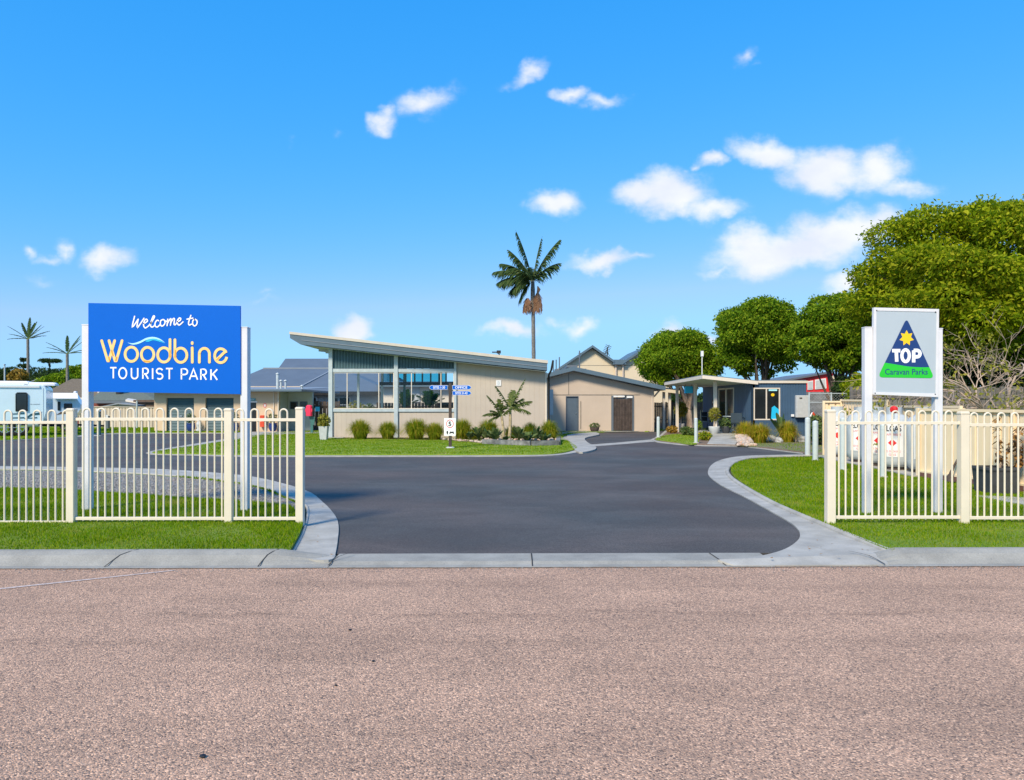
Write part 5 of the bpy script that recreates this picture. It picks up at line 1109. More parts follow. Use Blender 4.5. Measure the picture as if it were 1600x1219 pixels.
for i, (px, py, hp, wp, lab) in enumerate(((748, 689, 33, 34, 'strap-leaved plant with spreading blades, leftmost in the hall bed'), (774, 692, 30, 36, 'strap-leaved plant in front, left of the small palms'), (811, 692, 33, 40, 'pale-edged strap-leaved plant just right of the small palms'), (838, 691, 32, 36, 'broad-leaved plant between the strappy one and the end grass clump'), (790, 692, 14, 28, 'low dark plant at the foot of the small palms'), (760, 690, 26, 30, 'slim dark strap-leaved plant squeezed between the two leftmost strappy plants'), (824, 693, 24, 34, 'arching strappy plant in front of the gap between the two right-hand ones'), (850, 693, 22, 28, 'low broad-leaved plant at the foot of the end grass clump'), (734, 689, 20, 26, 'short strappy plant beside the low ragged grass clump'))):
    strap_plant(px, py, hp, wp, .08, lab, i + 5)
strap_plant(1221, 690.5, 60, 44, .08, 'tall bird of paradise plant in front of the office window', 31, 13, wide=.10)
# ---- bed edging and stones
mb = MB(); e = [G(700, 687.5, .08), G(755, 693.5, .08), G(830, 696.5, .08), G(872, 695.5, .08), G(873, 688, .08)]
for i, mt in ((1, None), (2, None), (3, None)):
    p, q_ = e[i], e[i + 1]; mb.bar((p.x, p.y, .16), (q_.x, q_.y, .16), .16, .18)
solo(mb, 'bed_edging', M['block_grey'], 'low grey sleeper edging along the hall garden bed', 'garden edging', tuple(e[2]))
bed = [G(525, 685, .085), G(700, 688, .085), G(756, 692.5, .085), G(830, 695.5, .085), G(871, 694.5, .085), G(872, 684, .085), G(525, 683.5, .085)]
mb = MB(); mb.prism([p + Vector((0, 0, .0)) for p in bed], .02); struct(mb, 'garden_bed', M['mulch'])
rr = random.Random(2); mb = MB()
for k in range(120):
    t = rr.random(); px = 690 + 180 * t; py = (688 + (px - 700) * .08 if px < 757 else 691.5) - rr.uniform(0, 1.8); c = G(px, py, .1); blob(mb, (c.x, c.y, .20 if px > 757 else .12), rr.uniform(.03, .08), k, .7, 5)
tag(mb.build('bed_stones', M['rock'], origin=tuple(G(780, 691, .1))), 'scattered cream stones along the edge of the hall garden bed', 'stones', kind='stuff')
# ---- palms
def frond(Vl, mb, base, az, el, L_, nlf, ll, rr, bend=1.0, rr_=.02, hang=.5, wdt=.05):
    d = Vector((math.cos(az) * math.cos(el), math.sin(az) * math.cos(el), math.sin(el))); p = Vector(base); pts = [p.copy()]; n = 10
    for i in range(n):
        p = p + d * L_ / n; d = (d + Vector((0, 0, -bend * .12 * (1 - .4 * d.z)))).normalized(); pts.append(p.copy())
    mb.tube(pts, [rr_ * (1 - .8 * i / n) for i in range(n + 1)], 5, cap=False)
    for k in range(nlf):
        t = .12 + .88 * k / nlf; f = t * n; i = min(int(f), n - 1); q = pts[i].lerp(pts[i + 1], f - i); tg_ = (pts[i + 1] - pts[i]).normalized(); sd_ = tg_.cross(Vector((0, 0, 1)))
        sd_ = sd_.normalized() if sd_.length > .05 else Vector((math.sin(az), -math.cos(az), 0))
        for sg in (-1, 1):
            l = ll * (math.sin(math.pi * (.15 + .8 * t)) ** .7) * rr.uniform(.75, 1.1); o = (sd_ * sg * .8 + tg_ * .75 + Vector((0, 0, -hang * rr.uniform(.2, 1.3)))).normalized()
            w_ = tg_ * wdt / 2; m_ = q + o * l * .55; e_ = q + o * l * 1.0 + Vector((0, 0, -hang * l * .25)); Vl += [q - w_, q + w_, m_ + w_, m_ - w_]; Vl += [m_ - w_, m_ + w_, e_ + w_ * .1, e_ - w_ * .1]
def palm(name, label, base, top, r0, r1, fr, L_, ll, seed, mats=('palm_trunk', 'leaf_palm'), nlf=34, bend=1.0, hang=.5, curve=0, wdt=.06, group=None):
    rr = random.Random(seed); root = thing(name, label, 'palm tree', tuple(base), group); base = Vector(base); top = Vector(top); mb = MB(); n = 26; pts = []; rs = []
    for i in range(n + 1):
        t = i / n; p = base.lerp(top, t) + Vector((curve * math.sin(math.pi * t), 0, 0)); pts.append(p); rs.append((r0 + (r1 - r0) * t) * (1.06 if i % 2 else .98))
    mb.tube(pts, rs, 12); mb.build('trunk', M[mats[0]], root); V = []; mb = MB()
    for f_ in fr: frond(V, mb, top, R(f_[0]), R(f_[1]), L_ * (f_[2] if len(f_) > 2 else rr.uniform(.85, 1.1)), nlf, ll, rr, bend, .03 if L_ > 1.5 else .012, hang, wdt)
    crown = mb.build('frond_stalks', M['leaf_strap'], root)
    o = np_obj('fronds', [tuple(v_) for v_ in V], 4, M[mats[1]], root, tuple(root.location)); o.location = (0, 0, 0)
    return root
# tall central palm with hanging seed clusters
dP = 58.0; base = (Xp(835, dP), dP, 0); top = (Xp(832.5, dP), dP, Zp(440, dP))
pl = palm('palm_tree', 'tall slender palm with orange seed clusters rising behind the hall roof', base, top, .16, .14,
     [(181, 77, 1.25), (5, 82, 1.05), (2, 67, 1.2), (8, 52, .8), (176, 64, .95), (184, 36, 1.0), (190, 22, .85), (170, 26, .9), (178, 48, .9), (200, 2, .6), (160, 8, .65), (250, 35, .6), (95, 55, .7), (188, -30, .55)], 3.3, 1.15, 5, nlf=62, bend=.95, hang=.8, wdt=.085)
mb = MB(); mb.tube([(top[0], dP, top[2] - 2.0), (top[0], dP, top[2] - .6), (top[0], dP, top[2] + .3)], [.18, .17, .1], 10); mb.build('crownshaft', M['palm_trunk'], pl)
rr = random.Random(4)
for (px, py, w_, hh) in ((824, 478, .22, 1.0), (840, 470, .24, 1.4)):
    c = W(px, py - 8, dP - .25); V = []
    for k in range(360):
        a_ = rr.uniform(0, 6.28); q = w_ * 1.3 * rr.random() ** .5; p = c + Vector((math.cos(a_) * q * .35, math.sin(a_) * q * .35, rr.uniform(-.1, .2))); e_ = p + Vector((math.cos(a_) * q, math.sin(a_) * q, -hh * rr.uniform(.25, 1.05))); t = Vector((.014, .006, 0)); V += [p - t, p + t, e_ + t, e_ - t]
    o = np_obj('seed_cluster', [tuple(v_) for v_ in V], 4, M['seed'], pl, tuple(pl.location)); o.location = (0, 0, 0)
mb = MB(); mb.tube([W(839, 462, dP - .3), W(842, 452, dP - .4), W(840, 447, dP - .4)], [.05, .14, .03], 8); mb.build('spathe', M['seed'], pl)
# the two palms at far left: stiff upright fronds
for (px, pt, pb, d, lab, sd_, fr_) in ((44.5, 530, 612, 72, 'taller palm at the far left, behind the first caravan', 3, [(178, 24), (182, 10), (150, 60), (110, 72), (70, 66), (40, 50), (5, 30), (350, 18), (60, 55), (200, 42), (90, 62)]), (106, 553, 612, 70, 'shorter palm between the two caravans and the blue sign', 9, [(178, 26), (184, 12), (120, 74), (60, 60), (35, 48), (8, 22), (352, 12), (50, 58), (196, 38)])):
    palm('palm_tree', lab, (Xp(px, d), d, 0), (Xp(px - 1, d), d, Zp(pt, d)), .15, .12, fr_, 2.2, .26, sd_, mats=('palm_trunk', 'leaf_dark'), nlf=36, bend=.35, hang=.25, wdt=.07)
# small twin palm in the hall bed: two stems, each a thing of its own
dS = G(790, 690, .08).y
palm('young_palm', 'young palm in the hall bed, the taller right-hand one of the pair', G(795, 691, .08), W(797, 640, dS), .07, .05, [(2, 70, 1.35), (178, 66, 1.1), (8, 38, .95), (350, 14, .85), (185, 40, .6), (60, 78, .8), (20, 52, .7)], 1.0, .33, 2, ('young_palm_trunk', 'leaf_young_palm'), 30, .75, .6, .03, .042)
palm('young_palm', 'young palm in the hall bed, the shorter left-hand one of the pair', G(787, 691, .08), W(784, 651, dS - .1), .06, .045, [(178, 66, 1.15), (172, 30, .9), (188, 8, .75), (10, 55, .7), (120, 78, .8), (200, 48, .6)], .9, .25, 6, ('young_palm_trunk', 'leaf_young_palm'), 28, 1.0, .6, .02, .042)
# potted palms behind the open bays
for (px, lab) in ((634, 'potted palm seen through the right bay, left one'), (671, 'potted palm seen through the right bay, behind the blue arrow sign')):
    c = Vector((Xp(px, 41.5), 41.5, .1)); palm('potted_palm', lab, c, (c.x, c.y, 1.35), .06, .05, [(k * 47 % 360, 48 + k * 37 % 40) for k in range(12)], .95, .42, px, ('bark', 'leaf_deep'), 22, .8, .3, 0, .05)
# ---- white planter and shrub at the hall's left corner
c = G(506, 687, .08); root = thing('tapered_planter', 'tall tapered white planter with a yellow-green shrub at the hall corner', 'potted plant', tuple(c))
d = c.y; wt, wb = 13.5 * d / F / 2, 9.5 * d / F / 2; zt = Zp(666, d); mb = MB()
mb.idx([(c.x + a_ * wb, c.y + b_ * wb, .06) for a_, b_ in ((-1, -1), (1, -1), (1, 1), (-1, 1))] + [(c.x + a_ * wt, c.y + b_ * wt, zt) for a_, b_ in ((-1, -1), (1, -1), (1, 1), (-1, 1))] + [(c.x + a_ * (wt - .04), c.y + b_ * (wt - .04), zt) for a_, b_ in ((-1, -1), (1, -1), (1, 1), (-1, 1))] + [(c.x + a_ * (wt - .05), c.y + b_ * (wt - .05), zt - .05) for a_, b_ in ((-1, -1), (1, -1), (1, 1), (-1, 1))],
       [(3, 2, 1, 0)] + [(i, (i + 1) % 4, 4 + (i + 1) % 4, 4 + i) for i in range(4)] + [(4 + i, 4 + (i + 1) % 4, 8 + (i + 1) % 4, 8 + i) for i in range(4)] + [(8 + i, 8 + (i + 1) % 4, 12 + (i + 1) % 4, 12 + i) for i in range(4)] + [(12, 13, 14, 15)])
mb.build('pot', M['planter_white'], root); puff(root, (c.x, c.y, zt + .22), .26, .25, .32, 420, .13, 'leaf_yellow', 8)
for i, (px, py, s_, lab) in enumerate(((556, 631, 1.0, 'yellow-green shrub behind the left bay glass, left one'), (578, 632, .8, 'pale shrub behind the left bay glass, right one'), (536, 634, .6, 'small yellow shrub low behind the left bay glass'))):
    c = W(px, py, 41.8); root = thing('garden_shrub', lab, 'shrub', (c.x, c.y, .05)); puff(root, (c.x, c.y, .9), .65 * s_, .5, .85 * s_, 900, .17, 'leaf_yellow' if i != 1 else 'leaf_strap', 70 + i, asp=.35)
    mb = MB(); mb.tube([(c.x, c.y, .05), (c.x, c.y, .8)], .04, 5); mb.build('stem', M['bark'], root)
# ---- signpost with arrows and the speed sign
c = G(703.5, 700, .08); d = c.y; root = thing('direction_signpost', 'timber post with blue arrow boards and a white 5 speed plate on the lawn', 'signpost', tuple(c))
w_ = 4.6 * d / F / 2; mb = MB(); mb.bbox(c.x - w_, c.x + w_, d - w_, d + w_, .03, Zp(599, d), .01); mb.build('post', M['timber_dark'], root)
def arrow(x0, x1, y0, y1, txt, right, mat):
    yb = d - w_ - .03; mb = MB(); m_ = (y0 + y1) / 2; r_ = 3.2
    p = [(x0, y0), (x1 - r_, y0), (x1 - .8, y0 + 1.6), (x1, m_), (x1 - .8, y1 - 1.6), (x1 - r_, y1), (x0, y1)] if right else [(x1, y1), (x0 + r_, y1), (x0 + .8, y1 - 1.6), (x0, m_), (x0 + .8, y0 + 1.6), (x0 + r_, y0), (x1, y0)]
    cx_, cy_ = (x0 + x1) / 2, m_; mb.prism([W(cx_ + (q[0] - cx_) * 1.02, cy_ + (q[1] - cy_) * 1.14, yb) for q in p][::-1], 0, down=(0, .02, 0)); a1 = mb.build('arrow_board', M['letter_white'], root)
    mb = MB(); mb.face([W(*q, yb - .003) for q in p][::-1]); mb.build('blue_face', M[mat], a1)
    mb = MB(); tw = (x1 - x0) * .66; s_ = d / F; o_ = W(cx_ - tw / 2 - (1 if right else -1), m_ + 1.9, yb - .006); text_into(mb, txt, tw * s_, 3.8 * s_, lambda p, o: o_ + Vector((p.x, 0, p.y)), off=.015); mb.build('lettering', M['letter_white'], a1)
arrow(671, 699, 602.5, 608.5, 'SITES 1-30', False, 'letter_blue' if 'letter_blue' in M else 'sign_blue')
arrow(707, 736, 602.5, 608.5, 'OFFICE', True, 'sign_blue'); arrow(707.5, 736, 611.5, 617.2, 'SITES 31-43', True, 'sign_blue')
yb = d - w_ - .02; mb = MB(); mb.prism([W(694, 653.5, yb), W(694, 681, yb), W(712, 681, yb), W(712, 653.5, yb)], 0, down=(0, .015, 0)); pt_ = mb.build('speed_plate', M['letter_white'], root)
s_ = d / F; cc = W(703, 662.3, yb - .004); mb = MB(); n = 28
for k in range(n):
    a0, a1 = 2 * math.pi * k / n, 2 * math.pi * (k + 1) / n; r0, r1 = 5.8 * s_, 4.9 * s_; P2 = lambda r_, a_: cc + Vector((r_ * math.cos(a_), 0, r_ * 1.12 * math.sin(a_))); mb.face([P2(r0, a0), P2(r0, a1), P2(r1, a1), P2(r1, a0)])
mb.build('red_ring', M['red'], pt_)
mb = MB(); o_ = W(700.6, 666, yb - .005); text_into(mb, '5', 4.6 * s_, 7.2 * s_, lambda p, o: o_ + Vector((p.x, 0, p.y)), off=.03)
def icon(pts, dx=0, dy=0): mb.face([W(p[0] + dx, p[1] + dy, yb - .005) for p in pts])
icon([(698, 673.3), (699.8, 673.3), (700.3, 676), (699.4, 678.8), (698.4, 678.8), (697.6, 676)][::-1])
icon([(702, 678), (703.2, 674), (704.3, 674.6), (707.3, 674.6), (708.3, 673.8), (709.8, 678), (708.4, 678), (707.4, 676.9), (704.2, 676.9), (703.2, 678)][::-1])
mb.build('lettering', M['black'], pt_)
mb = MB(); mb.lathe((c.x, d, .04), [(.16, 0), (.15, .06), (.1, .08)], 12); mb.build('footing', M['planter_white'], root)
# ---- hose reel under a pink cover, wall hydrant, notices by the timber fence
c = G(485, 676, .09); root = thing('hose_reel_stand', 'green post with a bright pink covered reel in front of the dark timber fence', 'hose reel', tuple(c)); d = c.y
mb = MB(); mb.box(c.x + .02, c.x + .14, d - .05, d + .05, .05, Zp(635, d)); mb.prism([(c.x - .06, d - .06, Zp(650, d)), (c.x + .24, d - .06, Zp(652, d)), (c.x + .2, d - .06, Zp(664, d)), (c.x + .05, d - .06, Zp(664, d))][::-1], 0, down=(0, .12, 0)); mb.build('post', M['post_green'], root)
mb = MB(); r_ = .30; mb.tube([(c.x - .03, d - .22, Zp(641, d)), (c.x - .03, d - .02, Zp(641, d))], r_ * .6, 16); mb.bbox(c.x - .18, c.x + .13, d - .24, d - .01, Zp(650, d), Zp(633, d), .06); mb.build('cover', M['pink'], root)
for k, (px, lab) in enumerate(((478, 'small pale blue notice on the dark fence, left of the pink reel'), (496, 'small blue notice on the dark fence, right of the pink reel'))):
    mb = MB(); c = W(px, 639, 41.85); mb.box(c.x - .13, c.x + .13, 41.84, 41.88, c.z - .14, c.z + .12); solo(mb, 'notice', M['letter_cyan' if k else 'letter_cyan_pale'], lab, 'notice', tuple(c))
# ================================================================== garage and laundry block
D3 = 40.0; X = lambda px: Xp(px, D3)
Z = lambda py: Zp(py, D3)
gb_ = thing('garage_block', 'low cream amenities block with two teal roller doors and a flat blue-edged roof', 'building', (X(340), D3, .08))
for (a_, b_, zb) in ((241, 260, .05), (260, 303, Z(622)), (303, 321, .05), (321, 365, Z(622)), (365, 387, .05), (387, 400.5, Z(629)), (400.5, 436, .05)):
    mb = MB(); mb.box(X(a_), X(b_), D3, D3 + .2, zb, Z(612)); mb.build('wall', M['toilet_cream'], gb_)
mb = MB(); mb.box(X(241), X(241) + .2, D3 + .2, D3 + 7, .05, Z(612)); mb.build('wall', M['toilet_cream'], gb_)
mb = MB(); mb.box(X(436) , X(476), D3 + 1.6, D3 + 1.8, .05, Z(612)); mb.box(X(436) - .2, X(436), D3 + .2, D3 + 1.6, .05, Z(612)); mb.build('wall', M['soffit'], gb_)
for (a_, b_) in ((260, 303), (321, 365)):
    mb = MB(); n = 22; z0, z1 = .06, Z(622)
    for k in range(n):
        za, zb = z0 + (z1 - z0) * k / n, z0 + (z1 - z0) * (k + 1) / n
        mb.face([(X(a_), D3 + .14, za), (X(b_), D3 + .14, za), (X(b_), D3 + .115, (za + zb) / 2), (X(a_), D3 + .115, (za + zb) / 2)]); mb.face([(X(a_), D3 + .115, (za + zb) / 2), (X(b_), D3 + .115, (za + zb) / 2), (X(b_), D3 + .14, zb), (X(a_), D3 + .14, zb)])
    dr = mb.build('roller_door', M['garage_teal'], gb_)
    mb = MB(); mb.box((X(a_) + X(b_)) / 2 - .06, (X(a_) + X(b_)) / 2 + .06, D3 + .09, D3 + .113, .85, .93); mb.build('handle', M['alloy'], dr)
mb = MB(); mb.box(X(387), X(400.5), D3 + .1, D3 + .14, .06, Z(629)); mb.build('door', M['dark_pane'], gb_)
mb = MB(); mb.box(X(387), X(402), D3 - .03, D3 - .001, Z(629), Z(627)); mb.build('lintel', M['label_white'], gb_)
mb = MB(); mb.box(X(386.5), X(399.5), D3 - .03, D3 - .001, Z(626.2), Z(622.5)); sg = mb.build('name_sign', M['sky_teal'], gb_)
mb = MB(); text_into(mb, 'LAUNDRY', .36, .075, lambda p, o: Vector((X(387.8) + p.x, D3 - .036, Z(625.4) + p.y)), off=.01); mb.build('lettering', M['label_white'], sg)
mb = MB(); n = 12; mb.face([(X(414) + .09 * math.cos(2 * math.pi * k / n), D3 - .01, Z(633.5) + .13 * math.sin(2 * math.pi * k / n)) for k in range(n)][::-1][::-1]); mb.build('wall_notice', M['red_text'], gb_)
mb = MB(); mb.face([(X(414) + .05 * math.cos(2 * math.pi * k / n), D3 - .013, Z(633.5) + .08 * math.sin(2 * math.pi * k / n)) for k in range(n)]); mb.build('wall_notice', M['label_white'], gb_)
for (a_, b_) in ((441, 451), (457, 466)):
    mb = MB(); mb.box(X(a_) - .05, X(b_) + .05, D3 + 1.56, D3 + 1.6, Z(640), Z(627.5)); wn = mb.build('window', M['roof_slate'], gb_)
    mb = MB(); mb.box(X(a_), X(b_), D3 + 1.53, D3 + 1.56, Z(639), Z(628.5)); mb.build('pane', M['dark_pane'], wn)
mb = MB(); mb.box(X(232), X(477), D3 - .7, D3 + 8, Z(612), Z(609)); rf = mb.build('roof', M['roof_slate'], gb_)
mb = MB(); mb.prism([(X(234), D3 - .6, Z(609) + .01), (X(474), D3 - .6, Z(609) + .01), (X(474), D3 + 8, Z(600)), (X(234), D3 + 8, Z(600))], .02); mb.build('roof_sheet', M['gray_roof_pale'], rf)
mb = MB(); mb.tube([(X(435.5), D3 - .06, .08), (X(435.5), D3 - .06, Z(612))], .04, 6); mb.tube([(X(428), D3 - .03, Z(655)), (X(428), D3 - .03, Z(613))], .03, 6); mb.build('downpipe', M['trim_cream'], gb_)
for k, (px, pt) in enumerate(((415.5, 585), (421, 596), (428.5, 596), (455.5, 604))):
    mb = MB(); mb.tube([(X(px), D3 + 2, Z(609)), (X(px), D3 + 2, Zp(pt, 42))], .09 if k == 0 else .06, 8); mb.lathe((X(px), D3 + 2, Zp(pt, 42)), [(.11, 0), (.13, .03), (.02, .1)], 8); mb.build('flue', M['galv'], gb_)
c = Vector((X(411.5), D3 - .2, Z(664))); root = thing('fire_hose_cabinet', 'bright red fire hose cabinet on the cream amenities wall', 'fire hose cabinet', c)
mb = MB(); mb.bbox(c.x - .12, c.x + .12, D3 - .22, D3 - .01, Z(667), Z(658.5), .02); mb.bbox(c.x - .12, c.x + .12, D3 - .22, D3 - .01, Z(657.5), Z(649), .02); mb.build('cabinet', M['fire_red'], root)
mb = MB(); mb.box(c.x + .122, c.x + .19, D3 - .18, D3 - .01, Z(664), Z(650)); mb.build('bracket', M['timber_dark'], root)
def blue_pot(px, lab, s_=1):
    c = Vector((X(px), D3 - .5, .09)); root = thing('blue_pot', lab, 'potted plant', c, 'glazed blue pots along the amenities block')
    mb = MB(); mb.lathe(tuple(c), [(.13, 0), (.2, .12), (.22, .3), (.2, .4), (.23, .44), (.19, .44)], 14); mb.build('pot', M['pot_blue'], root)
    puff(root, (c.x, c.y, .09 + .44 + .25 * s_), .24, .2, .3 * s_, 160, .16, 'leaf_strap', int(px), asp=.3); mb = MB(); mb.tube([c + Vector((0, 0, .42)), c + Vector((0, 0, .7))], .02, 5); mb.build('stem', M['bark_pale'], root)
blue_pot(304.5, 'glazed blue pot between the two teal roller doors'); blue_pot(372, 'glazed blue pot beside the right white sign post'); blue_pot(431, 'glazed blue pot at the right corner of the cream amenities wall')
c = Vector((X(316), D3 - .45, .09)); root = thing('garden_statue', 'small pale figure-shaped ornament by the left roller door pillar', 'ornament', c); mb = MB(); mb.lathe(tuple(c), [(.14, 0), (.16, .08), (.08, .15), (.13, .3), (.12, .45), (.06, .5), (.08, .58), (.02, .66)], 12); mb.build('figure', M['planter_white'], root)
# cream panel fence left of the garages
root = steel_fence('pale pink-cream panel fence left of the garage block, farther section', [((Xp(125, 46), 46), (Xp(246, 46), 46), Zp(636, 46), Zp(637, 46), (0, -1))], .05)
for o in kids(root): o.data.materials[0] = M['fence_pink']
root = thing('shed', 'low shed with a pale shallow gable roof behind the pink-cream fence', 'shed', (Xp(186, 48), 48, .0))
mb = MB(); q = [W(158, 636, 48), W(184, 630.6, 48), W(213, 634, 48), W(213, 636, 48), W(213, 648, 48), W(158, 648, 48)]; mb.prism(q, 0, down=(0, 4, 0)); mb.build('wall', M['fence_pink'], root)
mb = MB(); q = [W(156, 635.4, 47.8), W(184, 629.6, 47.8), W(215, 632.6, 47.8), W(215, 634.4, 47.8), W(184, 631.6, 47.8), W(156, 637.2, 47.8)]; mb.prism(q, 0, down=(0, 4.5, 0)); mb.build('roof', M['gray_roof_pale'], root)
mb = MB(); mb.tube([(Xp(214, 45), 45, .05), (Xp(214, 45), 45, Zp(626, 45))], .05, 6); solo(mb, 'pole', M['galv'], 'thin pale pole in front of the panel fence, left of the garage block', 'pole', (Xp(214, 45), 45, .05))
c = G(154.5, 679, .08); root = thing('power_bollard', 'slim dark green service post on the far verge, left of the two', 'post', tuple(c)); mb = MB(); mb.bbox(c.x - .07, c.x + .07, c.y - .07, c.y + .07, .05, Zp(643, c.y), .02); mb.build('post', M['post_green'], root); mb = MB(); mb.lathe((c.x, c.y, Zp(643, c.y)), [(.1, 0), (.1, .1), (.03, .14)], 10); mb.build('cap', M['label_white'], root)
c = G(168, 670, .08); root = thing('meter_post', 'grey service post with a pale head near the pink-cream fence', 'post', tuple(c)); mb = MB(); mb.bbox(c.x - .1, c.x + .1, c.y - .1, c.y + .1, .05, Zp(650, c.y), .02); mb.build('post', M['gray_roof'], root); mb = MB(); mb.bbox(c.x - .09, c.x + .09, c.y - .13, c.y - .1, Zp(655, c.y), Zp(648, c.y), .02); mb.build('meter', M['label_white'], root)
# ================================================================== houses at left and behind
def hip_house(name, label, d, dep, wall_q, roof_poly, wmat, rmat, zt=None):
    pass
hs = thing('brick_house', 'low red brick house with a brown tiled roof behind the caravans and the sign', 'house', (Xp(150, 56), 56, 0))
mb = MB(); mb.box(Xp(60, 56), Xp(156, 56), 56, 64, 0, Zp(621, 56)); mb.build('wall', M['brick_red'], hs)
mb = MB(); e0, e1 = W(55, 621, 55.4), W(158, 621, 55.4); r0, r1 = W(112, 592, 61), W(146, 592, 61); k0, k1 = Vector((e0.x, 66, e0.z)), Vector((e1.x, 66, e1.z))
mb.idx([e0, e1, r1, r0, k0, k1], [(0, 1, 2, 3), (1, 5, 2), (0, 3, 4), (3, 2, 5, 4), (0, 4, 5, 1)]); mb.build('roof', M['brown_tile'], hs)
mb = MB(); mb.bar(e0 + Vector((0, 0, -.12)), e1 + Vector((0, 0, -.12)), .08, .22); mb.build('fascia', M['trim_cream'], hs)
mb = MB(); mb.bar(e1 + Vector((0, -.05, .04)), r1 + Vector((0, -.05, .05)), .16, .10); mb.build('hip_tiles', M['trim_cream'], hs)
hs = thing('olive_roof_house', 'house with an olive-grey tiled roof and dark carport beneath, directly under the blue sign', 'house', (Xp(200, 52), 52, 0))
e0, e1 = W(140, 626, 51.4), W(247, 626, 51.4); r0, r1 = W(165, 604, 57), W(205, 604, 57)
mb = MB(); k0, k1 = Vector((e0.x, 62, e0.z)), Vector((e1.x, 62, e1.z)); mb.idx([e0, e1, r1, r0, k0, k1], [(0, 1, 2, 3), (1, 5, 2), (0, 3, 4), (3, 2, 5, 4), (0, 4, 5, 1)]); mb.build('roof', M['olive_tile'], hs)
mb = MB(); mb.bar(e0 + Vector((0, 0, -.1)), e1 + Vector((0, 0, -.1)), .1, .18); mb.build('gutter', M['gray_roof'], hs)
mb = MB(); mb.box(Xp(190, 52), Xp(245, 52), 52.5, 60, 0, Zp(627, 52)); mb.build('wall', M['timber_dark'], hs)
mb = MB(); mb.box(Xp(140, 52), Xp(190, 52), 52.3, 60, 0, Zp(627, 52)); mb.build('brick_wall', M['brick_red'], hs)
mb = MB(); mb.box(Xp(215, 49), Xp(246, 49), 48.8, 49, Zp(637, 49), Zp(628.5, 49)); mb.box(Xp(213, 49), Xp(248, 49), 48.6, 51, Zp(628.3, 49), Zp(625, 49)); mb.build('carport_front', M['timber_brown'], hs)
mb = MB(); mb.lathe(tuple(W(187, 612, 54)), [(.25, -.2), (.25, .3), (.3, .32), (.05, .55)], 10); mb.build('roof_vent', M['joint'], hs)
mb = MB(); mb.prism([W(196, 624.5, 48.9), W(213, 627.5, 48.9), W(213, 624.3, 50), W(200, 622.3, 50)], .12); mb.build('verandah_roof', M['trim_cream'], hs)
# grey-roofed complex behind the amenities block
hs = thing('grey_roof_house', 'large house with stepped slate-grey hip roofs, seen left of the hall', 'house', (Xp(500, 52), 52, 0))
dA = 52
mb = MB(); mb.box(Xp(466, dA), Xp(606, dA), dA, dA + 12, 0, Zp(614, dA)); mb.build('wall', M['planter_white'], hs)
mb = MB(); e0, e1 = W(455, 612, dA - .7), W(612, 612, dA - .7); r0, r1 = W(520, 578, dA + 5), W(536, 578, dA + 5); k0, k1 = Vector((e0.x, 66, e0.z)), Vector((e1.x, 66, e1.z))
mb.idx([e0, e1, r1, r0, k0, k1], [(0, 1, 2, 3), (1, 5, 2), (0, 3, 4), (3, 2, 5, 4), (0, 4, 5, 1)]); mb.build('roof', M['gray_roof'], hs)
mb = MB(); mb.bar(e0 + Vector((0, 0, -.1)), e1 + Vector((0, 0, -.1)), .1, .22); mb.build('gutter', M['joint'], hs)
mb = MB(); mb.bar(e0 + Vector((.1, 0, .05)), r0, .14, .08); mb.build('hip_cap', M['gray_roof_pale'], hs)
mb = MB(); e0, e1 = W(340, 606, 56), W(620, 606, 56); r0, r1 = W(412, 575.5, 62), W(600, 575.5, 62); k0, k1 = Vector((e0.x, 72, e0.z)), Vector((e1.x, 72, e1.z))
mb.idx([e0, e1, r1, r0, k0, k1], [(0, 1, 2, 3), (1, 5, 2), (0, 3, 4), (3, 2, 5, 4), (0, 4, 5, 1)]); mb.build('roof', M['gray_roof'], hs)
mb = MB(); mb.box(Xp(352, 57), Xp(610, 57), 57, 71, 0, Zp(606.5, 57)); mb.build('wall', M['planter_white'], hs)
mb = MB(); mb.bar(r0, r1, .25, .1); mb.build('ridge_cap', M['gray_roof_pale'], hs)
mb = MB(); e0, e1 = W(434, 577, 62.6), W(625, 577, 62.6); r0, r1 = W(446, 560.5, 66), W(610, 560.5, 66); k0, k1 = Vector((e0.x, 72, e0.z)), Vector((e1.x, 72, e1.z))
mb.idx([e0, e1, r1, r0, k0, k1], [(0, 1, 2, 3), (1, 5, 2), (0, 3, 4), (3, 2, 5, 4), (0, 4, 5, 1)]); mb.build('roof', M['gray_roof'], hs)
for (a_, b_) in ((476, 481), (484, 494), (520, 528), (531, 546)):
    mb = MB(); mb.box(Xp(a_, dA) - .08, Xp(b_, dA) + .08, dA - .06, dA - .005, Zp(633, dA), Zp(621, dA)); wn = mb.build('window', M['label_white'], hs)
    mb = MB(); mb.box(Xp(a_, dA), Xp(b_, dA), dA - .08, dA - .061, Zp(632, dA), Zp(622, dA)); mb.build('pane', M['dark_pane'], wn)
mb = MB(); mb.box(Xp(466, 47), Xp(524, 47), 46, 50, Zp(638, 47), Zp(633.5, 47)); mb.build('awning', M['joint'], hs)
mb = MB()
for k in range(6): mb.box(Xp(389 + k * 13.3, 50), Xp(400 + k * 13.3, 50), 50, 50.12, Zp(606.5, 50), Zp(604.8, 50))
mb.box(Xp(387, 50), Xp(468, 50), 50.2, 50.3, Zp(610, 50), Zp(603.5, 50)); mb.build('parapet', M['fence_pink'], hs)
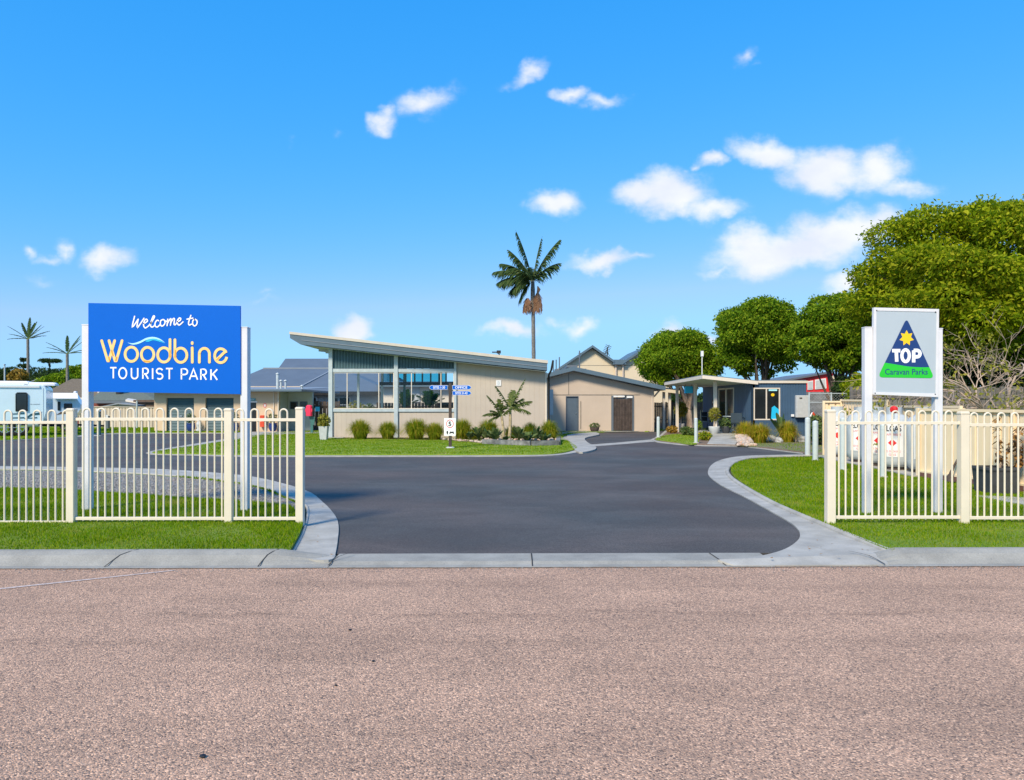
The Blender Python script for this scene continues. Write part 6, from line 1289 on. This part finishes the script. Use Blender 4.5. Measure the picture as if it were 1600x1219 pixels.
# cream house seen through the hall
hs = thing('cream_house', 'cream-walled single-storey house seen through the open bays of the hall', 'house', (Xp(660, 50), 50, 0))
mb = MB(); mb.box(Xp(596, 50), Xp(760, 50), 50, 58, 0, Zp(602, 50)); mb.build('wall', M['trim_cream'], hs)
mb = MB(); mb.prism([W(590, 602, 49.4), W(765, 602, 49.4), W(765, 596, 54), W(590, 596, 54)], .1); mb.build('roof', M['roof_slate'], hs)
mb = MB(); mb.box(Xp(642, 50), Xp(656, 50), 49.9, 49.98, Zp(628, 50), Zp(604, 50)); mb.build('shutter', M['planter_white'], hs)
# red upper-storey building and pale houses at right
dR = 46
hs = thing('red_building', 'grey block building with a bright red upper storey and white-framed windows', 'building', (Xp(1280, dR), dR, 0))
mb = MB(); mb.prism([W(1190, 640, dR), W(1190, 601, dR), W(1296, 582, dR), W(1303, 582, dR), W(1296, 612, dR), W(1296, 640, dR)][::-1], 0, down=(0, 7, 0)); mb.build('upper_wall', M['red'], hs)
mb = MB(); mb.prism([W(1188, 600, dR - .2), W(1297, 580.5, dR - .2), W(1304, 580.5, dR - .2), W(1304, 583, dR - .2), W(1296, 583.5, dR - .2), W(1188, 603, dR - .2)], 0, down=(0, 7.4, 0)); mb.build('roof', M['gray_roof'], hs)
mb = MB(); mb.box(Xp(1190, dR), Xp(1299, dR), dR - .15, dR - .02, 0, Zp(612.5, dR)); mb.build('wall', M['block_grey'], hs)
mb = MB(); mb.box(Xp(1296.5, dR), Xp(1305, dR), dR - .3, dR + 6, 0, Zp(588, dR)); mb.build('side_wall', M['house_cream'], hs)
for q in (((1262, 596), (1270.5, 594.5), (1270.5, 608.5), (1262, 609.5)), ((1273.5, 593.5), (1290.5, 591), (1291.5, 607), (1273.5, 608.5))):
    mb = MB(); mb.prism([W(a_, b_, dR - .05) for a_, b_ in q][::-1], 0, down=(0, .04, 0)); wn = mb.build('window', M['label_white'], hs)
    cx_ = sum(p[0] for p in q) / 4; cy_ = sum(p[1] for p in q) / 4; mb = MB(); mb.face([W(cx_ + (p[0] - cx_) * .84, cy_ + (p[1] - cy_) * .8, dR - .07) for p in q][::-1]); mb.build('pane', M['planter_white'], wn)
hs = thing('white_gable_house', 'pale house with a low dark-edged roof between the tree and the triangle sign', 'house', (Xp(1335, 52), 52, 0))
mb = MB(); mb.prism([W(1310, 640, 52), W(1310, 598, 52), W(1320, 588, 52), W(1352, 606, 52), W(1352, 640, 52)][::-1], 0, down=(0, 7, 0)); mb.build('wall', M['trim_cream'], hs)
mb = MB(); mb.prism([W(1318, 586, 51.6), W(1356, 607, 51.6), W(1356, 610, 51.6), W(1318, 589, 51.6)], 0, down=(0, 8, 0)); mb.build('roof', M['gray_roof'], hs)
mb = MB(); mb.prism([W(1326, 595, 60), W(1380, 590, 60), W(1380, 620, 60), W(1326, 620, 60)][::-1], 0, down=(0, 5, 0)); mb.build('wall', M['label_white'], hs)
mb = MB(); mb.prism([W(1324, 593.5, 59.6), W(1382, 588, 59.6), W(1382, 590.5, 59.6), W(1324, 596, 59.6)], 0, down=(0, 5.6, 0)); mb.build('roof', M['roof_slate'], hs)
# wire mesh fence beside the office
root = thing('mesh_fence', 'galvanised wire mesh fence with pipe rails right of the office', 'fence', (Xp(1262, 27), 27, .08))
xa, xb = Xp(1264, 27.5), Xp(1372, 27.5); zt = Zp(615, 27.5); y = 27.5
for px in (1264.5, 1299, 1335, 1371): mb = MB(); mb.tube([(Xp(px, y), y, .05), (Xp(px, y), y, zt + .04)], .032, 8); mb.build('post', M['galv'], root)
for z in (zt, Zp(629, y)): mb = MB(); mb.tube([(xa, y, z), (xb, y, z)], .022, 6); mb.build('rail', M['galv'], root)
V = []; s_ = .11; k = -int((zt) / s_) - 1
x = xa - zt
while x < xb:
    for sg in (1, -1):
        p0 = x if sg == 1 else x + zt; a0, a1 = p0, p0 + sg * zt; t0, t1 = 0, 1
        lo, hi = max(xa, min(a0, a1)), min(xb, max(a0, a1))
        if hi > lo:
            f0, f1 = (lo - a0) / (a1 - a0), (hi - a0) / (a1 - a0); z0, z1 = .08 + f0 * (zt - .08), .08 + f1 * (zt - .08); w_ = .0028
            V += [(lo, y + .001 * sg, z0 - w_), (hi, y + .001 * sg, z1 - w_), (hi, y + .001 * sg, z1 + w_), (lo, y + .001 * sg, z0 + w_)]
    x += s_
o = np_obj('wire_mesh', V, 4, M['galv'], root, tuple(root.location)); o.location = (0, 0, 0)
root = thing('hose_hook', 'orange and white hose looped on the mesh fence above the bollards', 'hose', tuple(W(1270, 650, 27.3)))
mb = MB(); mb.tube([W(1266, 657, 27.3), W(1267, 649, 27.3), W(1269.5, 645, 27.3)], .03, 6); mb.build('white_hose', M['label_white'], root)
mb = MB(); mb.tube([W(1269.5, 645, 27.3), W(1272, 648, 27.3), W(1271, 655, 27.3), W(1269, 651, 27.3)], .05, 6); mb.build('orange_hose', M['fire_red'], root)
paling('tall dark timber fence behind the steel fence at the right edge', (Xp(1330, 23.6), 23.6), (Xp(2300, 22.6), 22.6), 2.1, 'timber_grey', pitch=.16)
# ================================================================== caravans
def wheel(par, x, y, z, r, w_=.2):
    mb = MB(); prof = [(r * .62, -w_ / 2), (r * .94, -w_ / 2), (r, -w_ * .3), (r, w_ * .3), (r * .94, w_ / 2), (r * .62, w_ / 2)]
    n = 22; vs = [(x + a_ * math.cos(2 * math.pi * k / n), y + b_, z + a_ * math.sin(2 * math.pi * k / n)) for a_, b_ in prof for k in range(n)]
    mb.idx(vs, [(i * n + k, i * n + (k + 1) % n, (i + 1) * n + (k + 1) % n, (i + 1) * n + k) for i in range(5) for k in range(n)], True); wh = mb.build('wheel', M['rubber'], par)
    mb = MB()
    for k in range(6):
        a_ = 2 * math.pi * k / 6; mb.bar((x, y - w_ * .42, z), (x + r * .6 * math.cos(a_), y - w_ * .42, z + r * .6 * math.sin(a_)), r * .16, .03)
    mb.tube([(x, y - w_ * .5, z), (x, y - w_ * .3, z)], r * .2, 10)
    vs = [(x + a_ * math.cos(2 * math.pi * k / n), y - w_ * .45, z + a_ * math.sin(2 * math.pi * k / n)) for a_ in (r * .56, r * .64) for k in range(n)]; mb.idx(vs, [(k, (k + 1) % n, n + (k + 1) % n, n + k) for k in range(n)])
    mb.build('rim', M['alloy'], wh)
_Xp = Xp
def turned(xc, dc, cth=.9026, sth=.4305):
    def f(px, d_):
        if abs(d_ - dc) > 1: return _Xp(px, d_)
        u_ = (px - CX) / F; s_ = (dc * u_ - xc) / (sth * u_ - cth); return xc - s_
    return f
def turn_about(root, xc, dc, th=25.5):
    v_ = Vector((root.location.x - xc, root.location.y - dc, 0)); v_.rotate(Matrix.Rotation(R(th), 3, 'Z')); root.location = (xc + v_.x, dc + v_.y, root.location.z); root.rotation_euler = (0, 0, R(th))
d = 34.2; xc = _Xp(72, d); Xp = turned(xc, d); x0, x1 = Xp(-140, d), Xp(72, d); zb, zt = Zp(659, d), Zp(602, d)
cv = thing('caravan', 'large pale blue-white caravan with a tall dark window and teal stripes, nearest the left edge', 'caravan', ((x0 + x1) / 2, d, .08))
rr_ = .22; prof = [(x0, zb), (x1 - .12, zb), (x1, zb + .5)] + [(x1 - .0 - rr_ + rr_ * math.cos(a_), zt - rr_ + rr_ * math.sin(a_)) for a_ in (0, .5, 1, 1.57)] + [(x0, zt)]
mb = MB(); mb.prism([(p[0], d, p[1]) for p in prof][::-1], 0, down=(0, 2.4, 0)); mb.build('body', M['van_white'], cv)
mb = MB(); mb.box(x0, x1 - .25, d - .05, d - .001, Zp(606, d), Zp(603, d)); mb.build('awning_roll', M['label_white'], cv)
mb = MB(); mb.box(Xp(67.2, d), Xp(67.8, d), d - .012, d - .001, zb, Zp(606.5, d)); mb.build('corner_strip', M['panel_grey'], cv)
mb = MB(); mb.bbox(Xp(24.5, d), Xp(43.5, d), d - .05, d - .001, Zp(642.5, d), Zp(613.5, d), .06); wn = mb.build('window', M['joint'], cv)
mb = MB(); mb.box(Xp(26, d), Xp(42, d), d - .06, d - .051, Zp(641, d), Zp(615, d)); mb.build('pane', M['dark_pane'], wn)
mb = MB()
for q in ([(18, 646), (38, 645), (38, 647), (18, 647.5)], [(18, 652), (38, 651.5), (38, 653.5), (18, 653.5)], [(38, 654), (48, 646.5), (66, 643.5), (62, 648), (50, 649), (40, 656)], [(44, 653), (58, 651.5), (58, 653.5), (44, 654)]): mb.face([(Xp(a_, d), d - .012, Zp(b_, d)) for a_, b_ in q][::-1])
mb.build('stripe_decal', M['decal_teal'], cv)
mb = MB()
for q in ([(47, 631), (50, 631), (50, 632.2), (47, 632.2)], [(51, 631.2), (62, 631), (62, 632), (51, 632.2)]): mb.face([(Xp(a_, d), d - .012, Zp(b_, d)) for a_, b_ in q][::-1])
mb.build('script_decal', M['panel_grey'], cv)
mb = MB(); mb.box(x0, x1 - .3, d + .05, d + 2.3, zb - .16, zb); mb.build('chassis', M['rubber'], cv)
mb = MB(); mb.box(Xp(2, d), Xp(36, d), d - .04, d - .001, Zp(660, d), Zp(657, d)); mb.build('wheel_trim', M['joint'], cv)
for px in (7.5, 29): wheel(cv, Xp(px, d), d + .16, .08 + .40, .40)
for (px, w_, h_) in ((17, .65, .2), (58, .7, .15)): mb = MB(); mb.bbox(Xp(px, d) - w_, Xp(px, d) + w_, d + .7, d + 1.6, zt - .005, zt + h_, .08); mb.build('roof_hatch', M['label_white'], cv)
mb = MB(); mb.bar((x1 - .3, d + 1.2, .55), (x1 + 1.2, d + 1.2, .50), .1, .12); mb.tube([(x1 + 1.1, d + 1.2, .5), (x1 + 1.1, d + 1.2, .1)], .04, 6); mb.build('drawbar', M['rubber'], cv)
mb = MB(); mb.tube([(Xp(43, d), d + .1, Zp(662, d)), (Xp(60, d), d + .1, Zp(662, d))], .17, 12); mb.build('water_tank', M['panel_grey'], cv)
turn_about(cv, xc, d)
d = 39.0; xc = _Xp(126, d); Xp = turned(xc, d); x0, x1 = Xp(76, d), Xp(126, d); zb, zt = Zp(661, d), Zp(614.5, d)
cv = thing('caravan', 'smaller pale caravan with two dark windows, beside the left white sign post', 'caravan', ((x0 + x1) / 2, d, .08))
prof = [(x0, zb), (x1 - .5, zb), (x1, zb + .75), (x1, zt - .6), (x1 - .35, zt), (x0, zt), (x0 - .12, zt - .2)]
mb = MB(); mb.prism([(p[0], d, p[1]) for p in prof][::-1], 0, down=(0, 2.3, 0)); mb.build('body', M['van_pale'], cv)
mb = MB(); mb.prism([(Xp(80, d), d - .02, zt + .01), (Xp(121, d), d - .02, zt + .01), (Xp(123, d), d - .35, zt - .27), (Xp(80, d), d - .35, zt - .27)][::-1], .03); mb.build('awning', M['label_white'], cv)
for (a_, b_, c_, e_) in ((90, 94.5, 641, 627.5), (100, 113, 638.5, 630.5)):
    mb = MB(); mb.bbox(Xp(a_, d), Xp(b_, d), d - .04, d - .001, Zp(c_, d), Zp(e_, d), .03); wn = mb.build('window', M['joint'], cv)
    mb = MB(); mb.box(Xp(a_ + .7, d), Xp(b_ - .7, d), d - .05, d - .041, Zp(c_ - 1, d), Zp(e_ + 1, d)); mb.build('pane', M['dark_pane'], wn)
mb = MB(); mb.face([(Xp(a_, d), d - .012, Zp(b_, d)) for a_, b_ in [(88, 648), (95, 643.5), (112, 645), (103, 646.5), (94, 647)]][::-1]); mb.build('stripe_decal', M['timber_brown'], cv)
mb = MB(); mb.box(x0, x1 - .5, d + .05, d + 2.2, zb - .14, zb); mb.bar((x1 - .6, d + 1.1, zb - .1), (x1 + 1.1, d + 1.1, zb - .2), .1, .1); mb.build('chassis', M['rubber'], cv)
wheel(cv, Xp(104, d), d + .14, .08 + .34, .34); mb = MB(); mb.bbox(Xp(112, d), Xp(117, d), d + .9, d + 1.5, zt - .005, zt + .12, .03); mb.build('roof_hatch', M['label_white'], cv)
turn_about(cv, xc, d); Xp = _Xp

# ================================================================== trees
def clumps_crown(root, cs, nleaf, size, mat, seed, asp=.42, droop=.45, name='crown', up=.25):
    rg = np.random.default_rng(seed); cs = np.array(cs, float); wts = (cs[:, 3] * cs[:, 4]); wts /= wts.sum(); Vs = []
    for c, w_ in zip(cs, wts):
        n = int(nleaf * w_); dd = rg.normal(size=(n, 3)); dd[:, 2] += up; dd /= np.linalg.norm(dd, axis=1, keepdims=True); r = rg.uniform(.45, 1.06, n) ** .5; k_ = rg.random(n) < .10; r = np.where(k_, rg.uniform(1.0, 1.32, n), r)
        P = c[:3] + dd * np.array([c[3], c[3], c[4]]) * r[:, None]; Vs.append(leaves_np(P, dd, size, asp, rg, droop))
    V = np.concatenate(Vs); o = np_obj(name, V, 4, M[mat], root, tuple(root.location)); o.location = (0, 0, 0); return o
def crown_clumps(c, rx, ry, rz, n, cr, seed, flat=.62, low=-.6):
    rr = random.Random(seed); out = []
    for i in range(n):
        z = 1 - (1 - low) * (i + .5) / n; a_ = i * 2.39996 + rr.uniform(-.4, .4); q = math.sqrt(max(0, 1 - z * z)); k = rr.uniform(.74, .96)
        out.append((c[0] + rx * q * math.cos(a_) * k, c[1] + ry * q * math.sin(a_) * k, c[2] + rz * z * k, cr * rr.uniform(.75, 1.25), cr * flat * rr.uniform(.8, 1.2)))
    for i in range(max(3, n // 5)):
        out.append((c[0] + rx * rr.uniform(-.45, .45), c[1] + ry * rr.uniform(-.45, .45), c[2] + rz * rr.uniform(-.3, .4), cr * 1.15, cr * .9))
    return out
def tree(name, label, px, pyc, d, rx, rz, n, cr, nleaf, size, mat, seed, trunks=1, tr=.16, group=None, low=-.6, ry=None, barkm='bark', flat=.62, pbase=None, extra=(), cat='tree', droop=.45):
    c = W(px, pyc, d); base = Vector((Xp(pbase if pbase else px, d), d, .0)); root = thing(name, label, cat, tuple(base), group); cs = crown_clumps(c, rx, ry or rx * .85, rz, n, cr, seed, flat, low) + [tuple(W(e[0], e[1], d + e[2])) + (e[3], e[3] * flat) for e in extra]
    rr = random.Random(seed + 1); mb = MB(); fork = base.lerp(c, .35 if trunks == 1 else .12); fork.z = max(.4, c.z - rz * (1.15 if trunks == 1 else 1.9))
    fork.z = max(.3, min(fork.z, 2.2)); 
    mb.tube([base + Vector((0, 0, -.05)), base.lerp(fork, .5) + Vector((rr.uniform(-.05, .05), 0, 0)), fork], [tr * 1.35, tr * 1.05, tr], 10)
    tgt = sorted(cs, key=lambda q: q[2])[::max(1, len(cs) // (9 if trunks == 1 else 14))]
    for t in tgt:
        e = Vector(t[:3]); m1 = fork.lerp(e, .45) + Vector((rr.uniform(-.25, .25), rr.uniform(-.25, .25), .1 * (e - fork).length)); mb.tube([fork - Vector((0, 0, .1)), fork.lerp(m1, .5) + Vector((rr.uniform(-.1, .1), 0, .1)), m1, m1.lerp(e, .6), e], [tr * .62, tr * .5, tr * .36, tr * .2, tr * .06], 7)
    mb.build('trunk', M[barkm], root); clumps_crown(root, cs, nleaf, size, mat, seed, droop=droop); return root
tree('broadleaf_tree', 'big golden-green spreading tree at the right edge, tallest of all', 1585, 465, 27, 5.3, 3.1, 84, 1.0, 230000, .165, 'leaf_gold', 11, tr=.34, low=-.85, flat=.55, pbase=1610,
     extra=((1372, 430, 0, 1.0), (1400, 370, .5, 1.1), (1452, 350, 0, 1.1), (1530, 352, 0, 1.2), (1600, 345, .5, 1.2), (1700, 345, 0, 1.4), (1362, 480, .6, 1.1), (1390, 520, 1, 1.3), (1440, 540, 1.5, 1.4), (1500, 560, 2, 1.4), (1560, 570, 2, 1.4), (1640, 560, 2, 1.5), (1382, 400, 0, .6), (1420, 480, -2.2, 1.0), (1480, 470, -3, 1.1), (1540, 500, -3.4, 1.1), (1470, 520, -2, 1.1), (1600, 480, -3.6, 1.2), (1500, 420, -3, 1.1), (1560, 430, -3.5, 1.1), (1440, 410, -2, 1.0)))
tree('broadleaf_tree', 'round dark green tree just left of the triangle sign', 1306, 527, 36, 1.7, 2.0, 30, .68, 60000, .17, 'leaf_deep', 21, trunks=2, tr=.13, low=-.8, extra=((1335, 500, 0, .6), (1345, 545, 0, .6), (1330, 572, 0, .5), (1268, 560, 0, .5)))
tree('broadleaf_tree', 'round dense tree directly behind the blue office', 1188, 525, 40, 2.2, 2.0, 34, .78, 70000, .17, 'leaf_deep', 31, trunks=2, tr=.15, low=-.8, extra=((1140, 560, 0, .6), (1225, 570, 0, .6), (1165, 580, 0, .5), (1200, 583, 0, .4)))
tree('broadleaf_tree', 'lower bright green tree between the twin gables and the office porch', 1062, 562, 44, 2.1, 1.6, 28, .8, 56000, .17, 'leaf_deep', 41, trunks=2, tr=.17, low=-.8, pbase=1078, barkm='bark_pale', extra=((1025, 575, 0, .6), (1100, 565, 0, .7), (1095, 590, 0, .5), (1040, 595, -.5, .45)))
for i, (px, py, d, rx, rz, n_, mt_, lab) in enumerate(((1385, 620, 25, 1.1, .55, 7000, 'leaf_gold', 'golden-green hedge shrub seen low between the white sign posts, left one'), (1440, 618, 25.3, 1.0, .5, 6000, 'leaf_deep', 'green hedge shrub seen low between the white sign posts, right one'), (1334, 618, 30, .8, .75, 6000, 'leaf_dark', 'dark shrub behind the wire mesh fence'),
        (1352, 612, 28.5, .7, .8, 4500, 'leaf_gold', 'yellow-green shrub right of the dark one behind the mesh fence'), (1500, 590, 26, 1.5, 1.1, 9000, 'leaf_dark', 'dark shrubbery behind the bare branches, left part'), (1580, 590, 26, 1.6, 1.2, 9000, 'leaf_dark', 'dark shrubbery behind the bare branches, right part'), (1285, 672, 26.6, .5, .5, 2500, 'leaf_strap', 'grey-green bush at the foot of the mesh fence'))):
    c = W(px, py, d); root = thing('hedge_shrub', lab, 'shrub', (c.x, c.y, .05)); clumps_crown(root, crown_clumps(c, rx, rx * .7, rz, 12, rx * .4, 60 + i, .8, -.95), n_, .14, mt_, 80 + i, name='foliage')
    mb = MB(); mb.tube([(c.x, c.y, .0), (c.x + .05, c.y, c.z)], .06, 6); mb.build('trunk', M['bark'], root)
# bare, sprawling shrub with a few yellow leaves
root = thing('bare_shrub', 'sprawling leafless shrub with pale twisting branches behind the cream fence', 'shrub', (Xp(1582, 17.5), 17.5, .1)); rr = random.Random(17); mb = MB(); tips = []
def grow(p, d, l, r, dep):
    pts = [p.copy()]; n = 5
    for i in range(n):
        p = p + d * l / n; d = (d + Vector((rr.uniform(-.28, .28), rr.uniform(-.2, .2), rr.uniform(-.22, .16)))).normalized(); pts.append(p.copy())
    mb.tube(pts, [r * (1 - .45 * i / n) for i in range(n + 1)], 6 if r > .015 else 4, cap=False)
    if dep == 0: tips.append(p.copy()); return
    for k in range(3 if dep > 2 else rr.choice((2, 3))):
        q = pts[rr.randint(2, n)]; nd_ = (d + Vector((rr.uniform(-1.0, .75), rr.uniform(-.5, .5), rr.uniform(-.65, .6)))).normalized(); grow(q.copy(), nd_, l * rr.uniform(.62, .86), r * .58, dep - 1)
for k, (dx, dz) in enumerate(((-.9, .85), (-.45, 1.1), (.1, 1.2), (.5, 1.0), (-1.1, .5), (-.7, 1.0), (.8, .9), (-.2, 1.3), (-1.2, .8))): grow(Vector((Xp(1582, 17.5) + rr.uniform(-.15, .15), 17.5, .1 if k < 4 else .8)), Vector((dx, rr.uniform(-.3, .3), dz)).normalized(), 1.5, .045, 5 if k < 6 else 4)
mb.build('branches', M['bark_pale'], root); tp = rr.sample(tips, min(len(tips), 240)); rg = np.random.default_rng(8); P = np.concatenate([np.array(t)[None] + rg.normal(size=(12, 3)) * .08 for t in tp]); dd = rg.normal(size=P.shape); dd /= np.linalg.norm(dd, axis=1, keepdims=True)
o = np_obj('leaves', leaves_np(P, dd, .10, .5, rg), 4, M['leaf_yellow'], root, tuple(root.location)); o.location = (0, 0, 0)
# far trees at the left
for i, (px, py, d, rx, rz, mt_, lab) in enumerate(((14, 592, 100, 1.9, 1.6, 'leaf_dark', 'dark rounded tree at the far left horizon'), (29, 590, 70, .75, .75, 'leaf_autumn', 'small golden-yellow tree above the large caravan'), (62, 592, 110, 2.6, 1.3, 'leaf_dark', 'dark low tree between the two palms, left part'), (84, 594, 95, 2.2, 1.1, 'leaf_dark', 'wide dark tree under the small pine at left'), (90, 598, 80, 1.6, 1.0, 'leaf_deep', 'mid green rounded tree in front of the dark ones at left'), (120, 588, 90, 1.6, 1.2, 'leaf_deep', 'green tree top just left of the blue sign'), (392, 600, 110, 1.6, 1.2, 'leaf_dark', 'small dark treetop just right of the blue sign'))):
    tree('distant_tree', lab, px, py, d, rx, rz, 14, rx * .42, 5200, .30, mt_, 200 + i, tr=.15, low=-.7, group='trees on the left horizon')
def pine(px, pt, pb, d, label, spread, seed, umbrella=False):
    base = Vector((Xp(px, d), d, 0)); zt = Zp(pt, d); root = thing('norfolk_pine', label, 'pine tree', tuple(base)); mb = MB(); mb.tube([base, base + Vector((0, 0, zt))], [.25, .06], 8); mb.build('trunk', M['bark'], root)
    cs = []; rr = random.Random(seed); z = zt - .3; k = 0
    while z > zt * .45:
        q = spread * (.35 + .65 * min(1, k / 4)) * rr.uniform(.75, 1.1)
        if umbrella: q = spread if k == 0 else (spread * .5 if z < zt * .66 else .12)
        for a_ in range(7):
            t = a_ * .9 + rr.random(); cs.append((base.x + math.cos(t) * q * .6, d + math.sin(t) * q * .6, z - q * .12, q * .42, .32))
        z -= .95; k += 1
    clumps_crown(root, cs, 3200, .28, 'leaf_dark', seed)
pine(37, 559, 600, 120, 'tiered norfolk pine silhouette left of the taller palm', 1.6, 5); pine(77.5, 559, 600, 120, 'umbrella-topped pine silhouette between the two palms', 1.8, 6, True)
hs = thing('white_house', 'tiny white gabled house on the horizon above the large caravan', 'house', (Xp(58, 90), 90, 0)); mb = MB(); mb.prism([W(46, 606, 90), W(46, 597, 90), W(55, 594, 90), W(60, 592, 90), W(66, 598, 90), W(66, 606, 90)][::-1], 0, down=(0, 5, 0)); mb.build('wall', M['label_white'], hs)
mb = MB(); mb.prism([W(45, 597, 89.7), W(60, 591, 89.7), W(67, 598, 89.7), W(67, 599, 89.7), W(60, 592.6, 89.7), W(45, 598, 89.7)], 0, down=(0, 5.6, 0)); mb.build('roof', M['gray_roof_pale'], hs)
mb = MB(); mb.box(Xp(58.5, 90), Xp(61.5, 90), 89.9, 89.98, Zp(597.5, 90), Zp(595, 90)); mb.build('window', M['dark_pane'], hs)
mb = MB(); mb.tube([W(7.2, 640, 60), W(7.2, 570, 60)], .06, 6); mb.box(Xp(6.4, 60), Xp(8, 60), 59.9, 60.1, Zp(570.5, 60), Zp(569, 60)); solo(mb, 'light_pole', M['galv'], 'thin pale light pole at the extreme left above the caravan', 'pole', (Xp(7.2, 60), 60, 0))
c = W(1097, 586, 31); root = thing('roof_mast', 'thin white mast with a small box standing above the office porch roof', 'mast', tuple(c)); mb = MB(); mb.tube([c, W(1097, 552, 31)], .02, 6); mb.build('mast', M['label_white'], root); mb = MB(); x_ = Xp(1097, 31); mb.box(x_ - .05, x_ + .05, 30.95, 31.05, Zp(557, 31), Zp(548.5, 31)); mb.build('box', M['label_white'], root)
# far tree belt closing the horizon outside the pictured part
V = []; rg = np.random.default_rng(77); n = 60000
a_ = rg.uniform(-R(100), R(100), n); d_ = 190 + rg.uniform(-8, 8, n); zz = rg.uniform(0, 1, n) ** .8 * (4.0 + 1.2 * np.sin(a_ * 40) + .9 * np.sin(a_ * 97 + 1)); P = np.stack([d_ * np.sin(a_), d_ * np.cos(a_), zz], 1); dd = rg.normal(size=P.shape); dd /= np.linalg.norm(dd, axis=1, keepdims=True)
tag(np_obj('far_woodland', leaves_np(P, dd, 1.6, .6, rg), 4, M['leaf_dark']), 'distant dark line of trees along the horizon', 'woodland', kind='stuff')
